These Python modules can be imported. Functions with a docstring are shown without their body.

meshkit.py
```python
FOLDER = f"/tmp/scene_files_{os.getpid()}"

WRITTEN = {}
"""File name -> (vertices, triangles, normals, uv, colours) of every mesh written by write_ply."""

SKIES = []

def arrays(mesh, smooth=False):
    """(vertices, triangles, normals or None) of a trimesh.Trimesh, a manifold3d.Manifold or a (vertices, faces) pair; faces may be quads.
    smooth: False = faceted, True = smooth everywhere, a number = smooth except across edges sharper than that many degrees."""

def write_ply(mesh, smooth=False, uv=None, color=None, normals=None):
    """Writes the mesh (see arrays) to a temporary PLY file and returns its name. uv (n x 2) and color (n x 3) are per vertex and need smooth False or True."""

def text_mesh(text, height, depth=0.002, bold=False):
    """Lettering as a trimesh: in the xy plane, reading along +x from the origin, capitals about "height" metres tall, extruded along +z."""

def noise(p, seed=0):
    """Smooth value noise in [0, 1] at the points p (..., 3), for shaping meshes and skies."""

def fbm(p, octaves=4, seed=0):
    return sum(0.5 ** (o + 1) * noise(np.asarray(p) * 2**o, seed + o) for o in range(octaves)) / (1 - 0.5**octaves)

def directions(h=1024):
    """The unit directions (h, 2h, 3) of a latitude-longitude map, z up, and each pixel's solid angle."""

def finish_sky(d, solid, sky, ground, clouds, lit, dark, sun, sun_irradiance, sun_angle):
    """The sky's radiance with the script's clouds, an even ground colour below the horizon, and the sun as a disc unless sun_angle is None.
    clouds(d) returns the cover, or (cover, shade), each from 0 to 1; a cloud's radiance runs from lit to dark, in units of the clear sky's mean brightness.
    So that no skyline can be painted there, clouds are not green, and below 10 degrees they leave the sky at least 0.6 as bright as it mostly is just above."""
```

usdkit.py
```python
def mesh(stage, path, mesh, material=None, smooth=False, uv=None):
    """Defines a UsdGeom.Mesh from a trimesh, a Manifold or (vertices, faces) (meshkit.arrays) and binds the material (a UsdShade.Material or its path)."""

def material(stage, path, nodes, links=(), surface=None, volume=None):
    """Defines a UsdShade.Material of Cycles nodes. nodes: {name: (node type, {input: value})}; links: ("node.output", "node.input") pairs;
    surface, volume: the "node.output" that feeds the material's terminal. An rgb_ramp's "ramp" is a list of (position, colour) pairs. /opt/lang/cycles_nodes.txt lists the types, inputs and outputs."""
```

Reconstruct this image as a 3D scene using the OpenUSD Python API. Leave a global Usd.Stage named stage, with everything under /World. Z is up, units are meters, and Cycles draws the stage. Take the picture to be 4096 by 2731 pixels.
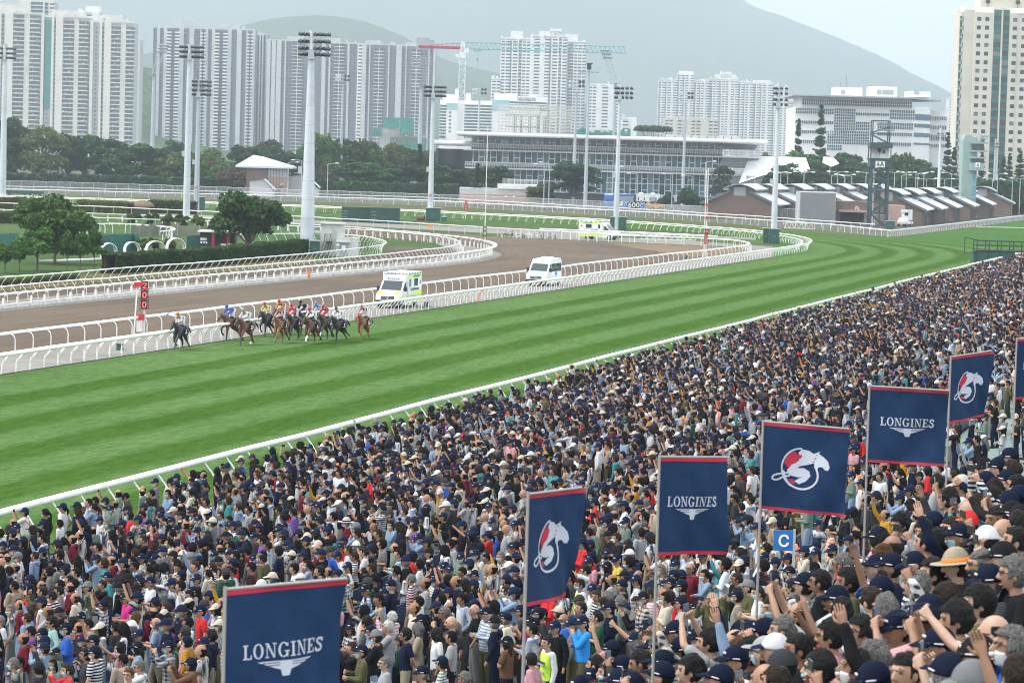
import math,random
import numpy as np,trimesh,usdkit,meshkit
import manifold3d as m3
from manifold3d import Manifold
from shapely.geometry import Polygon,box as sbox
from shapely.ops import unary_union
from pxr import Usd,UsdGeom,UsdLux,UsdShade,Gf,Sdf,Vt
stage=Usd.Stage.CreateInMemory()
UsdGeom.SetStageUpAxis(stage,'Z')
UsdGeom.SetStageMetersPerUnit(stage,1.0)
WORLD=UsdGeom.Xform.Define(stage,'/World')
stage.SetDefaultPrim(WORLD.GetPrim())
UsdGeom.Scope.Define(stage,'/World/Looks')
PI=math.pi
RNG=np.random.default_rng(7)
random.seed(7)
# -- camera
FPX,PW,PH,EYE_H,HORIZON,ROLL,YAW=12200.0,4096,2731,12.8,615.0,0.028,math.atan(0.2583)
PITCH=math.atan((PH/2-HORIZON)/FPX)
_f0=np.array([-math.sin(YAW),math.cos(YAW),0.0]);_r0=np.array([math.cos(YAW),math.sin(YAW),0.0]);_u0=np.array([0,0,1.0])
FWD=_f0*math.cos(PITCH)-_u0*math.sin(PITCH)
_up=_u0*math.cos(PITCH)+_f0*math.sin(PITCH)
CR=_r0*math.cos(ROLL)+_up*math.sin(ROLL)
CU=_up*math.cos(ROLL)-_r0*math.sin(ROLL)
EYE=np.array([0,0,EYE_H])
cam=UsdGeom.Camera.Define(stage,'/World/camera')
cam.AddTransformOp().Set(Gf.Matrix4d(*CR,0,*CU,0,*(-FWD),0,*EYE,1))
cam.CreateHorizontalApertureAttr(36.0)
cam.CreateVerticalApertureAttr(36.0*682/1024)
cam.CreateFocalLengthAttr(36.0*FPX/PW)
cam.CreateClippingRangeAttr(Gf.Vec2f(0.5,20000))
cam.CreateFStopAttr(7.1)
cam.CreateFocusDistanceAttr(130.0)
cam.CreateExposureAttr(1.65)
# -- sky and sun
SUN_EL,SUN_AZ=math.radians(56),math.radians(-115)
dome=UsdLux.DomeLight.Define(stage,'/World/sky')
usdkit.material(stage,'/World/Looks/sky',{
"tc":("texture_coordinate",{}),
"mp":("mapping",{"mapping_type":"point","scale":(1.0,1.0,2.6)}),
"n":("noise_texture",{"scale":2.2,"detail":6.0,"roughness":0.55}),
"r":("rgb_ramp",{"ramp":[(0.0,(0.80,0.80,0.80)),(0.45,(0.88,0.88,0.88)),(0.7,(0.97,0.97,0.97)),(1.0,(1,1,1))]}),
"sky":("sky_texture",{"sky_type":"single_scattering","sun_disc":False,"sun_elevation":SUN_EL,"sun_rotation":SUN_AZ,"altitude":20.0,"air_density":1.0,"aerosol_density":2.2}),
"cl":("mix",{"mix_type":"multiply","fac":1.0,"color1":(6.6,7.0,7.35)}),
"mix":("mix",{"mix_type":"mix","fac":0.9}),
"bg":("background_shader",{"strength":0.1}),
},[("tc.generated","mp.vector"),("mp.vector","n.vector"),("n.fac","r.fac"),("r.color","cl.color2"),("sky.color","mix.color1"),("cl.color","mix.color2"),("mix.color","bg.color")],surface="bg.background")
UsdShade.MaterialBindingAPI.Apply(dome.GetPrim()).Bind(UsdShade.Material.Get(stage,'/World/Looks/sky'))
dome.GetPrim().SetCustomDataByKey('label','pale overcast hazy sky above the hills')
dome.GetPrim().SetCustomDataByKey('category','sky');dome.GetPrim().SetCustomDataByKey('kind','structure')
sun=UsdLux.DistantLight.Define(stage,'/World/sun')
sun.CreateIntensityAttr(0.4);sun.CreateAngleAttr(24.0);sun.CreateNormalizeAttr(True);sun.CreateColorAttr(Gf.Vec3f(1,0.955,0.9))
_sd=np.array([math.cos(SUN_EL)*math.sin(SUN_AZ),math.cos(SUN_EL)*math.cos(SUN_AZ),math.sin(SUN_EL)])
_zx=np.cross([0,0,1.0],_sd);_zx/=np.linalg.norm(_zx);_zy=np.cross(_sd,_zx)
sun.AddTransformOp().Set(Gf.Matrix4d(*_zx,0,*_zy,0,*_sd,0,0,0,100,1))
# -- helpers
def ray(x,y):return FWD*FPX+CR*(x-PW/2)-CU*(y-PH/2)
def at(x,y,z=0.0):
 d=ray(x,y);return EYE+d*((z-EYE_H)/d[2])
def deep(x,y,dist):
 return EYE+ray(x,y)*(dist/FPX)
def depth_of(p):return float((np.asarray(p,float)-EYE)@FWD)
def on_plane(x,y,p0,n):
 d=ray(x,y);n=np.asarray(n,float);return EYE+d*(((np.asarray(p0,float)-EYE)@n)/(d@n))
_taken={}
def numbered(parent,name):
 k=(parent,name);n=_taken.get(k,0);_taken[k]=n+1
 return f'{parent}/{name}'+(f'_{n:03d}' if n else '')
def path_of(p):return '/World' if p is None else (p if isinstance(p,str) else str(p.GetPath()))
def tag(o,label=None,cat=None,group=None,kind=None):
 p=o if isinstance(o,Usd.Prim) else o.GetPrim()
 for k,v in (('label',label),('category',cat),('group',group),('kind',kind)):
  if v:p.SetCustomDataByKey(k,v)
 return p
def thing(name,label,cat,loc=(0,0,0),rz=0.0,group=None,scale=None,kind=None):
 x=UsdGeom.Xform.Define(stage,numbered('/World',name))
 x.AddTranslateOp().Set(Gf.Vec3d(*map(float,loc)))
 if rz:x.AddRotateZOp().Set(math.degrees(rz))
 if scale is not None:x.AddScaleOp().Set(Gf.Vec3f(*(map(float,scale) if np.ndim(scale) else [float(scale)]*3)))
 return tag(x,label,cat,group,kind)
def copy_of(src,name,label,cat,loc,rz=0.0,group=None,scale=None):
 x=UsdGeom.Xform.Define(stage,numbered('/World',name))
 x.GetPrim().GetReferences().AddInternalReference(src if isinstance(src,Sdf.Path) else src.GetPath())
 x.ClearXformOpOrder()
 for a in list(x.GetPrim().GetAuthoredPropertyNames()):pass
 x.AddTranslateOp(opSuffix='put').Set(Gf.Vec3d(*map(float,loc)))
 x.AddRotateZOp(opSuffix='put').Set(math.degrees(rz))
 x.AddScaleOp(opSuffix='put').Set(Gf.Vec3f(*(map(float,scale) if scale is not None and np.ndim(scale) else [float(scale or 1)]*3)))
 x.GetPrim().SetInstanceable(True)
 return tag(x,label,cat,group)
def smooth_normals(v,f,angle=None):
 n=np.zeros_like(v);fn=np.cross(v[f[:,1]]-v[f[:,0]],v[f[:,2]]-v[f[:,0]])
 for k in range(3):np.add.at(n,f[:,k],fn)
 l=np.linalg.norm(n,axis=1,keepdims=True)
 return np.where(l>1e-12,n/np.maximum(l,1e-12),[0,0,1.0])
def put_mesh(path,v,f,mat,smooth=False,colors=None,st=None):
 m=UsdGeom.Mesh.Define(stage,path)
 v=np.ascontiguousarray(v,np.float32);f=np.ascontiguousarray(f,np.int32)
 m.CreatePointsAttr(Vt.Vec3fArray.FromNumpy(v))
 m.CreateFaceVertexCountsAttr(Vt.IntArray.FromNumpy(np.full(len(f),f.shape[1],np.int32)))
 m.CreateFaceVertexIndicesAttr(Vt.IntArray.FromNumpy(f.ravel()))
 m.CreateSubdivisionSchemeAttr('none')
 m.CreateExtentAttr(Vt.Vec3fArray.FromNumpy(np.array([v.min(0),v.max(0)],np.float32)))
 if smooth:
  tri=f if f.shape[1]==3 else np.vstack([f[:,[0,1,2]],f[:,[0,2,3]]])
  m.CreateNormalsAttr(Vt.Vec3fArray.FromNumpy(smooth_normals(v.astype(float),tri).astype(np.float32)))
  m.SetNormalsInterpolation('vertex')
 if colors is not None:
  UsdGeom.PrimvarsAPI(m).CreatePrimvar('tint',Sdf.ValueTypeNames.Color3fArray,'vertex').Set(Vt.Vec3fArray.FromNumpy(np.asarray(colors,np.float32)))
 if st is not None:
  UsdGeom.PrimvarsAPI(m).CreatePrimvar('st',Sdf.ValueTypeNames.TexCoord2fArray,'vertex').Set(Vt.Vec2fArray.FromNumpy(np.asarray(st,np.float32)))
 if mat is not None:
  UsdShade.MaterialBindingAPI.Apply(m.GetPrim()).Bind(mat)
 return m
def unit(v):
 v=np.asarray(v,float);return v/max(np.linalg.norm(v),1e-12)
_BOXV=np.array([[x,y,z] for x in (-.5,.5) for y in (-.5,.5) for z in (-.5,.5)])
_BOXF=np.array([[0,1,3],[0,3,2],[4,6,7],[4,7,5],[0,4,5],[0,5,1],[2,3,7],[2,7,6],[0,2,6],[0,6,4],[1,5,7],[1,7,3]])
class MB:
 """collects shapes that become one mesh"""
 def __init__(s):s.v,s.f,s.n=[],[],0
 def add(s,v,f):
  v=np.asarray(v,float);f=np.asarray(f,int)
  if f.shape[1]==4:f=np.vstack([f[:,[0,1,2]],f[:,[0,2,3]]])
  s.v.append(v);s.f.append(f+s.n);s.n+=len(v);return s
 def tri(s,m):return s.add(m.vertices,m.faces)
 def mani(s,m):
  k=m.to_mesh();return s.add(k.vert_properties[:,:3],k.tri_verts)
 def box(s,c,size,rz=0.0):
  v=_BOXV*np.asarray(size,float)
  if rz:cz,sz=math.cos(rz),math.sin(rz);v=v@np.array([[cz,sz,0],[-sz,cz,0],[0,0,1]])
  return s.add(v+np.asarray(c,float),_BOXF)
 def span(s,a,b):
  a,b=np.minimum(a,b),np.maximum(a,b);return s.box((a+b)/2,b-a)
 def bar(s,a,b,w,h=None,up=(0,0,1)):
  a,b=np.asarray(a,float),np.asarray(b,float);t=unit(b-a);h=w if h is None else h
  u=np.asarray(up,float)
  if abs(t@u)>0.99:u=np.array([0,1.0,0])
  x=unit(np.cross(t,u));z=np.cross(x,t);L=np.linalg.norm(b-a)
  v=_BOXV*[w,L,h]
  return s.add(v[:,:1]*x+v[:,1:2]*t+v[:,2:]*z+(a+b)/2,_BOXF)
 def tube(s,pts,r,sides=6,closed=False,caps=True):
  p=np.asarray(pts,float);n=len(p);r=np.broadcast_to(r,(n,)).astype(float)
  t=np.gradient(p,axis=0)
  if closed:t=np.roll(p,-1,0)-np.roll(p,1,0)
  t/=np.linalg.norm(t,axis=1,keepdims=True)+1e-12
  ref=np.where(np.abs(t[:,2:3])<0.93,[[0,0,1.0]],[[0,1.0,0]])
  a=np.cross(t,ref);a/=np.linalg.norm(a,axis=1,keepdims=True)+1e-12;b=np.cross(t,a)
  ang=np.arange(sides)*2*PI/sides
  v=(p[:,None]+r[:,None,None]*(np.cos(ang)[None,:,None]*a[:,None]+np.sin(ang)[None,:,None]*b[:,None])).reshape(-1,3)
  m=n if closed else n-1
  i,j=np.meshgrid(np.arange(m),np.arange(sides),indexing='ij');i2=(i+1)%n
  q=np.stack([i*sides+j,i2*sides+j,i2*sides+(j+1)%sides,i*sides+(j+1)%sides],-1).reshape(-1,4)
  s.add(v,q)
  if caps and not closed:
   base=s.n-len(v)
   for e,flip in ((0,1),(n-1,0)):
    ids=base+e*sides+np.arange(sides)
    tri=np.array([[ids[0],ids[k],ids[k+1]] for k in range(1,sides-1)])
    s.f.append(tri[:,::-1] if flip else tri)
  return s
 def cyl(s,a,b,r,r2=None,sides=12):return s.tube([a,b],[r,r if r2 is None else r2],sides)
 def strip(s,A,B):
  A,B=np.asarray(A,float),np.asarray(B,float);n=len(A);i=np.arange(n-1)
  return s.add(np.vstack([A,B]),np.stack([i,i+1,n+i+1,n+i],1))
 def prism(s,poly,z0,z1):
  g=Polygon(poly) if not hasattr(poly,'geom_type') else poly
  for q in getattr(g,'geoms',[g]):
   m=trimesh.creation.extrude_polygon(q,z1-z0,engine='earcut');m.apply_translation([0,0,z0]);s.tri(m)
  return s
 def lathe(s,prof,c=(0,0,0),sides=16):
  p=np.asarray(prof,float);ang=np.arange(sides)*2*PI/sides;n=len(p)
  v=np.stack([np.outer(p[:,0],np.cos(ang)),np.outer(p[:,0],np.sin(ang)),np.repeat(p[:,1:2],sides,1)],-1).reshape(-1,3)+np.asarray(c,float)
  i,j=np.meshgrid(np.arange(n-1),np.arange(sides),indexing='ij')
  return s.add(v,np.stack([i*sides+j,i*sides+(j+1)%sides,(i+1)*sides+(j+1)%sides,(i+1)*sides+j],-1).reshape(-1,4))
 def ball(s,c,r,sub=2):
  m=trimesh.creation.icosphere(sub,1.0);return s.add(m.vertices*np.asarray(r,float)+np.asarray(c,float),m.faces)
 def arrays(s):return np.vstack(s.v),np.vstack(s.f)
 def move(s,M=None,off=(0,0,0)):
  s.v=[(v if M is None else v@np.asarray(M).T)+np.asarray(off,float) for v in s.v];return s
 def build(s,name,mat,parent=None,smooth=False,**kw):
  v,f=s.arrays()
  return put_mesh(numbered(path_of(parent),name),v,f,mat,smooth,**kw).GetPrim()
def rotz(a):c,s=math.cos(a),math.sin(a);return np.array([[c,-s,0],[s,c,0],[0,0,1.0]])
def rotx(a):c,s=math.cos(a),math.sin(a);return np.array([[1,0,0],[0,c,-s],[0,s,c]])
def roty(a):c,s=math.cos(a),math.sin(a);return np.array([[c,0,s],[0,1,0],[-s,0,c]])
MATS={}
def mat(name,nodes,links,surface="p.BSDF",**kw):
 MATS[name]=usdkit.material(stage,f'/World/Looks/{name}',nodes,links,surface=surface,**kw);return MATS[name]
def paint(name,col,rough=0.6,var=0.12,scale=3.0,metal=0.0,spec=0.5,dirt=None,bump=0.0):
 """one colour with soft wear in it"""
 if name in MATS:return MATS[name]
 c=np.array(col,float);d=np.array(dirt if dirt is not None else c*(1-2.2*var),float)
 nodes={"g":("texture_coordinate",{}),"n":("noise_texture",{"scale":scale,"detail":5.0,"roughness":0.62}),
 "r":("rgb_ramp",{"ramp":[(0.25,tuple(d)),(0.5,tuple(c)),(0.8,tuple(np.clip(c*(1+var),0,1)))]}),
 "p":("principled_bsdf",{"roughness":rough,"metallic":metal,"specular_ior_level":spec})}
 links=[("g.object","n.vector"),("n.fac","r.fac"),("r.color","p.base_color")]
 if bump:
  nodes["b"]=("bump",{"strength":0.5,"distance":bump});links+=[("n.fac","b.height"),("b.normal","p.normal")]
 return mat(name,nodes,links)
def plain(name,col,rough=0.6,metal=0.0,spec=0.5):
 if name in MATS:return MATS[name]
 return mat(name,{"p":("principled_bsdf",{"base_color":tuple(col),"roughness":rough,"metallic":metal,"specular_ior_level":spec})},[])
 # -- materials of the setting
WHITE=paint('white_rail_paint',(0.80,0.80,0.78),0.38,0.03,1.5,dirt=(0.66,0.65,0.62))
DWHITE=paint('weathered_white_paint',(0.70,0.69,0.65),0.55,0.06,1.2,dirt=(0.45,0.42,0.37))
def striped(name,dark,light,lane0,period,rough=0.95):
 dark,light=tuple(np.array(dark)*.51),tuple(np.array(light)*.53)
 return mat(name,{
 "a":("attribute",{"attribute":"st"}),"s":("separate_xyz",{}),"g":("geometry",{}),
 "n1":("noise_texture",{"scale":0.55,"detail":3.0,"roughness":0.6}),
 "wob":("math",{"math_type":"multiply_add","value2":0.9,"value3":-0.45-lane0}),
 "add":("math",{"math_type":"add"}),"div":("math",{"math_type":"divide","value2":period}),"fr":("math",{"math_type":"fraction"}),
 "sr":("rgb_ramp",{"ramp":[(0.0,(.4,.4,.4)),(0.10,(1,1,1)),(0.42,(.9,.9,.9)),(0.58,(0.08,0.08,0.08)),(0.9,(0.0,0.0,0.0)),(1.0,(.4,.4,.4))]}),
 "gt":("math",{"math_type":"greater_than","value2":0.0}),"mul":("math",{"math_type":"multiply"}),
 "mp":("mapping",{"mapping_type":"point","scale":(1.0,0.22,1.0)}),
 "n2":("noise_texture",{"scale":2.6,"detail":6.0,"roughness":0.75}),"n3":("noise_texture",{"scale":0.07,"detail":4.0,"roughness":0.6}),
 "n4":("noise_texture",{"scale":18.0,"detail":3.0,"roughness":0.7}),
 "f":("math",{"math_type":"multiply_add","value2":0.95,"value3":0.0}),
 "base":("mix",{"mix_type":"mix","color1":light,"color2":dark}),
 "r2":("rgb_ramp",{"ramp":[(0.3,(0.60,0.66,0.56)),(0.5,(1,1,1)),(0.72,(1.42,1.30,1.35))]}),
 "r3":("rgb_ramp",{"ramp":[(0.3,(0.86,0.9,0.8)),(0.5,(1,1,1)),(0.72,(1.16,1.08,1.1))]}),
 "r4":("rgb_ramp",{"ramp":[(0.3,(0.72,0.75,0.7)),(0.5,(1,1,1)),(0.7,(1.25,1.2,1.2))]}),
 "m2":("mix",{"mix_type":"multiply","fac":0.95}),"m3":("mix",{"mix_type":"multiply","fac":1.0}),"m4":("mix",{"mix_type":"multiply","fac":0.9}),
 "b":("bump",{"strength":0.6,"distance":0.05}),"p":("principled_bsdf",{"roughness":rough,"specular_ior_level":0.0}),
 },[("a.vector","s.vector"),("g.position","n1.vector"),("n1.fac","wob.value1"),("s.x","add.value1"),("wob.value","add.value2"),("add.value","div.value1"),("div.value","fr.value1"),
 ("fr.value","sr.fac"),("add.value","gt.value1"),("sr.color","mul.value1"),("gt.value","mul.value2"),("mul.value","f.value1"),("f.value","base.fac"),
 ("g.position","mp.vector"),("mp.vector","n2.vector"),("g.position","n3.vector"),("g.position","n4.vector"),
 ("n2.fac","r2.fac"),("n3.fac","r3.fac"),("n4.fac","r4.fac"),("base.color","m2.color1"),("r2.color","m2.color2"),("m2.color","m3.color1"),("r3.color","m3.color2"),
 ("m3.color","m4.color1"),("r4.color","m4.color2"),("m4.color","p.base_color"),("n2.fac","b.height"),("b.normal","p.normal")])
TURF=striped('mown_turf',(0.072,0.162,0.026),(0.138,0.245,0.082),6.2,6.05)
CHUTE=striped('far_turf',(0.075,0.185,0.042),(0.095,0.21,0.058),2.0,9.0)
def ground_mat(name,cols,s1=0.05,s2=0.8,s3=9.0,stretch=(1,1,1),rough=0.95,att=False,bump=0.03):
 a,b,c=(tuple(np.array(q)*.47) for q in cols)
 nodes={"g":("attribute",{"attribute":"st"}) if att else ("geometry",{}),"gp":("geometry",{}),"mp":("mapping",{"mapping_type":"point","scale":stretch}),
 "n1":("noise_texture",{"scale":s1,"detail":5.0,"roughness":0.6,"distortion":0.3}),"n2":("noise_texture",{"scale":s2,"detail":6.0,"roughness":0.65}),"n3":("noise_texture",{"scale":s3,"detail":3.0,"roughness":0.6}),
 "r1":("rgb_ramp",{"ramp":[(0.3,a),(0.52,b),(0.72,c)]}),"r2":("rgb_ramp",{"ramp":[(0.25,(0.66,0.64,0.62)),(0.5,(1,1,1)),(0.75,(1.2,1.18,1.16))]}),
 "r3":("rgb_ramp",{"ramp":[(0.3,(0.84,0.84,0.84)),(0.5,(1,1,1)),(0.7,(1.1,1.1,1.1))]}),
 "m":("mix",{"mix_type":"multiply","fac":0.8}),"m2":("mix",{"mix_type":"multiply","fac":0.8}),"b":("bump",{"strength":0.5,"distance":bump}),"p":("principled_bsdf",{"roughness":rough,"specular_ior_level":0.05})}
 return mat(name,nodes,[("g.vector" if att else "g.position","mp.vector"),("gp.position","n1.vector"),("mp.vector","n2.vector"),("gp.position","n3.vector"),("n1.fac","r1.fac"),("n2.fac","r2.fac"),("n3.fac","r3.fac"),
 ("r1.color","m.color1"),("r2.color","m.color2"),("m.color","m2.color1"),("r3.color","m2.color2"),("m2.color","p.base_color"),("n2.fac","b.height"),("b.normal","p.normal")])
DIRT=ground_mat('track_dirt',((0.19,0.142,0.105),(0.235,0.18,0.135),(0.275,0.212,0.16)),0.03,0.9,6.0,(1.0,0.035,1.0),att=True)
DIRT2=ground_mat('training_dirt',((0.16,0.122,0.094),(0.20,0.155,0.122),(0.25,0.192,0.148)),0.05,1.1,6.0,(1.0,0.03,1.0),att=True)
SAND=ground_mat('raked_sand',((0.30,0.21,0.14),(0.36,0.25,0.17),(0.40,0.29,0.20)),0.12,0.7,3.0,(0.4,1.2,1))
GROUND=ground_mat('far_ground',((0.16,0.17,0.12),(0.22,0.22,0.18),(0.27,0.26,0.22)),0.01,0.08,0.9)
CONCRETE=ground_mat('pale_concrete',((0.36,0.335,0.30),(0.43,0.405,0.37),(0.48,0.455,0.42)),0.08,0.5,5.0,rough=0.85,bump=0.004)
ASPHALT=ground_mat('yard_asphalt',((0.13,0.13,0.13),(0.17,0.17,0.165),(0.22,0.215,0.21)),0.04,0.4,4.0,rough=0.85,bump=0.004)
LAWN=ground_mat('infield_lawn',((0.075,0.15,0.035),(0.10,0.185,0.05),(0.17,0.20,0.07)),0.035,0.5,4.0)
VERGE=ground_mat('olive_verge_grass',((0.12,0.155,0.04),(0.15,0.18,0.055),(0.22,0.19,0.085)),0.03,0.5,4.0)
DRYGRASS=ground_mat('dry_grass',((0.15,0.16,0.055),(0.24,0.19,0.085),(0.33,0.23,0.12)),0.09,0.7,5.0)
APRON=ground_mat('apron_concrete',((0.16,0.17,0.165),(0.21,0.23,0.22),(0.27,0.30,0.285)),0.12,0.9,7.0,rough=0.8,bump=0.004)
TEAL_FLOOR=ground_mat('painted_walkway',((0.27,0.36,0.33),(0.34,0.44,0.405),(0.40,0.50,0.465)),0.2,1.1,7.0,rough=0.7,bump=0.003)
# -- ground, tracks
def struct(name,mb,m,label=None,**kw):
 p=mb.build(name,m,**kw);tag(p,label,'ground',None,'structure');return p
def resample(P,n):
 P=np.asarray(P,float);d=np.r_[0,np.cumsum(np.linalg.norm(np.diff(P,axis=0),axis=1))]
 t=np.linspace(0,d[-1],n);return np.stack([np.interp(t,d,P[:,k]) for k in range(P.shape[1])],1)
def smooth_line(P,it=3):
 P=np.asarray(P,float)
 for _ in range(it):
  Q=np.empty((2*len(P)-2,P.shape[1]));Q[0::2]=P[:-1]*.75+P[1:]*.25;Q[1::2]=P[:-1]*.25+P[1:]*.75
  P=np.vstack([P[:1],Q,P[-1:]])
 return P
def flat(P,z):P=np.asarray(P,float)[:,:2];return np.c_[P,np.full(len(P),z)]
def px_line(pts,z=0.0):return np.array([at(x,y,z)[:2] for x,y in pts])
def sheet(name,inner,outer,z,m,lanes=8,label=None):
 n=140;A,B=resample(inner,n),resample(outer,n);V,ST,w=[],[],np.linalg.norm(A-B,axis=1).mean()
 along=np.r_[0,np.cumsum(np.linalg.norm(np.diff((A+B)/2,axis=0),axis=1))]
 for k in range(lanes+1):
  t=k/lanes;V.append(flat(A+(B-A)*t,z));ST.append(np.c_[np.full(n,t*w),along])
 i,j=np.meshgrid(np.arange(lanes),np.arange(n-1),indexing='ij')
 q=np.stack([i*n+j,i*n+j+1,(i+1)*n+j+1,(i+1)*n+j],-1).reshape(-1,4)
 v=np.vstack(V);f=np.vstack([q[:,[0,1,2]],q[:,[0,2,3]]])
 c=np.cross(v[f[0,1]]-v[f[0,0]],v[f[0,2]]-v[f[0,0]])
 if c[2]<0:f=f[:,::-1]
 mb=MB();mb.add(v,f);return struct(name,mb,m,label,st=np.vstack(ST))
def poly_sheet(name,pts,z,m,label=None):
 mb=MB();t=trimesh.creation.triangulate_polygon(Polygon(pts),engine='earcut');v=np.c_[t[0],np.full(len(t[0]),z)];f=t[1]
 c=np.cross(v[f[:,1]]-v[f[:,0]],v[f[:,2]]-v[f[:,0]]);f=np.where(c[:,2:]<0,f[:,::-1],f);mb.add(v,f);return struct(name,mb,m,label)
g=MB();g.strip([(-9000,-600,-0.06),(-9000,15000,-0.06)],[(9000,-600,-0.06),(9000,15000,-0.06)]);g.f=[f[:,::-1] for f in g.f];struct('ground',g,GROUND,'open ground of the racecourse and the town behind')
TC,TR=np.array([-235.0,420.0]),167.0
def bend(r,a0=0.0,a1=PI,n=60):a=np.linspace(a0,a1,n);return np.c_[TC[0]+r*np.cos(a),TC[1]+r*np.sin(a)]
TURF_IN=np.vstack([[(-68.0,40.0)],[(-68.0,y) for y in np.linspace(80,415,30)],bend(TR),[(-402,300)]])
TURF_OUT=np.vstack([[(-37.6,40.0)],[(-37.6,y) for y in np.linspace(80,415,30)],bend(TR+30.4),[(-432.4,300)]])
sheet('turf_track',TURF_IN,TURF_OUT,0.03,TURF,12,'striped green turf race track')
poly_sheet('turf_chute',[(-68,400),(-37,400),(-34,800),(-30,1500),(-60,1500),(-66,760),(-69.5,540),(-79,545),(-85,500)],0.015,CHUTE,'green turf straight beyond the bend')
OUT_RAIL_PX=[(3562,923),(3330,899),(3085,883),(2821,864),(2472,843),(2000,819),(1708,801),(1000,781),(245,763),(-250,752)]
OUT_RAIL=smooth_line(px_line(OUT_RAIL_PX,1.2),2)
poly_sheet('verge',np.vstack([OUT_RAIL,px_line([(-250,800)]),bend(TR+29,1.9,0.25)]),0.008,VERGE,'olive grass verge inside the outer rail')
poly_sheet('infield_lawn',np.vstack([[(-66,130),(-66,420)],bend(TR+1,0,PI,40),[(-402,200),(-250,130)]]),-0.02,LAWN,'green lawn inside the course')
R2=smooth_line([(-75,120),(-75,200),(-75,300),(-74.6,360),(-73.4,398),(-74.2,420),(-78.2,434),(-84,441.5),(-92,442),(-100,441)],3)
R3=smooth_line(np.vstack([[(-94.5,150),(-94.5,210),(-94.5,290),(-93.6,338),(-96.8,368),(-106,395),(-120.7,417),(-140,438)],px_line([(1146,893),(842,872),(550,859),(330,852),(14,838),(-300,825)],1.2)]),3)
R4=smooth_line(np.vstack([[(-99.5,160),(-99.3,220),(-99.0,290),(-99.6,342),(-103.0,374),(-112.5,400),(-122,414),(-136,426)],px_line([(1100,899),(842,884),(510,876),(311,866),(14,856),(-300,845)],1.2)]),3)
R5=smooth_line(np.vstack([[(-106,170),(-106,240),(-105.4,305),(-107.6,346),(-110.5,366),(-119.5,388),(-128.5,399)],px_line([(1100,935),(960,938)],1.2)]),3)
BACK_DIRT=px_line([(2990,1000),(2800,990),(2500,972),(2410,968),(2236,957),(2000,949),(1736,928),(1500,917),(1140,899),(842,881),(550,868),(330,861),(14,850),(-300,838)])
D_OUT=np.vstack([[(-75.6,120),(-75.6,200),(-75.6,300),(-75.4,360),(-75.4,398)],BACK_DIRT])
D_IN=np.vstack([[(-94.0,120),(-94.0,180),(-94.0,270),(-93.5,315),(-93.4,342),(-97,369),(-104,390),(-113,406),(-121,417),(-140,436)],px_line([(1350,912),(1146,903),(842,883),(550,870),(330,863),(14,852),(-300,840)])])
sheet('dirt_track',smooth_line(D_IN,1),smooth_line(D_OUT,1),0.006,DIRT,8,'brown dirt race track')
sheet('training_track',R5,resample(R4,300)[:int(300*0.66)],-0.004,DIRT2,6,'inner brown dirt training track')
poly_sheet('sand_patch',px_line([(2430,972),(2600,975),(2900,990),(2985,998),(3000,1008),(2900,1018),(2750,1030),(2620,1005),(2520,990)]),0.018,SAND,'raked sandy patch at the end of the dirt track')
poly_sheet('service_path',[(-75.2,100),(-68.5,100),(-68.5,425),(-72,445),(-80,455),(-95,470),(-110,475),(-120,470),(-112,452),(-95,447),(-80,442),(-73.6,420),(-74.2,400),(-75.2,360)],0.012,CONCRETE,'pale concrete service path between the rails')
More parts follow.
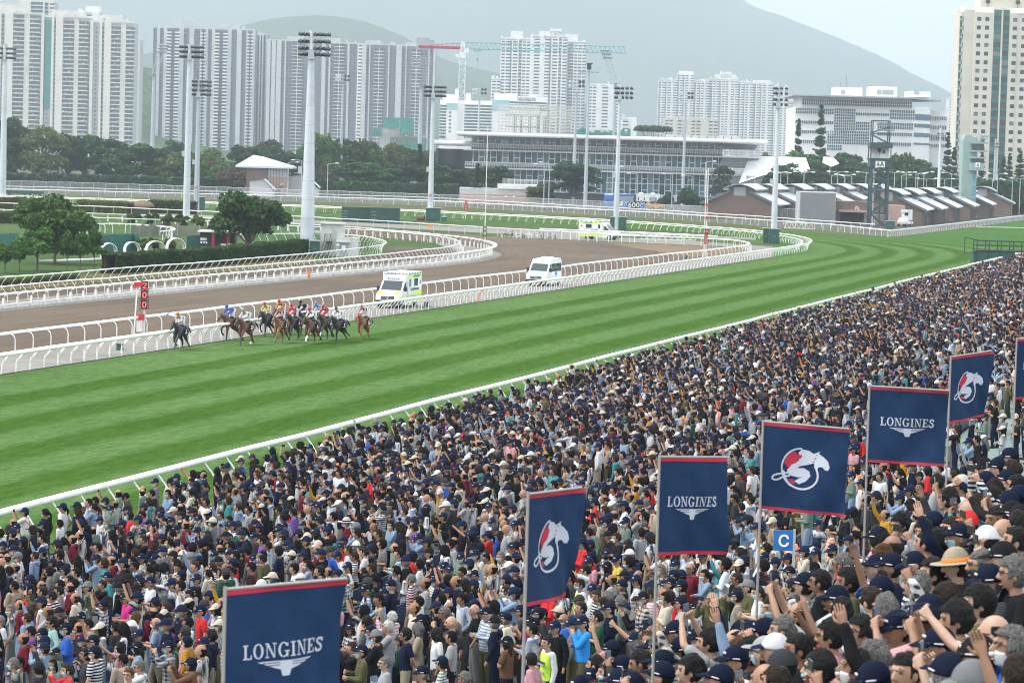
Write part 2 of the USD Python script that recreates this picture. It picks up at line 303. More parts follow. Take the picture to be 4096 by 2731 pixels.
poly_sheet('inner_kerb_path',np.vstack([resample(R3,160)[:110]+[0.9,0],(resample(R4,160)[:110]-[0.4,0])[::-1]]),0.010,CONCRETE,'concrete strip between the two inner rails')
poly_sheet('back_path',np.vstack([px_line([(3020,960),(2700,943),(2450,946),(2236,943),(2000,936),(1736,921),(1500,908),(1140,890),(800,872),(500,858)]),px_line([(500,850),(800,860),(1140,876),(1500,893),(1736,903),(2000,914),(2236,922),(2450,929),(2700,938),(2900,946),(3030,950)])]),0.004,CONCRETE,'pale concrete path behind the dirt track bend')
poly_sheet('dry_grass_strip',np.vstack([resample(R5,120)[:74]-[0.6,0],[(-116,352),(-113.5,300),(-113,240),(-113,180)]]),0.002,DRYGRASS,'dry yellowish grass strip under the hedge')
poly_sheet('yard',np.vstack([px_line([(-300,750),(245,757),(1000,774),(1708,792),(2472,836),(3085,876),(3562,915)]),[(-60,760),(-45,1400),(-400,1600),(-700,1200)]]),-0.03,ASPHALT,'grey yard behind the course')
# -- rails
def path_frames(P,spacing,start=0.0):
 P=np.asarray(P,float);d=np.r_[0,np.cumsum(np.linalg.norm(np.diff(P,axis=0),axis=1))]
 s=np.arange(start,d[-1],spacing);pos=np.stack([np.interp(s,d,P[:,k]) for k in (0,1)],1)
 ahead=np.stack([np.interp(np.minimum(s+0.3,d[-1]),d,P[:,k]) for k in (0,1)],1)-np.stack([np.interp(np.maximum(s-0.3,0),d,P[:,k]) for k in (0,1)],1)
 t=ahead/np.maximum(np.linalg.norm(ahead,axis=1,keepdims=True),1e-9);return pos,t
def rail(name,label,P,z=1.15,r=0.062,spacing=2.0,style='lean',side=-1.0,m=None,post_m=None,group=None,beam=None,post_r=0.026,ground=0.0,orange=()):
 m=m or WHITE;post_m=post_m or m
 o=thing(name,label,'rail',group=group)
 P=np.asarray(P,float);b=MB();Q=resample(P,max(8,int(np.linalg.norm(np.diff(P,axis=0),axis=1).sum()/1.6)))
 wob=(meshkit.noise(np.c_[Q*0.11,np.zeros(len(Q))],3)-.5)*0.07
 line=np.c_[Q,z+wob]
 if beam:
  t=np.gradient(Q,axis=0);t/=np.linalg.norm(t,axis=1,keepdims=True);nrm=np.c_[t[:,1],-t[:,0]];w,h=beam
  c=[np.c_[Q+nrm*sx*w/2,line[:,2]+sz*h/2] for sx,sz in ((-1,-1),(1,-1),(1,1),(-1,1))]
  for k in range(4):b.strip(c[k],c[(k+1)%4])
 else:b.tube(line,r,8)
 b.build('rail_tube',m,o,smooth=not beam)
 pos,t=path_frames(P,spacing,spacing*0.4)
 for k,(p,tt) in enumerate(zip(pos[:300],t)):
  nrm=np.array([tt[1],-tt[0]])*side;q=MB();e=np.r_[nrm,0];p3=np.r_[p,0];j=RNG.normal(0,0.025)
  tw=np.r_[tt,0]*j
  if style=='lean':q.tube([p3+e*.52+[0,0,ground],p3+e*.50+tw+[0,0,.52+ground],p3+e*.30+tw+[0,0,z-.38],p3+[0,0,z-.02]],post_r,4)
  elif style=='neck':q.tube([p3+e*.34+[0,0,ground],p3+e*.34+[0,0,z-.42],p3+e*.27+[0,0,z-.2],p3+e*.12+[0,0,z-.07],p3+[0,0,z-.05]],post_r*1.15,4)
  elif style=='slab':
   q.box(p3+e*.42+[0,0,(z-.4)/2],(.18,.18,z-.4),math.atan2(tt[1],tt[0]));q.tube([p3+e*.42+[0,0,z-.42],p3+e*.34+[0,0,z-.2],p3+e*.05+[0,0,z-.07]],.035,4)
  else:q.tube([p3+[0,0,ground],p3+[0,0,z]],post_r,4)
  q.build('post',ORANGE if k in orange else post_m,o)
 return o
ORANGE=plain('orange_post',(0.75,0.16,0.03),0.5)
R1=np.vstack([[(-68.0,120.0),(-68,250),(-68,420)],bend(TR,0.03,1.95,50)])
rail('turf_rail','white running rail with leaning posts along the inside of the turf track',np.vstack([[(-68.0,120),(-68,424)]]),1.15,.10,1.95,'lean',-1,orange=(68,),post_r=.032)
rail('turf_rail','second white rail standing close behind the turf running rail',np.vstack([[(-69.0,132),(-68.8,300),(-68.7,420)]]),1.08,.05,1.95,'lean',-1)
rail('turf_rail','white running rail curving round the far bend of the turf',np.vstack([[(-68,420)],bend(TR,0.02,1.98,60)]),1.2,.09,2.5,'lean',-1,post_r=.032)
rail('turf_rail','lower white rail doubled behind the far bend running rail',np.vstack([[(-69.2,412)],bend(TR-1.3,0.0,1.98,60)]),1.0,.06,2.5,'lean',-1)
rail('outer_rail','white rail in front of the crowd along the outside of the turf',smooth_line([(-38.9,60),(-38.9,160),(-38.6,230),(-38.4,300),(-38.0,380),(-37.2,440),(-36.2,520)],2),1.2,.115,2.35,'lean',1,orange=(18,),post_r=.035)
rail('chute_rail','white double rail running off to the distance beside the sheds',np.array(px_line([(3562,923),(3830,894),(4096,862),(4300,838)],1.2)),1.25,.09,2.6,'lean',-1)
rail('outer_bend_rail','white single rail along the outside of the far bend',OUT_RAIL,1.25,.10,3.9,'straight',1,post_r=.04)
rail('outer_bend_rail','second greyish rail behind the outside of the far bend',smooth_line(px_line([(3500,898),(3330,886),(3085,869),(2821,852),(2472,831),(2000,806),(1708,789),(1000,770),(245,750),(-250,740)],1.3),2),1.3,.09,4.4,'straight',1,m=DWHITE,post_r=.04)
rail('dirt_outer_rail','white beam rail with curved posts on the outside of the dirt track',R2,1.2,.05,2.7,'neck',1,beam=(.10,.16),post_r=.03)
rail('dirt_inner_rail','broad white rail on thick concrete posts inside the dirt track',R3,1.2,.05,2.6,'slab',-1,beam=(.42,.10),post_m=DWHITE,orange=(52,))
rail('training_outer_rail','thin white rail leaning over the outside of the training track',R4,1.2,.06,2.0,'lean',1)
rail('training_inner_rail','thin white rail with leaning posts inside the training track',R5,1.2,.065,2.0,'lean',-1)
rail('back_fence_rail','white single rail along the path behind the dirt bend',smooth_line(px_line([(3003,975),(2972,963),(2868,956),(2780,951)],1.2),2),1.2,.05,2.6,'straight',1,beam=(.1,.16),post_r=.03)
rail('back_fence_rail','upper white pipe rail behind the parked ambulance',px_line([(2870,945),(2600,933),(2480,928),(2160,915)],1.35),1.35,.11,4.5,'straight',1,post_r=.03)
rail('back_fence_rail','white picket of square posts in front of the parked ambulance',px_line([(2560,940),(2400,934),(2245,925)],1.25),1.25,.08,2.05,'straight',1,beam=(.12,.14),post_r=.07)
rail('back_fence_rail','long white single rail round the back of the dirt course',smooth_line(px_line([(2240,926),(1900,907),(1550,885),(1160,864),(854,847),(550,833),(330,824),(14,812),(-250,806)],1.3),2),1.3,.08,4.2,'straight',1,m=DWHITE,post_r=.03)
kb=MB()
K=resample(R3,200)[:110];t_=np.gradient(K,axis=0);t_/=np.linalg.norm(t_,axis=1,keepdims=True);nn=np.c_[t_[:,1],-t_[:,0]]
for a,b in (((.50,0),(.50,.34)),((.50,.34),(.72,.34)),((.72,.34),(.72,0))):kb.strip(np.c_[K-nn*a[0],np.full(len(K),a[1])],np.c_[K-nn*b[0],np.full(len(K),b[1])])
tag(kb.build('kerb',DWHITE),'low white concrete kerb under the broad dirt rail','kerb',None,'structure')
# -- haze
hz=MB();hz.span((-9100,-700,-2),(9100,15100,1350))
HAZE=usdkit.material(stage,'/World/Looks/haze',{"v":("principled_volume",{"color":(0.82,0.94,1.0),"density":1.5e-4,"anisotropy":0.45})},[],volume="v.volume")
tag(hz.build('haze',HAZE),'pale haze in the air','haze',None,'stuff')
# -- hills
def facing(x,y,Z):
 p=deep(x,y,Z);return float(p@_r0),float(p[2])
def frame_at(X,Z):p=_f0*Z+_r0*X;return (p[0],p[1],0.0)
def hill(name,label,ridge,Z,back,m,seed,rough=0.10,foot=1500):
 pts=np.array([facing(x,y,Z) for x,y in ridge]);xs=np.linspace(pts[0,0],pts[-1,0],170);hz=np.interp(xs,pts[:,0],pts[:,1])
 k=np.ones(7)/7;hz=np.convolve(np.pad(hz,3,mode='edge'),k,'valid')
 ts=np.linspace(-1,1,46);V=[]
 for t in ts:
  d=Z+(t*foot if t<0 else t*back);prof=(1-abs(t))**(0.85 if t<0 else 1.0)
  P=np.c_[xs/420.0,np.full(len(xs),d/420.0),np.zeros(len(xs))]
  n=meshkit.fbm(P,5,seed)-0.5;n2=0.5-np.abs(meshkit.fbm(P*[2.0,.7,1],4,seed+9)-0.5)*2
  h=hz*prof*(1+rough*3.2*n*(1-prof)*1.6)+hz*rough*(n2-.3)*(0.25+(1-prof))*min(1,(1-abs(t))*6)
  h+=hz.max()*0.018*(meshkit.fbm(P*9,3,seed+3)-.5)
  V.append(_f0*d+_r0*xs[:,None]+np.c_[np.zeros((len(xs),2)),np.maximum(h,-1)])
 n,m_=len(xs),len(ts);i,j=np.meshgrid(np.arange(m_-1),np.arange(n-1),indexing='ij')
 mb=MB();mb.add(np.vstack(V),np.stack([i*n+j,i*n+j+1,(i+1)*n+j+1,(i+1)*n+j],-1).reshape(-1,4))
 tag(mb.build(name,m,smooth=True),label,'hill',None,'structure')
def wood(name,cols,s):
 return mat(name,{"g":("geometry",{}),"v":("voronoi_texture",{"scale":s,"randomness":1.0}),"n":("noise_texture",{"scale":s*0.22,"detail":6.0,"roughness":0.65}),"n2":("noise_texture",{"scale":s*0.03,"detail":5.0,"roughness":0.6}),
 "r":("rgb_ramp",{"ramp":[(0.3,cols[0]),(0.5,cols[1]),(0.66,cols[2]),(0.74,cols[3])]}),"a":("math",{"math_type":"multiply_add","value2":0.35,"value3":0.0}),"b2":("math",{"math_type":"multiply_add","value2":0.65}),
 "m":("mix",{"mix_type":"multiply","fac":0.7}),"rv":("rgb_ramp",{"ramp":[(0.0,(1.3,1.3,1.2)),(0.6,(0.55,0.6,0.55))]}),"b":("bump",{"strength":1.0,"distance":6.0,"invert":True}),"p":("principled_bsdf",{"roughness":1.0,"specular_ior_level":0.05})},
 [("g.position","v.vector"),("g.position","n.vector"),("g.position","n2.vector"),("n.fac","a.value1"),("n2.fac","b2.value1"),("a.value","b2.value3"),("b2.value","r.fac"),("r.color","m.color1"),("v.distance","rv.fac"),("rv.color","m.color2"),("m.color","p.base_color"),("v.distance","b.height"),("b.normal","p.normal")])
WOOD=wood('wooded_hill',((0.028,0.062,0.022),(0.05,0.10,0.032),(0.085,0.13,0.05),(0.20,0.18,0.13)),0.085)
SCRUB=wood('scrub_hill',((0.03,0.06,0.03),(0.05,0.085,0.042),(0.085,0.11,0.062),(0.26,0.24,0.21)),0.05)
hill('hill','dark green wooded hill between the two rows of tower blocks',[(-400,430),(250,400),(520,300),(585,250),(650,300),(800,430),(1050,560),(1300,600)],2900,700,WOOD,4,0.08,600)
hill('hill','hazy blue green ridge behind the middle tower blocks',[(-900,260),(300,260),(620,210),(900,120),(1100,70),(1300,58),(1415,66),(1535,100),(1660,160),(1755,226),(1860,262),(2000,288),(2150,330),(2400,440),(2700,560)],6300,1800,SCRUB,11,0.10,1700)
hill('hill','pale distant mountain filling the sky behind everything',[(-1500,-500),(0,-330),(700,-120),(1000,-160),(1500,-330),(2200,-300),(2700,-130),(3000,10),(3150,80),(3350,150),(3600,265),(3800,390),(4100,470),(4700,560)],12000,2500,SCRUB,23,0.08,3000)
# -- building helpers
def glass(name,ramp,rough=0.12):
 return mat(name,{"g":("geometry",{}),"r":("rgb_ramp",{"ramp":ramp,"interpolate":True}),"p":("principled_bsdf",{"roughness":rough,"specular_ior_level":0.6})},[("g.random_per_island","r.fac"),("r.color","p.base_color")])
FLAT_GLASS=glass('flat_windows',[(0.0,(0.03,0.04,0.055)),(0.45,(0.07,0.085,0.11)),(0.7,(0.14,0.17,0.19)),(0.85,(0.3,0.33,0.34)),(1.0,(0.62,0.62,0.6))])
DARK_GLASS=glass('dark_flat_windows',[(0.0,(0.025,0.03,0.04)),(0.6,(0.06,0.07,0.09)),(0.88,(0.12,0.13,0.16)),(0.95,(0.4,0.42,0.44)),(1.0,(0.65,0.66,0.66))])
GREEN_GLASS=glass('green_flat_windows',[(0.0,(0.05,0.085,0.085)),(0.4,(0.10,0.16,0.155)),(0.7,(0.24,0.31,0.29)),(0.85,(0.42,0.46,0.44)),(1.0,(0.7,0.7,0.68))])
TEAL_GLASS=glass('teal_office_glass',[(0.0,(0.022,0.06,0.085)),(0.5,(0.035,0.085,0.115)),(0.85,(0.06,0.12,0.15)),(1.0,(0.13,0.2,0.22))],0.06)
BLUE_GLASS=glass('blue_office_glass',[(0.0,(0.03,0.075,0.115)),(0.6,(0.06,0.12,0.17)),(1.0,(0.16,0.24,0.28))],0.08)
CREAM=paint('cream_render',(0.62,0.60,0.54),0.8,0.05,0.08,dirt=(0.5,0.48,0.43))
GREYW=paint('grey_render',(0.50,0.50,0.50),0.8,0.05,0.08,dirt=(0.38,0.38,0.385))
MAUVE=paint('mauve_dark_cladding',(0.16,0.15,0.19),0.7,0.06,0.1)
WHITEB=paint('white_building',(0.74,0.73,0.71),0.75,0.04,0.08,dirt=(0.62,0.61,0.585))
BEIGE=paint('beige_tower_render',(0.56,0.525,0.45),0.8,0.04,0.1,dirt=(0.47,0.44,0.375))
ROOFW=paint('white_roof_panel',(0.78,0.78,0.77),0.45,0.03,0.3)
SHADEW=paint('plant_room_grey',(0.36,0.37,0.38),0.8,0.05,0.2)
NETG=paint('green_scaffold_net',(0.06,0.24,0.21),0.9,0.15,0.4)
STEEL=paint('galvanised_steel',(0.42,0.45,0.46),0.45,0.06,1.0,metal=0.2)
class Block:
 """a building facing the camera: px gives its columns as seen at height y_ref, Z its distance"""
 def __init__(s,name,label,x0,x1,ytop,Z,group=None,cat='tower block',depth=22.0,ybase=None):
  s.Z,s.yt=Z,ytop;X0,s.H=facing((x0+x1)/2,ytop,Z);s.X0=X0
  s.o=thing(name,label,cat,frame_at(X0,Z),YAW,group);s.D=depth;s.m={}
  s.x0,s.x1=s.X(x0),s.X(x1)
 def X(s,c,y=None):return facing(c,s.yt if y is None else y,s.Z)[0]-s.X0
 def Zh(s,y,x=None):
  return facing(2048 if x is None else x,y,s.Z)[1]
 def mb(s,k):return s.m.setdefault(k,MB())
 def box(s,k,xa,xb,ya,yb,za,zb):s.mb(k).span((xa,ya,za),(xb,yb,zb))
 def quad(s,k,xa,xb,y,za,zb):s.mb(k).add([[xa,y,za],[xb,y,za],[xb,y,zb],[xa,y,zb]],[[0,1,2,3]])
 def done(s,table):
  for k,mb in s.m.items():
   if not mb.v:continue
   p=mb.build(k,table[k],s.o)
   if k in ('windows','floor_bands','balconies','air_conditioners','side_windows'):tag(p,kind='stuff')
  return s.o
FL=2.85
def housing(name,label,x0,x1,ytop,Z,cols,walls,win,dark=None,group=None,roofs=(),fl=FL,band=None,zlow=0.0,depth=20.0,seed=0,edge=1.2):
 """cols: (px from, px to, kind): P pier, B window bay with balconies, D dark recessed bay with small windows, F framed bay, R deep recess, S slit of small windows, W wall with windows pairs, N netted recess"""
 b=Block(name,label,x0,x1,ytop,Z,group,depth=depth);r=np.random.default_rng(seed+5);H=b.H;nf=int(H/fl)
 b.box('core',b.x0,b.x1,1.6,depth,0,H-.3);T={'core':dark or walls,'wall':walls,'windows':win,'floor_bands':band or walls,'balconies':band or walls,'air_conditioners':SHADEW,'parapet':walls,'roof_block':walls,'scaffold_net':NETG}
 for a,c,k in cols:
  xa,xb=b.X(a),b.X(c);w=xb-xa
  if k=='P':b.box('wall',xa,xb,0,1.7,0,H)
  elif k=='Q':b.box('wall',xa,xb,1.0,1.7,0,H)
  elif k=='N':b.box('scaffold_net',xa,xb,1.2,1.55,H*.36,H-2)
  if k in 'BFDSRWV':
   for f in range(nf):
    z=f*fl
    if z<zlow:continue
    if k=='B':
     b.box('floor_bands',xa,xb,.5,1.7,z,z+.75);n=max(2,int(w/1.9));e=w/n
     for q in range(n):b.quad('windows',xa+q*e+.12,xa+(q+1)*e-.12,1.0+.35*r.random(),z+.75,z+fl-.1)
     if r.random()<.75:q=r.uniform(xa,xb-2.0);b.box('balconies',q,q+r.uniform(1.2,2.2),-.15,.55,z+.05,z+r.uniform(.5,1.15))
     if r.random()<.6:q=r.uniform(xa,xb-.8);b.box('air_conditioners',q,q+.8,.0,.5,z+1.1,z+1.7)
    elif k=='F':
     b.box('floor_bands',xa,xb,.2,1.7,z,z+.5);b.box('floor_bands',(xa+xb)/2-.2,(xa+xb)/2+.2,.25,1.7,z+.5,z+fl)
     for q in range(4):b.quad('windows',xa+q*w/4+.15,xa+(q+1)*w/4-.1,1.25+.1*r.random(),z+.5,z+fl)
    elif k=='D':
     n=max(1,int(w/2.4));e=w/n
     for q in range(n):
      u=r.uniform(.1,.5);b.quad('windows',xa+q*e+u,xa+q*e+u+r.uniform(.9,1.5),1.5-.1*r.random(),z+.9,z+2.3)
      if r.random()<.28:v=r.uniform(0,e-.9);b.box('air_conditioners',xa+q*e+v,xa+q*e+v+.8,.9,1.5,z+.3,z+.85)
    elif k=='V':
     bw=w*.36;sx=xa if f%1==0 else xb
     for u in ((xa-.3,xa+bw),(xb-bw,xb+.3)):
      b.box('balconies',u[0],u[1],-.9,1.6,z+.05,z+1.25)
     b.quad('windows',xa+bw,xb-bw,1.45,z+.3,z+2.5)
     b.quad('windows',xa,xa+bw,1.5,z+1.25,z+fl);b.quad('windows',xb-bw,xb,1.5,z+1.25,z+fl)
    elif k=='S':b.quad('windows',xa,xb,1.5,z+.9,z+2.2)
    elif k=='R':
     n=max(1,int(w/3));
     for q in range(n):b.quad('windows',xa+(q+.3)*w/n,xa+(q+.3)*w/n+1.0,1.55,z+1,z+2.1)
    elif k=='W':
     b.box('floor_bands',xa,xb,.1,1.7,z,z+.95);b.box('floor_bands',xa,xb,.1,1.7,z+2.2,z+fl);n=max(1,int(w/3.6));e=w/n
     for q in range(n):
      b.box('floor_bands',xa+q*e-.01,xa+q*e+e*.22,.1,1.7,z+.95,z+2.2)
      b.quad('windows',xa+q*e+e*.22,xa+q*e+e*.60,.55,z+.95,z+2.2);b.quad('windows',xa+q*e+e*.63,xa+(q+1)*e,.55,z+.95,z+2.2)
 for a,c,y0,y1 in roofs:b.box('roof_block',b.X(a),b.X(c),3.0,depth-3,b.Zh(y1,a)-4,b.Zh(y0,a))
 n=max(3,int((b.x1-b.x0)/5))
 b.box('parapet',b.x0+.2,b.x1-.2,.3,.6,H-.2,H+.9)
 for q in range(n):u=r.uniform(b.x0,b.x1-3);b.box('parapet',u,u+r.uniform(.3,3),2,4,H,H+r.uniform(1.0,3.2))
 return b.done(T)
def C(scale,ox,s):return [(ox+float(a)/scale,ox+float(c)/scale,k) for a,c,k in s]
LG='cream tower blocks on the left'
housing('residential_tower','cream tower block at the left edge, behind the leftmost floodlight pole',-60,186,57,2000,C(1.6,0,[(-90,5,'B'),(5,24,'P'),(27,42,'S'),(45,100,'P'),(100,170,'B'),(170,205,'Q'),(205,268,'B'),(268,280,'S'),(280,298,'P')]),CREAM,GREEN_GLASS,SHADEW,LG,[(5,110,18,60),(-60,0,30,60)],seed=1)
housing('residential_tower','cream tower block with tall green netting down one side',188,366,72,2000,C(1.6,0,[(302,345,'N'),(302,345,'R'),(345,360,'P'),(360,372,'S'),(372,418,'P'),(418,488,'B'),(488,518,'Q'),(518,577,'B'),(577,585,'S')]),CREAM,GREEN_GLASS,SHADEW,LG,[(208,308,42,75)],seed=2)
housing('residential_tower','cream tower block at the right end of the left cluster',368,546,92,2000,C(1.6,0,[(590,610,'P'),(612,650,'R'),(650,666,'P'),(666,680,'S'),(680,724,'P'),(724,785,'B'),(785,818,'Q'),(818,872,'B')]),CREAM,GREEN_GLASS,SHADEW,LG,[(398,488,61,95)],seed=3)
housing('residential_tower','narrow cream tower slab peeping out at the end of the left cluster',546,566,160,2080,C(1.6,0,[(873,882,'R'),(882,905,'P')]),CREAM,GREEN_GLASS,SHADEW,LG,seed=4)
housing('residential_tower','taller rear tower with blue green windows behind the left cluster',84,226,10,2250,C(1.6,0,[(135,212,'P'),(212,290,'B'),(290,300,'P'),(300,325,'S'),(325,362,'W')]),CREAM,BLUE_GLASS,SHADEW,LG,[(90,176,-12,12)],seed=5,zlow=70)
housing('residential_tower','pale bluish rear tower top between the cream towers',318,405,52,2500,C(1.6,0,[(510,560,'P'),(560,600,'W'),(600,648,'P')]),WHITEB,FLAT_GLASS,SHADEW,LG,[(348,405,27,55)],seed=6,zlow=70)
MG='grey tower blocks in the middle'
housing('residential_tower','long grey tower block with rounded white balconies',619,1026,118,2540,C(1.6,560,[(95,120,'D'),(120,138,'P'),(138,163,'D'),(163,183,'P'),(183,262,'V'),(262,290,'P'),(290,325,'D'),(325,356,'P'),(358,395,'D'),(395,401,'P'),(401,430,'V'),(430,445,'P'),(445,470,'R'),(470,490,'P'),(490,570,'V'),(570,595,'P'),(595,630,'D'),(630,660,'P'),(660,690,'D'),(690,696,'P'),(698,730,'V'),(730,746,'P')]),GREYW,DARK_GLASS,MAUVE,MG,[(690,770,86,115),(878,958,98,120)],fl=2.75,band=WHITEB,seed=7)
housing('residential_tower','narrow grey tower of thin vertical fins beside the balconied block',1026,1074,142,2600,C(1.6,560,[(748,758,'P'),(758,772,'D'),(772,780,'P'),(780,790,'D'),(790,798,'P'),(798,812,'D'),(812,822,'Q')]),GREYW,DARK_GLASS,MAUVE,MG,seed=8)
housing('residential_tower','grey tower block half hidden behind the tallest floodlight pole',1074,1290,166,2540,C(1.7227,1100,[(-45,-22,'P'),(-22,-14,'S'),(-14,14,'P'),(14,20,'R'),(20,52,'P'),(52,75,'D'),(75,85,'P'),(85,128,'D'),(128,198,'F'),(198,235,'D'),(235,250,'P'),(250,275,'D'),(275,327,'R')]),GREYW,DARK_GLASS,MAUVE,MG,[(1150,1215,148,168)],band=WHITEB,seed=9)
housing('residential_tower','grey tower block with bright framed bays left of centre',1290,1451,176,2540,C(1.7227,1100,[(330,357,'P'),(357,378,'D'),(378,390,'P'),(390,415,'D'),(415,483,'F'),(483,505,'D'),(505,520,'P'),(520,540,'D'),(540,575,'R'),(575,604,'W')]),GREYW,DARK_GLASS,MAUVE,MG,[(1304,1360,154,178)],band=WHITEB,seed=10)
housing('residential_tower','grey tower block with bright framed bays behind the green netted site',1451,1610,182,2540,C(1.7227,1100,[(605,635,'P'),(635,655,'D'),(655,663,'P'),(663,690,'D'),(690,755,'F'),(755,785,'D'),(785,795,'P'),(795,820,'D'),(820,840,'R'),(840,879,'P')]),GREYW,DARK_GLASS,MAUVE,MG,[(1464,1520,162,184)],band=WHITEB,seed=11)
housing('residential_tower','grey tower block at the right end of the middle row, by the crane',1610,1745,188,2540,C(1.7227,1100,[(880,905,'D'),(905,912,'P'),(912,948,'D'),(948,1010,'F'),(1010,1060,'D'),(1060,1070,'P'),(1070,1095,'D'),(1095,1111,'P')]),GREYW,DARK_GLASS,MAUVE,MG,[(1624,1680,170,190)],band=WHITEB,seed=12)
WG='white tower blocks behind the crane'
housing('residential_tower','white tower block left behind the crane jib',2003,2122,158,2750,C(1.7227,1650,[(610,640,'W'),(640,676,'W'),(676,686,'R'),(686,725,'W'),(725,735,'P'),(735,755,'B'),(755,812,'W')]),WHITEB,FLAT_GLASS,SHADEW,WG,[(2042,2092,125,160)],seed=13)
housing('residential_tower','widest white tower block behind the crane jib, with roof aerials',2122,2270,148,2750,C(1.7227,1650,[(812,830,'P'),(830,880,'W'),(880,905,'P'),(905,945,'W'),(945,957,'R'),(957,1000,'W'),(1000,1010,'P'),(1010,1028,'B'),(1028,1068,'W')]),WHITEB,FLAT_GLASS,SHADEW,WG,[(2156,2245,126,150),(2200,2245,116,150)],seed=14)
housing('residential_tower','white tower block right behind the crane jib',2258,2345,170,2800,C(1.7227,1650,[(1048,1072,'W'),(1072,1082,'R'),(1082,1110,'B'),(1110,1135,'W'),(1135,1197,'W')]),WHITEB,FLAT_GLASS,SHADEW,WG,[(2258,2310,138,172)],seed=15)
housing('residential_block','low white block left of the white towers',1965,2003,318,2700,[(1965,2003,'W')],WHITEB,FLAT_GLASS,SHADEW,WG,seed=16)
housing('residential_block','white slab block with three columns of windows right of the white towers',2350,2486,342,2700,[(2350,2385,'W'),(2385,2402,'P'),(2402,2433,'W'),(2433,2456,'P'),(2456,2486,'W')],WHITEB,FLAT_GLASS,SHADEW,None,seed=17)
housing('residential_block','short pinkish white block beside the green netting',2484,2546,475,2500,[(2484,2512,'W'),(2512,2526,'Q'),(2526,2546,'P')],WHITEB,FLAT_GLASS,SHADEW,None,seed=18)
FG='far white tower blocks'
for lab,a,c,yt,rf,sd in (('left end of the far white estate',2634,2708,320,[],1),('second tower from the left of the far white estate',2708,2775,300,[(2716,2772,285,302)],2),('far white tower with stepped stair openings',2775,2834,325,[(2800,2834,318,326)],3),('broadest far white tower with the tallest roof block',2834,2952,318,[(2860,2944,298,320),(2880,2925,288,300)],4),('far white tower with faint yellow strips',2952,3012,330,[],5),('far white tower with a square roof block',3012,3088,335,[(3014,3080,322,336)],6),('far white tower behind the slim lamp pole',3088,3150,350,[],7),('faintest far white tower at the office block',3146,3200,405,[],8)):
 w=(c-a)
 cl=[(a+w*u,a+w*v,k) for u,v,k in ((0,.12,'S'),(.12,.34,'W'),(.34,.42,'R'),(.42,.66,'W'),(.66,.72,'P'),(.72,1,'W'))]
 housing('residential_tower','far hazy white tower block: '+lab if sd>1 else 'hazy white tower block at the '+lab,a,c,yt,3500,cl,WHITEB,FLAT_GLASS,GREYW,FG,rf,seed=20+sd)
housing('residential_block','low beige block in front of the far white towers',2656,2870,478,2600,[(2656,2690,'W'),(2690,2705,'P'),(2705,2745,'W'),(2745,2760,'P'),(2760,2800,'W'),(2800,2830,'P'),(2830,2870,'W')],BEIGE,FLAT_GLASS,SHADEW,None,[(2698,2760,466,480)],seed=31)
housing('residential_block','pale distant block right of the office building',3790,3830,392,3000,[(3790,3830,'W')],WHITEB,FLAT_GLASS,GREYW,None,seed=32)
# -- right-hand tower, each window a part
GREENP=paint('green_tower_panel',(0.035,0.15,0.11),0.5,0.08,0.3)
FRAMEG=plain('dark_window_frame',(0.05,0.055,0.06),0.5)
def pane_mats(base,n,seed,name):
 r=np.random.default_rng(seed);return [plain(f'{name}_{k}',np.clip(np.array(base)*r.uniform(.55,1.6)+(r.random()<.2)*.12,0,1),0.12,0,.6) for k in range(n)]
RP=pane_mats((0.05,0.065,0.085),6,3,'tower_pane')
b=Block('residential_tower','beige tower block with green window strips at the right edge',3836,4130,40,1000,depth=24);H=b.H;nf=21;fl=2.81
r=np.random.default_rng(4)
def tx(v):return b.X(3780+v/2.133,40)
b.box('core',tx(150),tx(720),1.4,24,0,H-.5)
ztop=H-2.6
def wall_run(xa,xb,wins,y0=0.0,key='wall'):
 ed=[xa]+[v for w in wins for v in w]+[xb]
 for q in range(0,len(ed),2):b.box(key,ed[q],ed[q+1],y0,y0+1.5,0,H)
 for f in range(nf+1):
  za=ztop-f*fl
  for w in wins:b.box(key,w[0],w[1],y0+.004,y0+1.5,max(za-fl+1.35,0) if f<nf else 0,za if f else H-.004)
  if f<nf:
   for w in wins:
    m=MB();m.add([[w[0],y0+.35,za-fl],[w[1],y0+.35,za-fl],[w[1],y0+.35,za],[w[0],y0+.35,za]],[[0,1,2,3]])
def windows_at(xa,xb,y,za,zb):
 w=MB();w.add([[xa,y,za],[xb,y,za],[xb,y,zb],[xa,y,zb]],[[0,1,2,3]])
 p=w.build('window',RP[int(r.integers(6))],b.o)
 fr=MB()
 for u in (xa+.03,xa+(xb-xa)*.33,xa+(xb-xa)*.66,xb-.03):fr.box((u,y-.04,(za+zb)/2),(.07,.06,zb-za))
 fr.box(((xa+xb)/2,y-.04,zb-.03),(xb-xa,.06,.07));fr.build('frame',FRAMEG,p)
def face(xa,xb,wins,y0):
 ed=[xa]+[v for w in wins for v in w]+[xb]
 for q in range(0,len(ed),2):b.box('wall',ed[q],ed[q+1],y0,y0+1.4,0,H-1.2)
 for w in wins:
  zs=H-2.75
  b.box('wall',w[0],w[1],y0+.003,y0+1.4,zs,H-1.2)
  for f in range(nf):
   zt=zs-f*fl;windows_at(w[0],w[1],y0+.32,zt-1.28,zt);b.box('wall',w[0],w[1],y0+.003,y0+1.4,zt-fl,zt-1.28)
face(tx(139),tx(166),[(tx(142),tx(161))],1.6)
b.box('green_strip',tx(121),tx(139),2.0,4,0,H-2.5)
b.box('wall',tx(117),tx(121),1.9,6,0,H-1.4)
b.box('wall',tx(166),tx(240),3.2,4.6,0,H-.8)
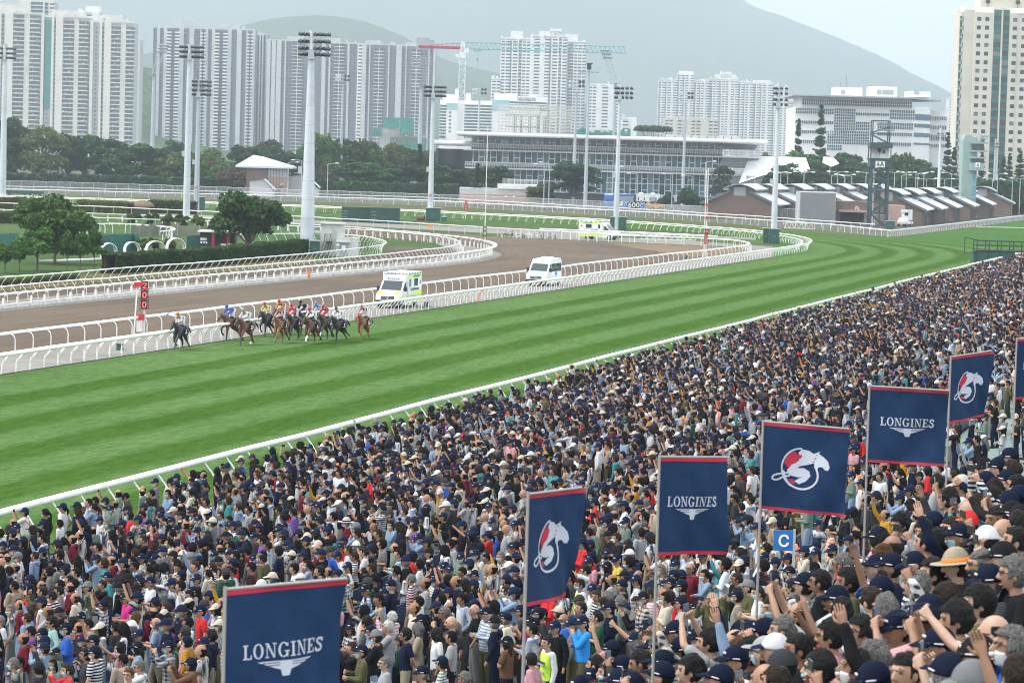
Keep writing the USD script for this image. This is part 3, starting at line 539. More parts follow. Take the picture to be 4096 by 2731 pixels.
for f in range(nf):
 z=H-4.0-f*fl;a=MB();a.box((tx(222),2.9,z),(1.2,.8,.7));a.build('air_conditioner',SHADEW,b.o);a=MB();a.box((tx(130),1.7,z+.3),(.9,.7,.6));a.build('air_conditioner',SHADEW,b.o)
face(tx(240),tx(402),[(tx(258),tx(293)),(tx(327),tx(362))],0.0)
face(tx(535),tx(600),[(tx(563),tx(599))],0.0);face(tx(600),tx(720),[(tx(640),tx(676))],0.25)
b.box('wall',tx(466),tx(478),-.35,1.4,0,H+.3)
for (ga,gb) in ((tx(402),tx(466)),(tx(478),tx(535))):
 zs=H-2.3;b.box('green_strip',ga,gb,.25,1.4,zs,H-.2)
 for f in range(nf):
  zt=zs-f*fl;windows_at(ga,gb,.55,zt-1.75,zt);b.box('green_strip',ga,gb,.3,1.4,zt-fl,zt-1.75)
for xa,xb,y0 in ((tx(117),tx(166),1.6),(tx(240),tx(402),0),(tx(535),tx(720),0)):
 m=b.mb('roof_edge');m.add([[xa,y0,H-1.25],[xb,y0,H-1.25],[xb,y0+1.6,H+.5],[xa,y0+1.6,H+.5]],[[0,1,2,3]])
b.box('roof_block',tx(305),tx(760),5,20,H-1,H+14)
b.done({'core':BEIGE,'wall':BEIGE,'green_strip':GREENP,'roof_edge':BEIGE,'roof_block':BEIGE})
for u in (363,618):m=MB();m.lathe([(0,-.05),(.75,-.03),(.8,.1),(0,.12)],sides=8);m.move(rotx(PI/2),(tx(u),4.7,H+2.6));m.bar((tx(u),4.75,H),(tx(u),4.75,H+2.2),.12);m.build('dish_aerial',FRAMEG,b.o)
# -- office building
b=Block('office_building','white office building with blue glass and a jutting flat roof',3180,3655,398,1200,depth=45,cat='office building')
def ox(v):return b.X(3140+v/1.8667,398)
def oz(v,u):return b.Zh(280+v/1.8667,3140+u/1.8667)
def curtain(xa,xb,za,zb,nx,nz,y=0.0,kg='glazing',kf='mullions'):
 for i in range(nx):
  for j in range(nz):b.quad(kg,xa+(xb-xa)*i/nx,xa+(xb-xa)*(i+1)/nx,y,za+(zb-za)*j/nz,za+(zb-za)*(j+1)/nz)
 for i in range(nx+1):u=xa+(xb-xa)*i/nx;b.box(kf,u-.09,u+.09,y-.12,y-.01,za,zb)
 for j in range(nz+1):u=za+(zb-za)*j/nz;b.box(kf,xa,xb,y-.10,y-.015,u-.08,u+.08)
b.box('wall',ox(76),ox(962),.5,42,0,oz(283,200));b.box('wall',ox(124),ox(942),1.2,40,0,oz(200,300))
curtain(ox(124),ox(942),oz(262,124),oz(218,124),50,2,.9)
for xa,xb,ya,yb,nx,nz in ((76,362,331,288,18,2),(76,362,405,380,18,1),(90,362,477,452,17,1),(90,320,549,524,15,1),(365,523,455,290,10,8),(318,632,558,456,19,5),(525,632,455,388,7,3),(318,430,602,559,7,2),(525,775,345,322,15,1),(778,965,373,301,11,3),(690,956,446,395,16,2),(690,950,496,468,16,1),(690,945,569,541,16,1)):
 u=(xa+xb)/2
 curtain(ox(xa),ox(xb),oz(ya,u),oz(yb,u),nx,nz,.42)
ang=1.0
def wing(k,t0,t1,za,zb,off):
 c,s_=math.cos(ang),math.sin(ang);p0=np.array([ox(962),.5]);d=np.array([c,s_]);n=np.array([s_,-c])
 A,B_=p0+d*t0+n*off,p0+d*t1+n*off;b.mb(k).add([[*A,za],[*B_,za],[*B_,zb],[*A,zb]],[[0,1,2,3]])
L=(ox(1112)-ox(962))/math.cos(ang);wing('wall',0,L,0,oz(275,1000),0)
for ya,yb in ((375,330),(430,402),(500,470),(560,545)):
 for q in range(14):wing('glazing',L*q/14,L*(q+.9)/14,oz(ya,1000),oz(yb,1000),.15)
b.box('wall',ox(1105),ox(1275),24,45,0,oz(298,1200))
for ya,yb in ((372,342),(442,412),(528,482),(578,553)):curtain(ox(1110),ox(1266),oz(ya,1190),oz(yb,1190),12,1,23.9)
b.mb('roof').prism([(ox(40),-6),(ox(945),-6),(ox(1235),30),(ox(1100),52),(ox(60),52)],oz(203,300),oz(192,300))
for xa,xb,ya in ((398,597,124),(668,860,118),(955,1112,155)):b.box('roof_block',ox(xa),ox(xb),14,32,oz(200,xa),oz(ya,xa))
for xa,xb in ((438,466),(708,740),(748,830),(985,1025)):b.box('louvres',ox(xa),ox(xb),13.85,14,oz(178,xa),oz(145,xa))
for u,h in ((483,35),(437,90),(1055,135),(675,108)):b.mb('aerials').bar((ox(u),18,oz(125,u)),(ox(u),18,oz(h,u)),.14)
b.done({'wall':WHITEB,'glazing':BLUE_GLASS,'mullions':WHITEB,'roof':SHADEW,'roof_block':WHITEB,'louvres':SHADEW,'aerials':FRAMEG})
# -- long glass-fronted building behind the course
ZB=850;b=Block('long_building','long three storey glass fronted building with a white roof edge',1830,3040,540,ZB,depth=30,cat='building')
PWHITE=paint('pale_metal',(0.66,0.67,0.67),0.5,0.04,0.4)
def lx(v):return b.X(1780+v/1.05,560)
def lz(v,u):return b.Zh(480+v/1.05,1780+u/1.05)
U=640
zz={k:lz(v,U) for k,v in dict(roof1=66,roof0=83,a1=86,a0=113,s1=138,b1=141,b0=190,t1=213,c1=217,c0=308).items()}
b.box('core',lx(112),lx(1165),1.0,28,0,zz['roof0'])
b.mb('roof').prism([(lx(55),-5),(lx(80),-7.5),(lx(1250),-7.5),(lx(1345),-2),(lx(1345),3),(lx(1200),26),(lx(60),26)],zz['roof0'],zz['roof1']-.1)
e=MB();e.tube([(lx(55),-6.2,(zz['roof0']+zz['roof1'])/2),(lx(85),-7.6,(zz['roof0']+zz['roof1'])/2),(lx(1250),-7.6,(zz['roof0']+zz['roof1'])/2),(lx(1345),-2.2,(zz['roof0']+zz['roof1'])/2+.1)],(zz['roof1']-zz['roof0'])/2,10);e.build('roof_edge',ROOFW,b.o,smooth=True)
LP=pane_mats((0.035,0.085,0.11),7,9,'stand_pane');rr=np.random.default_rng(2)
def bays(xa,xb,za,zb,n,rows,y):
 for i in range(n):
  u,v=xa+(xb-xa)*i/n,xa+(xb-xa)*(i+1)/n
  for j in range(rows):
   p,q=za+(zb-za)*j/rows,za+(zb-za)*(j+1)/rows;m=MB();m.add([[u,y,p],[v,y,p],[v,y,q],[u,y,q]],[[0,1,2,3]]);m.build('pane',LP[int(rr.integers(7))],b.o)
   if i%2:t=p+(q-p)*(.45 if j else .42);b.box('mullions',u,v,y-.12,y-.01,t-.10,t+.10)
 for i in range(n+1):u=xa+(xb-xa)*i/n;b.box('mullions',u-.11,u+.11,y-.16,y-.005,za,zb)
 for j in range(rows+1):t=za+(zb-za)*j/rows;b.box('mullions',xa,xb,y-.14,y-.008,t-.1,t+.1)
bays(lx(114),lx(1158),zz['a0'],zz['a1'],42,1,.9);bays(lx(120),lx(1150),zz['b0'],zz['b1'],42,1,.7);bays(lx(128),lx(1146),zz['c0'],zz['c1'],42,2,.5)
for za,zb,xa,xb in ((zz['s1']-.1,zz['a0'],80,1320),(zz['t1']-.1,zz['b0'],88,1312)):
 b.box('balcony_slab',lx(xa),lx(xb),-2.2,1.2,za-.25,za+.15)
 for t in np.linspace(.35,1.0,6):b.box('balcony_rail',lx(xa),lx(xb),-2.25,-2.18,za+.15+t*(zb-za-.1)-.05,za+.15+t*(zb-za-.1)+.03)
 for t in np.linspace(lx(xa),lx(xb),120):b.box('balcony_rail',t-.05,t+.05,-2.32,-2.26,za,zb)
for za,zb,xa,xb,sl in ((zz['a0']+.4,zz['a1'],1158,1312,.8),(zz['b0']+.3,zz['b1'],1150,1300,1.2),(zz['c0'],zz['c1'],1146,1285,2.2)):
 b.box('core',lx(xa),lx(xb)-sl,.9,20,za,zb)
 n=34
 for i in range(n+1):t=lx(xa)+(lx(xb)-lx(xa)-sl)*i/n;b.mb('sloped_screen').bar((t,.2,za),(t+sl,-1.2,zb),.10,.16)
 for t in (.0,.25,.5,.75,1.0):b.mb('sloped_screen').bar((lx(xa)+sl*t,.2-1.4*t,za+(zb-za)*t),(lx(xb)-sl+sl*t,.2-1.4*t,za+(zb-za)*t),.1,.12)
for i in range(9):b.box('solar_panels',lx(935+i*34),lx(965+i*34),4,10,zz['roof1'],zz['roof1']+.9)
b.done({'core':FRAMEG,'roof':ROOFW,'mullions':PWHITE,'balcony_slab':PWHITE,'balcony_rail':PWHITE,'sloped_screen':STEEL,'solar_panels':SHADEW})
b=Block('low_glass_hall','lower glass hall with a white curved roof edge, left of the long building',1725,1885,565,880,depth=30,cat='building')
b.box('core',b.X(1745),b.X(1885),1,26,0,b.H-2.2);b.box('roof',b.X(1722),b.X(1888),-6,28,b.H-1.0,b.H-.2);e=MB();e.tube([(b.X(1722),-6,b.H-.6),(b.X(1888),-6,b.H-.6)],.75,8);e.build('roof_edge',ROOFW,b.o,smooth=True)
for i in range(22):u=b.X(1745)+(b.X(1885)-b.X(1745))*i/22;b.quad('glazing',u,u+.9,.95,0,b.H-2.3)
b.done({'core':FRAMEG,'roof':ROOFW,'glazing':TEAL_GLASS})
# -- hotel, steel frame, crane, netted site
HBLUE=paint('pale_blue_panel',(0.30,0.50,0.54),0.6,0.05,0.2)
b=Block('hotel_building','white hotel with pale blue glass bands and a name board on its roof',1755,2190,402,1900,depth=30,cat='hotel')
def hx(v):return b.X(1650+v/1.7227,420)
def hzz(v,u):return b.Zh(100+v/1.7227,1650+u/1.7227)
b.box('wall',hx(190),hx(600),1,30,0,hzz(520,360));b.box('wall',hx(548),hx(930),0,28,0,hzz(520,700));b.box('wall',hx(236),hx(312),-.6,1,0,hzz(540,270))
b.box('blue_panel',hx(236),hx(312),-.75,-.6,hzz(585,270),hzz(540,270));b.box('blue_panel',hx(550),hx(667),-.2,0,hzz(592,600),hzz(517,600))
for xa,xb,n in ((190,236,11),(360,548,11),(667,925,3)):
 for f in range(n):
  z1=hzz((546 if xa<600 else 524)+f*21,(xa+xb)/2);b.box('floor_bands',hx(xa),hx(xb),-.1-(.3 if xa<600 else .35),1,z1-.7,z1)
  m=max(2,int((hx(xb)-hx(xa))/2.5))
  for q in range(m):u=hx(xa)+(hx(xb)-hx(xa))*q/m;b.quad('glazing',u,u+(hx(xb)-hx(xa))/m,-.12 if xa>600 else .9,z1-2.2,z1-.7)
for f in range(6):z=hzz(598+26*f,262);b.quad('glazing',hx(255),hx(270),-.62,z-1.3,z)
b.box('name_board',hx(726),hx(930),-1.2,-.8,hzz(534,830),hzz(495,830))
for xa,xb,ya in ((205,290,478),(290,312,440),(365,400,470),(560,640,475),(640,720,470),(800,860,475)):b.box('roof_block',hx(xa),hx(xb),6,18,hzz(525,xa),hzz(ya,xa))
b.done({'wall':WHITEB,'blue_panel':HBLUE,'floor_bands':WHITEB,'glazing':glass('hotel_glass',[(0,(0.10,0.17,0.19)),(.5,(0.19,0.29,0.31)),(1,(0.33,0.42,0.43))],.15),'name_board':ROOFW,'roof_block':WHITEB})
INK=plain('dark_lettering',(0.02,0.03,0.045),0.5)
def lettering(text,height,mat_,parent,M,off,depth=.02,bold=True,name='lettering',width=None):
 t=meshkit.text_mesh(text,height,depth,bold);v=np.array(t.vertices);v[:,0]-=(v[:,0].min()+v[:,0].max())/2
 if width:v[:,0]*=width/(v[:,0].max()-v[:,0].min())
 q=MB();q.add(v,t.faces);q.move(M,off);return q.build(name,mat_,parent)
STAND=np.array([[1,0,0],[0,0,-1],[0,1,0.0]])
lettering('REGAL RIVERSIDE HOTEL',1.9,INK,b.o,STAND,(hx(790),-1.22,hzz(526,790)),width=hx(848)-hx(730))
b=Block('steel_frame','white open steel grid structure above the long building',1996,2288,425,1000,depth=16,cat='steel frame')
def sx(v):return b.X(1650+v/1.7227,430)
z0,z1=b.Zh(545,2100)-8,b.H
for i in range(13):
 u=sx(597)+(sx(880)-sx(597))*i/12
 for y in (0,14):b.box('grid',u-.14,u+.14,y,y+.3,z0,z1)
for i in range(14):
 u=sx(880)+(sx(1097)-sx(880))*i/13;y=10*i/13;b.box('grid',u-.12,u+.12,y,y+.3,z0,z1)
for j in range(10):
 z=z0+8+(z1-z0-8)*j/9
 for y in (0.0,14.0):b.box('grid',sx(597),sx(880),y+.02,y+.22,z-.13,z+.13)
 b.mb('grid').bar((sx(880),.1,z),(sx(1097),10.1,z),.2,.24)
for u in (700,745,800,860,905):b.box('ducts',sx(u),sx(u+22),5,9,z0,z1-3)
for z in (.25,.42,.60,.8):b.box('ducts',sx(640),sx(880),5,6.5,z0+(z1-z0)*z,z0+(z1-z0)*z+.8)
b.done({'grid':paint('cream_steel',(0.62,0.60,0.53),.5),'ducts':SHADEW})
ZC=1300;X0,_=facing(1852,200,ZC);cr=thing('tower_crane','white tower crane with a teal jib and a red counter jib','crane',frame_at(X0,ZC),YAW)
def kx(x,y):return facing(x,y,ZC)[0]-X0
def kz(x,y):return facing(x,y,ZC)[1]
TEALP=paint('teal_crane_paint',(0.05,0.30,0.33),.5);REDP=paint('red_crane_paint',(0.42,0.03,0.06),.5)
m=MB();zt=kz(1848,235);w=1.25
for sx_,sy_ in ((-1,-1),(1,-1),(1,1),(-1,1)):m.bar((sx_*w,sy_*w,0),(sx_*w,sy_*w,zt),.28)
n=22
for k in range(n):
 a,c=zt*k/n,zt*(k+1)/n;s_=1 if k%2 else -1
 for y in (-w,w):m.bar((-w*s_,y,a),(w*s_,y,c),.16);m.bar((-w,y,a),(w,y,a),.14)
 for x in (-w,w):m.bar((x,-w*s_,a),(x,w*s_,c),.16)
m.build('mast',WHITEB,cr)
m=MB();m.box((0,0,zt+1.2),(2.9,2.9,2.4));m.bar((-1,0,zt+2),(-.3,0,kz(1850,170)),.5);m.bar((1,0,zt+2),(.3,0,kz(1850,170)),.5);m.box((1.9,-1.8,zt+3.2),(1.5,1.5,2.0));m.box((-2.2,-1.2,zt+.8),(1.4,1.2,1.6));m.build('slewing_head',WHITEB,cr)
def truss(xa,xb,zl,zu,mt,nm,n,zu2=None):
 m=MB();zu2=zu if zu2 is None else zu2
 for y in (-.7,.7):m.bar((xa,y,zl),(xb,y,zl),.22)
 m.bar((xa,0,zu),(xb,0,zu2),.22)
 for k in range(n):
  p,q=xa+(xb-xa)*k/n,xa+(xb-xa)*(k+1)/n;h=zu+(zu2-zu)*(k+.5)/n
  for y in (-.7,.7):m.bar((p,y,zl),((p+q)/2,0,h),.12);m.bar((q,y,zl),((p+q)/2,0,h),.12)
 m.build(nm,mt,cr)
zl=kz(1860,198);truss(kx(1860,198),kx(2502,200),zl,zl+2.7,TEALP,'jib',34)
truss(kx(1842,196),kx(1676,195),zl-.1,zl+2.4,REDP,'counter_jib',8,zl+.7)
m=MB();m.span((kx(1676,190),-1.2,zl),(kx(1842,190),1.2,zl+.9));m.build('counter_jib_deck',REDP,cr)
m=MB();m.box((kx(1694,180),0,zl+1.6),(5.5,1.8,5.0));m.box((kx(1725,180),0,zl+2.2),(3.0,1.6,2.2));m.build('counterweight',SHADEW,cr)
m=MB();m.box((kx(1911,200),0,zl-.5),(3.4,1.8,.7));m.bar((kx(1911,200),0,zl-.6),(kx(1909,240),0,kz(1909,240)),.12);m.box((kx(1909,240),0,kz(1909,240)),(.9,.6,1.2));m.bar((kx(1909,240),0,kz(1909,240)),(kx(1909,315),0,kz(1909,316)),.22);m.build('trolley_and_hook',SHADEW,cr)
b=Block('building_site','half built concrete block wrapped in green netting behind the trees',1215,1700,470,1500,depth=25,cat='building site')
b.box('concrete',b.X(1527,520),b.X(1623,520),0,20,b.Zh(620),b.Zh(514,1575));b.box('concrete',b.X(1520,545),b.X(1700,545),1,20,0,b.Zh(545,1600))
for xa,xb,ya,yb in ((1536,1600,470,512),(1600,1655,474,540),(1510,1528,505,545),(1490,1515,510,545),(1640,1655,480,545),(1215,1300,540,575),(1560,1705,548,640)):b.box('netting',b.X(xa,yb),b.X(xb,yb),-1.0-(xa%3)*.2,-.6,b.Zh(yb,xa),b.Zh(ya,xa))
rr2=np.random.default_rng(8)
for k in range(60):u=b.X(rr2.uniform(1490,1700),545);z=b.Zh(545,1600);b.mb('scaffold_poles').bar((u,-1.6,z-4),(u+rr2.normal(0,.6),-1.6,z+rr2.uniform(.5,5)),.1)
b.done({'concrete':GREYW,'netting':NETG,'scaffold_poles':paint('bamboo',(.35,.29,.2),.8)})
b=Block('building_site','low building site with ragged green netting right of the white steel grid',2305,2520,512,1250,depth=12,cat='building site')
for k in range(18):u0=2305+k*12;b.box('netting',b.X(u0),b.X(u0+12.2),-.2-.3*(k%2),0,0,b.H-rr2.uniform(0,2.2))
b.box('concrete',b.X(2340),b.X(2440),.2,10,0,b.H-.6);b.done({'netting':NETG,'concrete':BEIGE})
# -- floodlight poles
POLEW=paint('pale_pole_paint',(0.50,0.53,0.56),0.5,0.05,0.35,dirt=(0.38,0.41,0.44));POLEG=paint('grey_pole_paint',(0.36,0.40,0.43),0.5,0.06,0.4)
LAMP=plain('lamp_housing',(0.025,0.028,0.035),0.45);LAMPG=plain('lamp_visor',(0.30,0.33,0.36),0.4,.3);GREENB=paint('green_cabinet',(0.018,0.075,0.06),0.5,0.1,0.8);REDL=plain('red_light_glass',(0.5,0.02,0.03),.3)
def lamp_row(o,z,left,right,n_l,n_r,s=1.0):
 a=MB();a.box(((right-left)/2,0,z+.32*s),(right+left,.10,.08));a.build('arm',STEEL,o)
 for k in range(n_l+n_r):
  x=-left+(left-.25)*k/max(1,n_l-.5) if k<n_l else .45+(right-.35)*(k-n_l)/max(1,n_r-1)
  l=MB();y=-.25+.14*(k%3);l.cyl((x-.25*s,y,z+.02),(x+.27*s,y-.12,z-.05),.20*s,.24*s,8);l.box((x,y,z+.2*s),(.1,.1,.25*s));p=l.build('lamp',LAMP,o)
  v=MB();v.add([[x+.25*s,y-.35*s,z+.18*s],[x+.25*s,y+.15*s,z+.18*s],[x+.68*s,y+.12*s,z-.10*s],[x+.68*s,y-.38*s,z-.10*s]],[[0,1,2,3]]);v.build('visor',LAMPG,p)
def flood_a(name,label,base,ytop,rows,r0,r1,m=POLEW,left=1.5,right=2.0,nl=3,nr=4,s=1.0,box=True,num=None):
 p=at(*base);Z=depth_of(p);top=deep(base[0]+ROLL*(base[1]-ytop),ytop,Z)[2];o=thing(name,label,'floodlight',(p[0],p[1],0),YAW,'floodlight poles round the course')
 m_=MB();n=13;m_.tube([(0,0,top*k/n) for k in range(n+1)],[r0+(r1-r0)*k/n for k in range(n+1)],14);m_.build('pole',m,o,smooth=True)
 j=MB()
 for k in range(1,12):z=top*k/12;rr=r0+(r1-r0)*k/12;j.lathe([(rr+.004,z-.03),(rr+.018,z),(rr+.004,z+.03)],sides=14)
 tag(j.build('joint_bands',POLEG,o),kind='stuff')
 for y in rows:lamp_row(o,deep(base[0],y,Z)[2],left,right,nl,nr,s)
 if box:c=MB();c.box((0,-r1-.2,deep(base[0],rows[-1],Z)[2]),(.7,.5,1.1));c.build('control_box',POLEG,o);c=MB();c.box((-r0-.1,0,top*.38),(.5,.5,.9));c.build('junction_box',STEEL,o)
 f=MB();f.lathe([(r0+.35,0),(r0+.35,.08),(r0+.02,.12)],sides=14);f.build('base_plate',POLEG,o)
 if num:lettering(num,.45,REDL,o,STAND,(-r0*.2,-r0*.93,4.5),.01)
 return o
flood_a('floodlight_pole','white floodlight pole cut by the left edge of the photo',(10,800),178,(196,215,233),.75,.45)
flood_a('floodlight_pole','white floodlight pole with three lamp rows, left of the grey cabinet pole',(745,882),180,(190,209,229),.62,.38)
flood_a('floodlight_pole','grey floodlight pole with four lamp rows and a green cabinet at its foot',(785,850),322,(327,343,362,379),.55,.3,POLEG,num='29')
flood_a('floodlight_pole','tallest white floodlight pole, beside the white control hut',(1227,1022),126,(140,168,196,220),.92,.30,left=1.35,right=1.9,s=.85)
flood_a('floodlight_pole','grey white floodlight pole beside the rusty roller',(1720,884),342,(349,367,384),.55,.30,num='30')
flood_a('floodlight_pole','white floodlight pole behind the far ambulance',(2463,920),345,(354,373,391),.50,.22,left=.7,right=1.9,nl=2,nr=3)
flood_a('floodlight_pole','slim white floodlight pole between two green cabinets at the inner bend',(3094,970),333,(355,375,400,419),.52,.26,left=.6,right=1.1,nl=2,nr=2,s=.8)
for bx,by,ty,rows,lab in ((3750,870,512,(535,552),'thin pale floodlight pole left of the sage green tower'),(3972,855,555,(575,588),'grey floodlight pole before the beige tower block')):
 flood_a('floodlight_pole',lab,(bx,by),ty,rows,.42,.25,POLEW if bx<3900 else POLEG,left=.6,right=1.3,nl=1,nr=2,s=.9,box=False)
def flood_b(label,base,ytop,Z):
 X,top=facing(base[0]+ROLL*300,ytop,Z);o=thing('caged_floodlight',label,'floodlight',frame_at(X,Z),YAW,'caged floodlight poles in front of the town')
 ppm=FPX/Z;m=MB();m.tube([(0,0,0),(0,0,top-2.6)],[.5,.28],10);m.build('pole',POLEG,o,smooth=True)
 c=MB();w=2.1
 for z in (top-2.7,top-1.7,top):
  for y in (-.7,.7):c.bar((-w,y,z),(w,y,z),.09)
  for x in (-w,0,w):c.bar((x,-.7,z),(x,.7,z),.08)
 for x in np.linspace(-w,w,7):c.bar((x,-.7,top-2.7),(x,-.7,top-1.7),.05)
 for x in (-w,w,0):c.bar((x,-.7,top-2.7),(x,-.7,top),.08)
 c.build('cage',STEEL,o)
 for z in (top-.15,top-1.25):
  for x in (-1.8,-.9,.8,1.7):
   l=MB();l.lathe([(0,-.3),(.25,-.25),(.42,.1),(.36,.16),(0,.1)],sides=9);l.move(rotx(PI/2.4),(x,-.75,z));l.build('lamp',LAMP if (x>0) else POLEG,o,smooth=True)
for lab,bx,by,ty,Z in (('caged floodlight pole in front of the middle grey blocks',1366,700,305,900),('caged floodlight pole left of the long building',1911,700,358,900),('caged floodlight pole in front of the white steel grid',2298,650,327,800),('caged floodlight pole before the right part of the long building',2733,740,373,830)):flood_b(lab,(bx,by),ty,Z)
def flood_c(label,xb,yb,xt,yt,xh,yh,Z,wide):
 X,zb=facing(xb,yb,Z);Xp,zp=facing(xh,yh,Z);Xt,zt=facing(xt,yt,Z);o=thing('stadium_mast',label,'floodlight mast',frame_at(Xp,Z),YAW,'stadium masts with lattice heads')
 m=MB();m.tube([(0,0,0),(0,0,zp)],[1.0,.65],12);m.build('mast',POLEG,o,smooth=True)
 h=MB();a=np.array([0,0,zp]);e=np.array([Xt-Xp,0,zt]);n=9;pw=wide
 p=MB();p.box((0,0,zp),(4.2,2.6,.2))
 for x in (-2.1,2.1):
  for y in (-1.3,1.3):p.bar((x,y,zp),(x,y,zp+1.4),.08)
 p.build('platform',STEEL,o)
 for s_ in (-1,1):h.bar(a+[s_*pw*.5,0,0],e+[s_*pw*.5,0,0],.3 if wide<3 else .2)
 for k in range(n+1):q=a+(e-a)*k/n;h.bar(q-[pw,0,0],q+[pw,0,0],.14);h.bar(q+[0,-1.2,0],q+[0,1.2,0],.12)
 h.build('lattice_head',STEEL,o)
 for k in range(n-2,n+1):
  q=a+(e-a)*k/n
  for x in np.linspace(-pw,pw,5):l=MB();l.cyl(q+[x,-.5,0],q+[x+.1,-1.1,-.3],.38,.46,7);l.build('lamp',LAMPG,o)
flood_c('stadium mast leaning right in front of the balconied grey block',608,582,662,183,620,298,1350,1.8)
flood_c('stadium mast seen face on behind the crane counter jib',1682,600,1687,235,1686,345,1350,4.2)
flood_c('dark stadium mast with a head leaning left under the crane jib end',2456,560,2418,203,2460,335,1250,1.6)
p=at(2340,838);Z=depth_of(p);o=thing('floodlight_pole','tall grey pole with four flat lamps and a camera box on top, beside the dark tree','floodlight',(p[0],p[1],0),YAW);zt=deep(2352,262,Z)[2]
m=MB();m.tube([(0,0,0),(0,0,zt-1)],[.48,.22],12);m.build('pole',POLEG,o,smooth=True);m=MB();m.box((0,0,zt-.4),(1.0,.9,1.3));m.box((.1,0,zt+.35),(1.5,.9,.25));m.build('camera_box',LAMP,o)
for k,x in enumerate((-1.9,-.9,.9,1.9)):m=MB();m.bar((0,0,zt-1.6),(x*.8,0,zt-1.6),.1);m.box((x,0,zt-1.7),(.95,.6,.25));m.build('lamp',LAMPG,o)
# -- distance markers
RNUM=mat('lit_red_digits',{"p":("principled_bsdf",{"base_color":(0.9,0.06,0.04),"emission_color":(1.0,0.06,0.04),"emission_strength":0.75})},[])
YNUM=plain('yellow_digits',(0.75,0.78,0.25),.5);WNUM=plain('white_digits',(.82,.82,.80),.5);BOARD=plain('black_board',(0.012,0.012,0.014),.6)
def marker(label,base,ys,digits,h,num,two_posts=True,total=None,yaw=YAW):
 p=at(*base);Z=depth_of(p);o=thing('distance_marker',label,'distance marker',(p[0],p[1],0),yaw);zs=[deep(base[0],y,Z)[2] for y in ys];s=h*1.35
 m=MB();m.bar((.12,.1,0),(.12,.1,total or zs[0]+s*.6),.12);m.build('post',DWHITE,o)
 if two_posts:m=MB();m.bar((-.55,.05,0),(-.38,.05,zs[0]+.1),.09);m.build('post',WHITE,o);m=MB();m.box((-.3,-.05,zs[0]+.05),(.55,.25,.3));m.build('red_lamp',REDL,o);m=MB();m.box((-.12,.0,1.25),(.5,.2,.4));m.build('red_lamp',REDL,o);m=MB();m.box((-.18,.1,.75),(.4,.3,1.0));m.build('control_box',DWHITE,o)
 for z,dg in zip(zs,digits):
  m=MB();m.box((.1,0,z),(s*.86,.18,s));pl=m.build('number_board',BOARD,o)
  lettering(dg,h,num,pl,STAND,(.12,-.10,z-h*.5),.02,True,'digit')
  m=MB()
  for q in (-.62,.62):m.box((.1,.02,z+q*s*.9),(s*1.15,.3,.03))
  m.bar((.1+s*.55,.15,z-s*.6),(.1+s*.55,.15,z+s*.6),.03);m.build('guard',LAMP,pl)
 return o
marker('red 200 distance marker on two white posts beside the dirt rail',(568,1342),(1141,1179,1217),'200',.38,RNUM)
m4=marker('red 400 distance marker on the tall pole beside the turf rail',(2819,1031),(924,944,965),'400',.38,RNUM,False,total=11.6)
q=MB();q.bar((-.12,.1,0),(-.12,.1,11.4),.14);q.build('post',DWHITE,m4);q=MB();q.box((.15,-.1,5.2),(.5,.2,.25));q.build('red_lamp',REDL,m4);q=MB();q.box((.15,-.1,6.9),(.5,.2,.25));q.build('red_lamp',REDL,m4)
marker('yellow 400 distance marker on a tall grey pole inside the dirt bend',(1934,998),(914,933,953),'400',.38,YNUM,False,total=16.3)
marker('small red 600 distance marker beyond the containers',(1860,878),(809,823,837),'600',.38,RNUM,False)
marker('small red distance marker before the sheds near the tall green tower',(3717,893),(863,872,882),'800',.36,RNUM,False)
ZS=690;X0,zc=facing(2535,820,ZS);o=thing('distance_board','dark board reading 600 between two round blue emblems','sign',frame_at(X0,ZS),YAW);BLUEE=plain('emblem_blue',(0.03,0.10,0.42),.5);w=4.9
m=MB();m.box((0,.1,zc),(w,.12,1.45));m.build('board',LAMPG,o);m=MB();m.box((0,.02,zc),(w*.5,.1,1.44));m.build('number_panel',BOARD,o);lettering('600',.98,WNUM,o,STAND,(0,-.04,zc-.48),.02,True,'digits')
for x in (-1.83,1.83):
 m=MB();m.lathe([(0,0),(.58,0),(.58,.05),(0,.05)],sides=20);m.move(rotx(PI/2),(x,.02,zc));e=m.build('emblem',BLUEE,o);m=MB();a=np.linspace(.6,5.2,14);m.tube([(x+.33*math.cos(t),-.04,zc+.38*math.sin(t)) for t in a],.05,4);m.box((x+.15,-.04,zc),(.3,.05,.07));m.build('emblem_mark',WNUM,e)
for x in (-2.2,0,2.2):m=MB();m.bar((x,.3,0),(x,.3,zc+.6),.12);m.build('post',STEEL,o)
# -- observation towers
DGREEN=paint('dark_green_steel',(0.03,0.062,0.065),0.5,0.1,0.6)
ZT=628;X0,_=facing(3515,780,ZT);o=thing('lattice_tower','dark green lattice tower with a cabin marked 4A','observation tower',frame_at(X0,ZT),YAW)
tX= lambda x,y:facing(x,y,ZT)[0]-X0
tz= lambda y:facing(3515,y,ZT)[1]
w=1.75
for x in (-w,w):
 for y in (0,3.5):m=MB();m.bar((x,y,0),(x,y,tz(664)),.42);m.build('leg',DGREEN,o)
zz_=[0,2.6,4.9,7.3,9.7,tz(664)]
m=MB()
for k in range(5):
 a,c=zz_[k],zz_[k+1];s_=1 if k%2 else -1
 for y in (0,3.5):m.bar((-w*s_,y,a),(w*s_,y,c),.26);m.bar((-w,y,c),(w,y,c),.24)
 for x in (-w,w):m.bar((x,0,c),(x,3.5,c),.2);m.bar((x,0 if k%2 else 3.5,a),(x,3.5 if k%2 else 0,c),.2)
tag(m.build('bracing',DGREEN,o),kind='stuff')
m=MB()
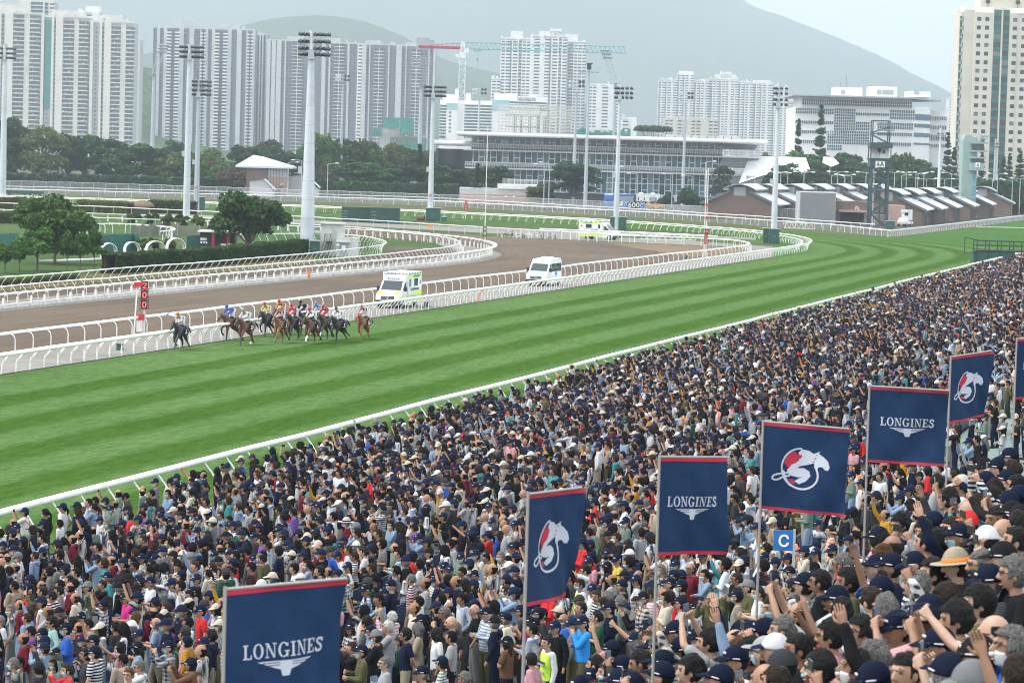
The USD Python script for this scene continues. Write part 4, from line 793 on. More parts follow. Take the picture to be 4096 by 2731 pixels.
for k in range(44):a=k*.42;z=.3+k*(tz(664)-.6)/44;m.bar((.35,1.75,z),(.35+1.15*math.cos(a),1.75+1.15*math.sin(a),z),.32,.05)
m.bar((.35,1.75,0),(.35,1.75,tz(664)),.2);m.tube([(.35+1.2*math.cos(k*.42),1.75+1.2*math.sin(k*.42),1.2+k*(tz(664)-.6)/44) for k in range(44)],.03,3);tag(m.build('spiral_stair',DGREEN,o),kind='stuff')
m=MB();m.bar((-1.0,2,0),(-1.0,2,tz(664)),.22);m.build('white_conduit',DWHITE,o)
za,zb,zc_,zd=tz(668),tz(640),tz(592),tz(575);wl=2.15
m=MB();m.span((-wl,-.5,za),(wl,4,zb));m.build('cabin_base',DGREEN,o);m=MB();m.span((-wl-.2,-.75,zb),(wl+.15,4.2,zb+.35));m.build('cabin_sill',DGREEN,o)
m=MB();m.span((-wl+.15,2.8,zb+.35),(wl-.15,3,zc_));m.build('cabin_back',WHITEB,o)
for x in (-wl+.1,wl-.1):
 for y in (-.4,3.9):m=MB();m.bar((x,y,zb+.3),(x,y,zc_),.2);m.build('cabin_post',DGREEN,o)
m=MB();m.span((-wl-.1,-.9,zc_),(wl+.2,4.3,zd+.2));m.build('cabin_roof',DGREEN,o)
m=MB()
for x in np.linspace(-.4,.9,9):m.bar((x,-.2,zb+.35),(x,-.2,zb+1.25),.06)
m.build('cabin_railing',WHITE,o)
m=MB();m.ball((-.2,.8,zb+2.0),(.42,.4,.5),1);m.bar((-.2,.8,zb+.4),(-.2,.8,zb+1.8),.16);m.box((.75,.9,zb+1.7),(.45,.5,.7));m.build('camera',LAMP,o)
zt=tz(484)
m=MB()
for x in (-1.75,1.75):
 for y in (.2,3.4):m.bar((x,y,zd),(x,y,zt),.24)
for y in (.2,3.4):m.bar((-1.75,y,zt),(1.75,y,zt),.22);m.bar((-1.75,y,zd+2.2),(1.75,y,zd+3.4),.18);m.bar((-1.75,y,zd+2.0),(1.75,y,zd+2.0),.16);m.bar((1.75,y,zd+.1),(-1.75,y,zd+1.8),.16)
m.build('top_frame',DGREEN,o)
for k in range(10):l=MB();x=-.7+(k%5)*.75;z=zt-.8-(k//5)*1.1;l.box((x,-.2,z),(.6,.5,.35));l.box((x+.3,-.5,z+.12),(.75,.6,.06));l.build('lamp',LAMPG,o)
m=MB();m.box((tX(3517,657),-.53,tz(657)),(1.95,.06,1.25));sg=m.build('sign_board',WHITE,o);lettering('4A',.88,INK,sg,STAND,(tX(3517,657),-.57,tz(657)-.43),.02)
GTOW=paint('sage_green_concrete',(0.24,0.33,0.30),0.8,0.06,0.15)
ZT2=767;X0,_=facing(3880,700,ZT2);o=thing('observation_tower','sage green concrete tower with overhanging cabins marked 4','observation tower',frame_at(X0,ZT2),YAW)
uX= lambda v:facing(3500+v/2.037,700,ZT2)[0]-X0
uz= lambda v:facing(3880,520+v/2.037,ZT2)[1]
m=MB();m.prism([(uX(703),0),(uX(822),0),(uX(822),5),(uX(703),5)],0,uz(80));m.add([[uX(703),0,uz(80)],[uX(822),0,uz(80)],[uX(822),5,uz(80)],[uX(703),5,uz(80)],[uX(723),0,uz(44)],[uX(760),0,uz(44)],[uX(760),5,uz(44)],[uX(723),5,uz(44)]],[[0,1,5,4],[1,2,6,5],[2,3,7,6],[3,0,4,7],[4,5,6,7]]);m.build('shaft',GTOW,o)
for a,c,x1,nm in ((97,112,900,'slab'),(165,178,895,'slab'),(218,232,885,'slab'),(268,330,872,'cabin')):m=MB();m.span((uX(758),-1.4,uz(c)),(uX(x1),5,uz(a)));m.build(nm,GTOW,o)
for a,c,x1 in ((112,165,868),(232,268,870)):m=MB();m.span((uX(775),-1.0,uz(c)),(uX(x1),4.8,uz(a)));m.build('cabin_window',FRAMEG,o)
LOUV=paint('blue_louvre',(0.10,0.30,0.42),.5,.08,1)
for a,c in ((330,418),(440,525),(548,633),(655,740)):
 for k in range(9):m=MB();z0_,z1_=uz(c)+(uz(a)-uz(c))*k/9,uz(c)+(uz(a)-uz(c))*(k+.8)/9;m.add([[uX(785),-.1,z0_],[uX(816),-.1,z0_],[uX(816),.05,z1_],[uX(785),.05,z1_]],[[0,1,2,3]]);m.build('louvre_slat',LOUV,o)
m=MB();m.add([[uX(822),0,0],[uX(842),0,0],[uX(822),0,uz(650)],[uX(822),3,0],[uX(842),3,0],[uX(822),3,uz(650)]],[[0,1,2],[3,5,4],[1,4,5],[1,5,2]]);m.build('buttress',GTOW,o)
m=MB();m.box((uX(821),-1.48,uz(284)),(1.15,.08,1.2));sg=m.build('sign_board',WHITE,o);lettering('4',.85,INK,sg,STAND,(uX(821),-1.53,uz(284)-.42),.02)
m=MB()
for k in range(6):m.bar((uX(820+10*(k%3)),0,uz(97)),(uX(845+12*(k%3)),-.5,uz(50-6*(k%2))),.12)
m.build('lamp_bracket',STEEL,o)
for k in range(5):l=MB();l.box((uX(848+13*k),-.5,uz(50+(k%2)*18)),(.7,.6,.4));l.build('lamp',LAMPG,o)
# -- stable sheds
SHEDB=paint('brown_pink_render',(0.165,0.115,0.098),0.85,0.08,0.12,dirt=(0.12,0.085,0.075));SHEDR=paint('white_sheet_roof',(0.52,0.55,0.57),0.4,0.05,0.3);SLATE=paint('slate_trim',(0.12,0.14,0.155),.6,.08,.5);PINKR=paint('dusty_pink_render',(0.44,0.29,0.235),.8,.06,.1,dirt=(.34,.23,.19))
def shed(label,loc,rz,w=15.5,ln=26.0,eave=3.4,peak=6.6,first=None,grp=None,scale=None):
 if first is not None:return copy_of(first,'stable_shed',label,'shed',loc,rz,grp,scale)
 o=thing('stable_shed',label,'shed',loc,rz,grp);h=w/2
 m=MB();prof=[(-h,0),(h,0),(h,eave),(0,peak),(-h,eave)];n=len(prof);V=[(x,y,z) for y in (0,ln) for x,z in prof]
 m.add(V,[[0,1,2],[0,2,4],[2,3,4],[5,7,6],[5,9,7],[7,9,8]]);m.add([V[1],V[6],V[7],V[2]],[[0,1,2,3]]);m.add([V[0],V[4],V[9],V[5]],[[0,1,2,3]]);m.build('wall',SHEDB,o)
 for s_ in (-1,1):
  m=MB();a=[(s_*(h+.9),eave-.35),(s_*2.2,peak-.75)];m.add([(a[0][0],-.3,a[0][1]),(a[0][0],ln+.3,a[0][1]),(a[1][0],ln+.3,a[1][1]),(a[1][0],-.3,a[1][1]),(a[0][0],-.3,a[0][1]+.28),(a[0][0],ln+.3,a[0][1]+.28),(a[1][0],ln+.3,a[1][1]+.28),(a[1][0],-.3,a[1][1]+.28)],[[0,1,2,3],[4,7,6,5],[0,3,7,4],[1,5,6,2],[0,4,5,1]]);m.build('roof',SHEDR,o)
  m=MB();m.bar((a[0][0],-.38,a[0][1]+.05),(a[1][0],-.38,a[1][1]+.05),.12,.5);m.build('gable_trim',SLATE,o)
  m=MB();m.span((s_*h-.05,.5,eave-1.25),(s_*h+.08,ln-.5,eave-.5));m.build('window_strip',FRAMEG,o)
  for k in range(7):m=MB();m.bar((s_*(h+.05),1+k*4,0),(s_*(h+.05),1+k*4,eave-.4),.22);m.build('pier',SLATE if k%2 else SHEDB,o)
 m=MB();t=np.linspace(-1,1,11);xs=3.6*t;zs=peak+.95-1.15*t*t
 for y0 in (-.9,):m.strip(np.c_[xs,np.full(11,y0),zs],np.c_[xs,np.full(11,ln+.5),zs]);m.strip(np.c_[xs,np.full(11,y0),zs-.25],np.c_[xs,np.full(11,ln+.5),zs-.25]);m.strip(np.c_[xs,np.full(11,y0),zs-.25],np.c_[xs,np.full(11,y0),zs])
 m.build('monitor_roof',SHEDR,o)
 m=MB();m.prism([(-2.4,.2),(2.4,.2),(2.4,ln-.2),(-2.4,ln-.2)],peak-1.2,peak+.45);m.build('monitor_wall',SLATE,o);m=MB();m.tube(np.c_[xs,np.full(11,-.95),zs-.12],.14,4);m.build('monitor_trim',SLATE,o)
 m=MB();m.span((-1.3,-.05,peak-1.6),(1.3,.05,peak+.3));m.build('louvre_vent',SHADEW,o)
 m=MB()
 for k in range(14):m.bar((h-2.6,1+k*1.8,eave+1.1),(h-2.6,1+k*1.8,eave+1.9),.06)
 m.bar((h-2.6,.5,eave+1.85),(h-2.6,ln-1,eave+1.85),.07);m.build('roof_handrail',STEEL,o)
 return o
SG='stable sheds with white curved roofs'
def shed_at(px_peak,Z,label,first=None,rz=YAW*.2,ln=26):
 X,zp=facing(px_peak,770,Z);p=_f0*Z+_r0*X;return shed(label,(p[0],p[1],0),rz,first=first,grp=SG)
s0=shed_at(2958,668,'brown shed with its whole gable and arched porch in view')
lb=['brown shed second from the left, just left of the slim white floodlight pole','brown shed with its roof right of the slim white floodlight pole','brown shed roof above the left part of the grey louvred wall','brown shed roof above the middle of the grey louvred wall','brown shed roof above the right end of the grey louvred wall','brown shed roof just left of the lattice tower']
for k,(x,Z) in enumerate(((3050,690),(3155,712),(3245,735),(3335,758),(3415,780),(3480,800))):shed_at(x,Z,lb[k],s0)
lb=['brown shed just right of the lattice tower','brown shed second to the right of the lattice tower','brown shed behind the red marker board','brown shed at the foot of the thin pale floodlight pole','brown shed at the left foot of the sage green tower','brown shed right of the sage green tower with the longest roof']
for k,(x,Z) in enumerate(((3545,652),(3608,676),(3676,705),(3752,738),(3830,775),(3925,820))):shed_at(x,Z,lb[k],s0)
shed_at(3760,900,'distant brown shed roof behind the row, left of the sage green tower',s0);shed_at(3838,930,'distant brown shed roof farthest back beside the sage green tower',s0);shed_at(4085,880,'brown shed wall at the right edge under the beige tower',s0)
b=MB()
X,_=facing(3270,800,640);o=thing('louvred_wall','tall grey louvred wall among the stable sheds','wall',frame_at(X,640),YAW);w=7.6;h=facing(3270,768,640)[1]
m=MB();m.span((-w/2,.2,0),(w/2,9,h));m.build('wall',SHADEW,o)
for k in range(44):m=MB();z=h*k/44;m.add([[-w/2,0,z],[w/2,0,z],[w/2,.18,z+h/44],[-w/2,.18,z+h/44]],[[0,1,2,3]]);m.build('louvre_slat',SHADEW,o)
X,_=facing(3405,850,642);o=thing('brown_store','low brown building with a dark open garage front','building',frame_at(X,642),YAW);h=facing(3400,805,642)[1];w=6.7
m=MB();m.span((-w/2,0,2.5),(w/2+3.5,9,h));m.span((-w/2,0,0),(-w/2+1.0,9,2.5));m.span((w/2-.5,0,0),(w/2+3.5,9,2.5));m.build('wall',SHEDB,o);m=MB();m.span((-w/2+1,3,0),(w/2-.5,3.2,2.5));m.build('dark_doorway',FRAMEG,o);m=MB();m.span((-w/2+.6,-.8,2.5),(w/2,.1,3.0));m.build('lintel',PINKR,o)
for k in range(9):m=MB();m.bar((-w/2+4.0+.25*(k%4),-.03,h-1.0-.25*(k//3)),(-w/2+4.3+.25*(k%4),-.03,h-1.15-.2*(k//2)),.05,.09);m.build('wall_emblem',WNUM,o)
m=MB();m.span((w/2+3.5,1,0),(w/2+8,8,h-.6));m.build('side_block',PINKR,o)
ZP=790;X0,_=facing(1060,660,ZP);o=thing('hip_roof_pavilion','brown walled pavilion with a white hipped roof among the trees','building',frame_at(X0,ZP),YAW)
P_= lambda x,y:(facing(x,y,ZP)[0]-X0,facing(x,y,ZP)[1])
(xl,_),(xr,ze),(xa,za)=P_(944,660),P_(1172,668),P_(1008,620)
m=MB();m.add([[xl,0,ze],[xr,0,ze],[xr,14,ze],[xl,14,ze],[xa,6,za],[xa+2.5,7,za-.4],[xl,0,ze-.5],[xr,0,ze-.5],[xr,14,ze-.5],[xl,14,ze-.5]],[[0,1,5,4],[2,3,4,5],[6,7,1,0],[7,8,2,1]]);m.add([[xl,0,ze],[xl,14,ze],[xa,6,za],[xr,0,ze],[xr,14,ze],[xa+2.5,7,za-.4]],[[0,2,1],[3,4,5]]);m.build('roof',SHEDR,o)
wx0,wx1,wx2=P_(985,700)[0],P_(1070,700)[0],P_(1142,700)[0]
m=MB();m.span((wx0,1,0),(wx1,12,ze-.5));m.build('dark_wall',SHEDB,o);m=MB();m.span((wx1,1.3,0),(wx2,12,P_(1100,708)[1]));m.build('pink_wall',PINKR,o);m=MB();m.span((wx1,1.6,P_(1100,708)[1]),(wx2,12,ze-.4));m.build('upper_panel',CONCRETE if False else GREYW,o)
for k in range(6):u=wx1+(wx2-wx1)*k/6;m=MB();m.bar((u,1.25,0),(u,1.25,ze-.5),.12);m.build('joint',SLATE,o)
m=MB();m.span((wx2-1.2,1.1,1.2),(wx2-.5,1.25,3.4));m.build('door',CREAM,o);m=MB();m.bar((wx2-3.6,.3,0),(wx2-.4,.3,3.0),.8,.5);m.build('stair',SLATE,o)
for lab,xa_,xb_,yt,yb,Zq in (('low white lean-to roof left of the pavilion wall',1000,1092,716,757,780),('grey gabled outbuilding right of the pavilion',1143,1272,696,748,800)):
 X,zt=facing((xa_+xb_)/2,yt,Zq);o=thing('outbuilding',lab,'building',frame_at(X,Zq),YAW);w=(xb_-xa_)*Zq/FPX;zb=facing(xa_,yb,Zq)[1]
 m=MB();m.add([[-w/2,0,zb+(zt-zb)*.8],[w*.1,0,zt],[w/2+.5,0,zb],[w/2+.5,8,zb],[w*.1,8,zt],[-w/2,8,zb+(zt-zb)*.8]],[[0,1,4,5],[1,2,3,4]]);m.build('roof',SHEDR,o);m=MB();m.prism([(-w/2,.4),(w/2,.4),(w/2,8),(-w/2,8)],0,zb-.1);m.add([[-w/2,.4,zb-.1],[w/2,.4,zb-.1],[w*.1,.4,zt-.1],[-w/2,.4,zb+(zt-zb)*.78]],[[0,1,2,3]]);m.build('wall',GREYW,o)
ZP=800;X0,_=facing(1990,760,ZP);o=thing('pink_stand','low pink building with a white railed roof deck behind the trees','building',frame_at(X0,ZP),YAW)
xl,xr=P_(1838,760)[0],P_(2148,760)[0]
for a,c,mm,nm,y in ((860,778,PINKR,'pink_wall',.2),(778,755,GREYW,'grey_band',.35),(755,737,WHITEB,'white_parapet',0)):m=MB();m.span((xl if a>760 else P_(1990,740)[0],y,max(0,P_(2000,a)[1])),(xr,14,P_(2000,c)[1]));m.build(nm,mm,o)
m=MB();za,zb=P_(2080,737)[1],P_(2080,718)[1]
for x in np.linspace(P_(2010,740)[0],xr,46):m.bar((x,.1,za),(x,.1,zb),.06)
m.bar((P_(2010,740)[0],.1,zb),(xr,.1,zb),.1);tag(m.build('roof_railing',WHITE,o),kind='stuff')
for x in (2020,2052):m=MB();m.span((P_(x,790)[0],.1,P_(x,790)[1]),(P_(x+7,790)[0],.2,P_(x,783)[1]));m.build('wall_vent',WHITE,o)
ZP=840;X0,_=facing(3070,700,ZP);o=thing('white_roofed_hall','hall with a bright white sloping roof right of the long building','building',frame_at(X0,ZP),YAW)
a,c,d,e,f=(P_(2985,690),P_(3010,624),P_(3150,628),P_(3190,700),P_(3055,700))
m=MB();m.add([[c[0],12,c[1]],[d[0]+6,12,d[1]],[e[0]+4,0,f[1]],[f[0],0,f[1]],[a[0]-2,0,a[1]-3]],[[0,1,2],[0,2,3],[0,3,4]]);m.build('roof',ROOFW,o);m=MB();m.span((a[0],.8,0),(e[0]+3,14,f[1]-.3));m.build('wall',SHADEW,o)
for k in range(9):u=a[0]+(e[0]+3-a[0])*k/9;m=MB();m.span((u,.6,0),(u+.5,.82,f[1]-.35));m.build('panel',LAMPG,o)
X,zt=facing(3315,645,900);o=thing('white_canopy','bright white canopy showing through the trees','canopy',frame_at(X,900),YAW);m=MB();m.add([[-1.8,0,zt+1.2],[1.1,0,zt+1.2],[2.5,-4,zt-.6],[.2,-5,zt-1.6],[-2.4,-4,zt-.5]],[[0,1,2,3],[0,3,4,4]]);m.build('roof',ROOFW,o);m=MB();m.bar((0,-2,0),(0,-2,zt-.8),.3);m.build('post',STEEL,o)
# -- street lamps and mesh fence
lamp0={}
def street_lamp(x,yb,ytop,arms,label,Z=None):
 p=at(x,yb) if Z is None else _f0*Z+_r0*facing(x,yb,Z)[0];Zq=depth_of([p[0],p[1],5]);h=facing(x,ytop,Zq)[1]
 if arms not in lamp0:
  o=thing('street_lamp',label,'street lamp',(p[0],p[1],0),YAW,'street lamps beyond the course',(1,1,h/8.0));lamp0[arms]=o
  m=MB();m.tube([(0,0,0),(0,0,8)],[.13,.08],7);m.build('post',STEEL,o,smooth=True)
  for s_ in ((-1,1) if arms==2 else (1,) if arms==1 else (-1,)):m=MB();m.tube([(0,0,7.9),(s_*.5,0,8.05),(s_*1.9,0,8.12)],.05,5);m.build('arm',STEEL,o);m=MB();m.ball((s_*2.3,0,8.12),(.55,.2,.13),1);m.build('lamp_head',PWHITE,o,smooth=True)
 else:copy_of(lamp0[arms],'street_lamp',label,'street lamp',(p[0],p[1],0),YAW,'street lamps beyond the course',(1,1,h/8.0))
SLP=[(3106,730,690,2),(3018,700,695,-1),(3120,760,693,1),(3148,760,694,-1),(3213,750,690,2),(3323,770,701,1),(3347,748,689,2),(3376,770,700,2),(3404,770,706,-1),(3460,780,691,2),(3574,770,691,2),(3602,790,701,1),(3622,750,690,2),(3659,772,696,1),(3668,760,693,2),(3692,750,690,1),(3702,800,717,2),(3773,810,717,2),(3803,720,694,-1),(3842,830,718,2),(3965,800,716,2),(3985,800,697,2),(4045,800,723,-1),(4075,820,716,2),(1152,770,650,1),(1206,760,643,-1),(1310,770,655,1),(2195,790,653,-1),(2175,790,660,-1),(2448,770,668,1),(2548,790,697,-1),(2687,790,698,-1),(2765,790,705,-1),(2818,760,648,1)]
for k,(x,yb,yt,arms) in enumerate(SLP):
 side='twin armed' if arms==2 else 'single armed'
 where='before the wood' if x>3100 else 'near the pavilion' if x<1400 else 'in front of the long building'
 lab={0:'twin armed street lamp just right of the slim white floodlight pole',4:'twin armed street lamp standing alone left of the lattice tower',21:'twin armed street lamp in front of the beige tower foot',16:'nearer twin armed street lamp over the sheds',30:'single armed street lamp above the blue coach'}.get(k,f'{side} grey street lamp {where}')
 street_lamp(x,yb,yt,arms,lab,820 if x>3400 else 780)
MESHF=mat('chain_link',{"g":("geometry",{}),"m":("mapping",{"mapping_type":"point","scale":(1,1,1)}),"d":("principled_bsdf",{"base_color":(0.35,0.37,0.37),"roughness":.6}),"t":("transparent_bsdf",{}),"mix":("mix_closure",{"fac":0.22})},[("t.BSDF","mix.closure1"),("d.BSDF","mix.closure2")],surface="mix.closure")
FP=smooth_line(px_line([(3560,862),(3400,850),(3200,838),(3000,832),(2700,822),(2300,800),(1900,784),(1500,770),(1000,753),(400,733),(0,722),(-250,715)],2.3),1)
FP=np.array([p*.0+p for p in FP])
o=thing('chain_link_fence','tall grey chain link fence behind the far side of the course','fence');q=MB();q.strip(flat(FP,0.3),flat(FP,2.3));q.build('mesh_panel',MESHF,o)
pos,_t=path_frames(FP,3.1)
for p in pos[:290]:m=MB();m.bar((*p,0),(*p,2.35),.09);m.build('post',STEEL,o)
q=MB();q.tube(flat(resample(FP,120),2.32),.05,4);q.build('top_rail',STEEL,o)
# -- trees and planting
def leaf_mat(name,cols,trans=0.3):
 return mat(name,{"g":("geometry",{}),"o":("object_info",{}),"n":("noise_texture",{"scale":0.35,"detail":3.0}),"a":("math",{"math_type":"multiply_add","value2":.55,"value3":-.05}),"a2":("math",{"math_type":"multiply_add","value2":.5}),
 "r":("rgb_ramp",{"ramp":[(0.12,cols[0]),(0.45,cols[1]),(0.75,cols[2]),(0.95,cols[3])]}),"h":("hsv",{"saturation":1.0}),"hv":("math",{"math_type":"multiply_add","value2":.5,"value3":.76}),"hh":("math",{"math_type":"multiply_add","value2":.03,"value3":.488}),
 "d":("principled_bsdf",{"roughness":.6,"specular_ior_level":.25}),"t":("translucent_bsdf",{}),"mx":("mix_closure",{"fac":trans})},
 [("g.position","n.vector"),("g.random_per_island","a.value1"),("n.fac","a2.value1"),("a.value","a2.value3"),("a2.value","r.fac"),("r.color","h.color"),("o.random","hv.value1"),("hv.value","h.value"),("o.random","hh.value1"),("hh.value","h.hue"),("h.color","d.base_color"),("h.color","t.color"),("d.BSDF","mx.closure1"),("t.BSDF","mx.closure2")],surface="mx.closure")
LEAF=leaf_mat('green_leaves',((.03,.068,.016),(.058,.125,.028),(.10,.185,.042),(.16,.24,.07)))
LEAFD=leaf_mat('dark_leaves',((.022,.055,.02),(.042,.095,.03),(.07,.14,.042),(.11,.18,.065)))
LEAFY=leaf_mat('yellowish_leaves',((.06,.085,.018),(.115,.14,.03),(.17,.18,.045),(.23,.22,.075)))
LEAFB=leaf_mat('bright_leaves',((.045,.10,.014),(.08,.18,.026),(.13,.25,.042),(.2,.31,.08)))
LEAFG=leaf_mat('greyish_leaves',((.035,.055,.032),(.055,.08,.046),(.085,.11,.062),(.12,.14,.085)))
LEAFR=leaf_mat('reddish_leaves',((.05,.04,.025),(.085,.06,.04),(.13,.08,.055),(.17,.11,.08)))
LEAFGOLD=leaf_mat('golden_hedge_leaves',((.07,.08,.012),(.14,.14,.02),(.22,.20,.03),(.30,.26,.06)))
BARK=paint('bark',(.12,.095,.075),.9,.15,2.0);PALEBARK=paint('pale_bark',(.32,.29,.25),.9,.12,1.0)
def leaves_at(P,N,s,r,flat_=0.35):
 n=len(P);a=r.normal(size=(n,3))+N*1.1;a/=np.linalg.norm(a,axis=1,keepdims=True);t=np.cross(a,r.normal(size=(n,3)));t/=np.linalg.norm(t,axis=1,keepdims=True)+1e-9;b=np.cross(a,t)
 sz=s*r.uniform(.6,1.35,(n,1));w=sz*r.uniform(.45,.8,(n,1))
 V=np.stack([P-t*sz-b*w*.3,P+b*w*-1.0,P+t*sz,P+b*w],1).reshape(-1,3);i=np.arange(n)[:,None]*4;return V,np.hstack([i,i+1,i+2,i+3])
def crown_points(lobes,n,r,hollow=.55):
 L=np.array(lobes);w=L[:,3]*L[:,4];k=r.choice(len(L),n,p=w/w.sum());d=r.normal(size=(n,3));d/=np.linalg.norm(d,axis=1,keepdims=True);d[:,2]=np.where(d[:,2]<-.35,-d[:,2]*.6,d[:,2])
 rad=r.uniform(hollow,1.0,(n,1))**.6;P=L[k,:3]+d*rad*L[k][:,[3,3,4]];keep=meshkit.noise(P*1.15+40,5)>.31;return P[keep],d[keep]
def tree_proto(name,label,loc,H,W,leafm,r,kind='round',n=2600,s=.42,bark=BARK,group=None,cat='tree'):
 o=thing(name,label,cat,loc,float(r.uniform(0,6)),group)
 R=W/2;m=MB();lobes=[]
 if kind=='conifer':
  m.tube([(0,0,0),(0,0,H*.98)],[.22,.04],6);m.build('trunk',bark,o);V,F=MB(),None;q=MB();nl=22
  for k in range(nl):
   z=H*(.06+.92*k/nl);rr=R*(1-k/nl)**.75+.15
   for j in range(9):
    a=j*2*PI/9+k*.7+r.normal(0,.25);L=rr*r.uniform(.55,1.2);z=z+r.normal(0,.25);t=r.uniform(.1,1,20);P=np.c_[np.cos(a)*L*t,np.sin(a)*L*t,z+L*t*.22*(t)-.1];P+=r.normal(0,.07*R*.4+.05,P.shape)
    q.add(*leaves_at(P,np.tile([0,0,1.0],(len(P),1)),s,r))
  q.build('crown',leafm,o);return o
 if kind=='flat':
  m.tube([(0,0,0),(.2,0,H*.5),(0,.1,H*.75)],[.4,.3,.2],7)
  for k in range(9):a=k*.7;x,y=R*.75*math.cos(a)*r.uniform(.4,1),R*.75*math.sin(a)*r.uniform(.4,1);m.tube([(0,0,H*.55),(x*.5,y*.5,H*.78),(x,y,H*.92)],[.2,.12,.05],5);lobes.append((x,y,H*.93,R*.42,H*.07))
  hollow=.2
 else:
  th=H*(.16 if kind!='lolli' else .42);m.tube([(0,0,0),(.1,0,th*.6),(0,.1,th),(.05,0,H*.6)],[.03*H*.55+.06,.025*H*.5+.05,.02*H*.5+.05,.05],7)
  nlob={'round':19,'airy':18,'lolli':10,'bush':9}[kind]
  for k in range(nlob):
   a=k*2.4+r.normal(0,.3);f=math.sqrt((k+.5)/nlob);z0=H*({'round':.53,'airy':.55,'lolli':.66,'bush':.5}[kind]);zr=H*({'round':.42,'airy':.40,'lolli':.28,'bush':.36}[kind])
   x,y=R*.68*f*math.cos(a),R*.68*f*math.sin(a);z=z0+zr*(r.uniform(-.75,.95))*math.sqrt(max(0,1-f*f*.75));sz=R*r.uniform(.30,.48);lobes.append((x,y,z,sz,sz*r.uniform(.62,.9)))
   if kind!='bush':m.tube([(0,0,th*.8),(x*.45,y*.45,(th+z)*.5),(x,y,z)],[.10*H/9,.06*H/9,.02],5)
  hollow=.5
 m.build('trunk',bark,o)
 P,N=crown_points(lobes,n if kind!='airy' else int(n*.62),r,hollow);q=MB();q.add(*leaves_at(P,N,s,r));q.build('crown',leafm,o);return o
TRR=np.random.default_rng(21);protos={}
def tree(kind,variant,x,ytop,wpx,Z,label,leafm=None,cat='tree',group=None,name='tree',n=2600,s=.45,zbase=0.0):
 """a tree whose crown top is seen at x, ytop, wpx wide, at distance Z"""
 X,h=facing(x,ytop,Z);h-=zbase;W=wpx*Z/FPX*(1.22 if kind=='round' and Z>500 else 1.0);p=_f0*Z+_r0*X;loc=(p[0],p[1],zbase);key=(kind,variant)
 if key not in protos:
  o=tree_proto(name,label,loc,h,W,leafm,TRR,kind,n,s,PALEBARK if kind=='airy' else BARK,group,cat);protos[key]=(o,h,W,name);return o
 src,h0,w0,nm=protos[key];return copy_of(src,name,label,cat,loc,float(TRR.uniform(0,6)),group,(W/w0,W/w0,h/h0))
TG='trees along the far side of the course'
BACK=[('round','d',60,455,150,900,LEAFD,'tall dark tree at the left edge under the first cream tower'),('round','y',160,512,215,855,LEAFY,'broad yellowish tree at the left beneath the cream towers'),('round','d2',40,545,120,850,LEAFD,'dark tree right behind the leftmost floodlight pole'),
('round','d',278,522,150,870,None,'dark green tree right of the yellowish tree'),('round','g',345,520,130,880,LEAF,'green tree below the tower with the green netting'),('round','d2',430,548,160,865,None,'dark rounded tree under the right end of the left towers'),('round','g',520,556,180,850,None,'wide green tree between the left towers and the first tall pole'),('round','d',610,575,160,855,None,'dark tree below the gap between the tower groups'),
('round','y2',690,596,150,850,LEAFY,'pale yellow green tree left of the first pair of poles'),('round','g',770,592,150,850,None,'green tree right behind the first pair of poles'),('round','y',850,598,150,845,None,'yellowish tree right of the first pair of poles'),('round','b',905,640,120,830,LEAFB,'bright green tree left of the pavilion'),('round','d',700,552,110,990,None,'dark tree top showing over the front row beside the grey pole'),
('round','r',932,690,150,815,LEAFR,'flowering tree with orange red blossom left of the pavilion'),('round','d2',985,580,130,930,None,'dark tree behind the pavilion roof'),('round','d',1075,548,120,1100,None,'pale dark tree against the pillar of the grey block'),('round','g',1130,570,120,1000,None,'green tree above the pavilion roof'),('round','d2',1160,610,150,900,None,'dark tree just left of the tallest pole'),
('round','b',1300,518,165,900,None,'tall bright tree just right of the tallest pole'),('round','g',1395,535,160,910,None,'green tree before the caged pole'),('round','b',1480,545,150,920,None,'light green tree left of the netted building site'),('round','y2',1560,562,140,930,None,'pale tree under the netted building site'),('round','g',1630,575,140,940,None,'green tree right under the netted building site'),('round','y2',1700,590,110,950,None,'pale tree right of the dark column shaped conifer'),
('round','d',1415,640,165,840,None,'dark spreading tree in the front row near the caged pole'),('round','g',1525,640,180,835,None,'green spreading tree in the middle of the front row'),('round','d2',1615,655,150,835,None,'dark tree left of the column shaped conifer'),('round','g',1790,645,200,835,None,'broad green tree right of the pole numbered 30'),('round','d',1870,615,110,900,None,'dark tree at the left end of the long building'),('round','d2',1965,662,165,815,None,'round tree on a bare trunk before the pink stand'),
('round','r',1290,690,120,820,None,'brownish red tree right of the tallest pole'),('round','d',1240,600,110,880,None,'dark tree hidden behind the tallest pole'),('round','d',2300,636,200,800,None,'large dark tree in front of the middle of the long building'),('round','y2',2165,728,120,800,None,'yellowish tree left of the large dark tree'),('airy','e',2890,660,125,790,LEAFG,'grey green airy tree at the right end of the long building'),('bush','d',2765,762,130,740,LEAFD,'dark bushy conifers left of the sheds'),('bush','d',2665,775,70,790,None,'dark bush among the white trailers'),
('flat','f',2612,503,172,1150,LEAFD,'flat topped spreading tree above the long white roof'),('conifer','c',1681,583,60,840,LEAFD,'dark column shaped conifer left of the pole numbered 30'),('conifer','c2',1912,656,50,805,LEAFD,'small dark conifer beside the round tree on a bare trunk')]
for kd,vr,x,yt,wp,Z,lm,lab in BACK:tree(kd,vr,x,yt,wp,Z,lab,lm,'conifer' if kd=='conifer' else 'tree',TG if kd=='round' else None,{'conifer':'conifer_tree','bush':'bush'}.get(kd,'tree'),n=4600 if kd=='round' else 2600,s=.5 if kd=='round' else .42)
WG2='trees of the wood behind the sheds'
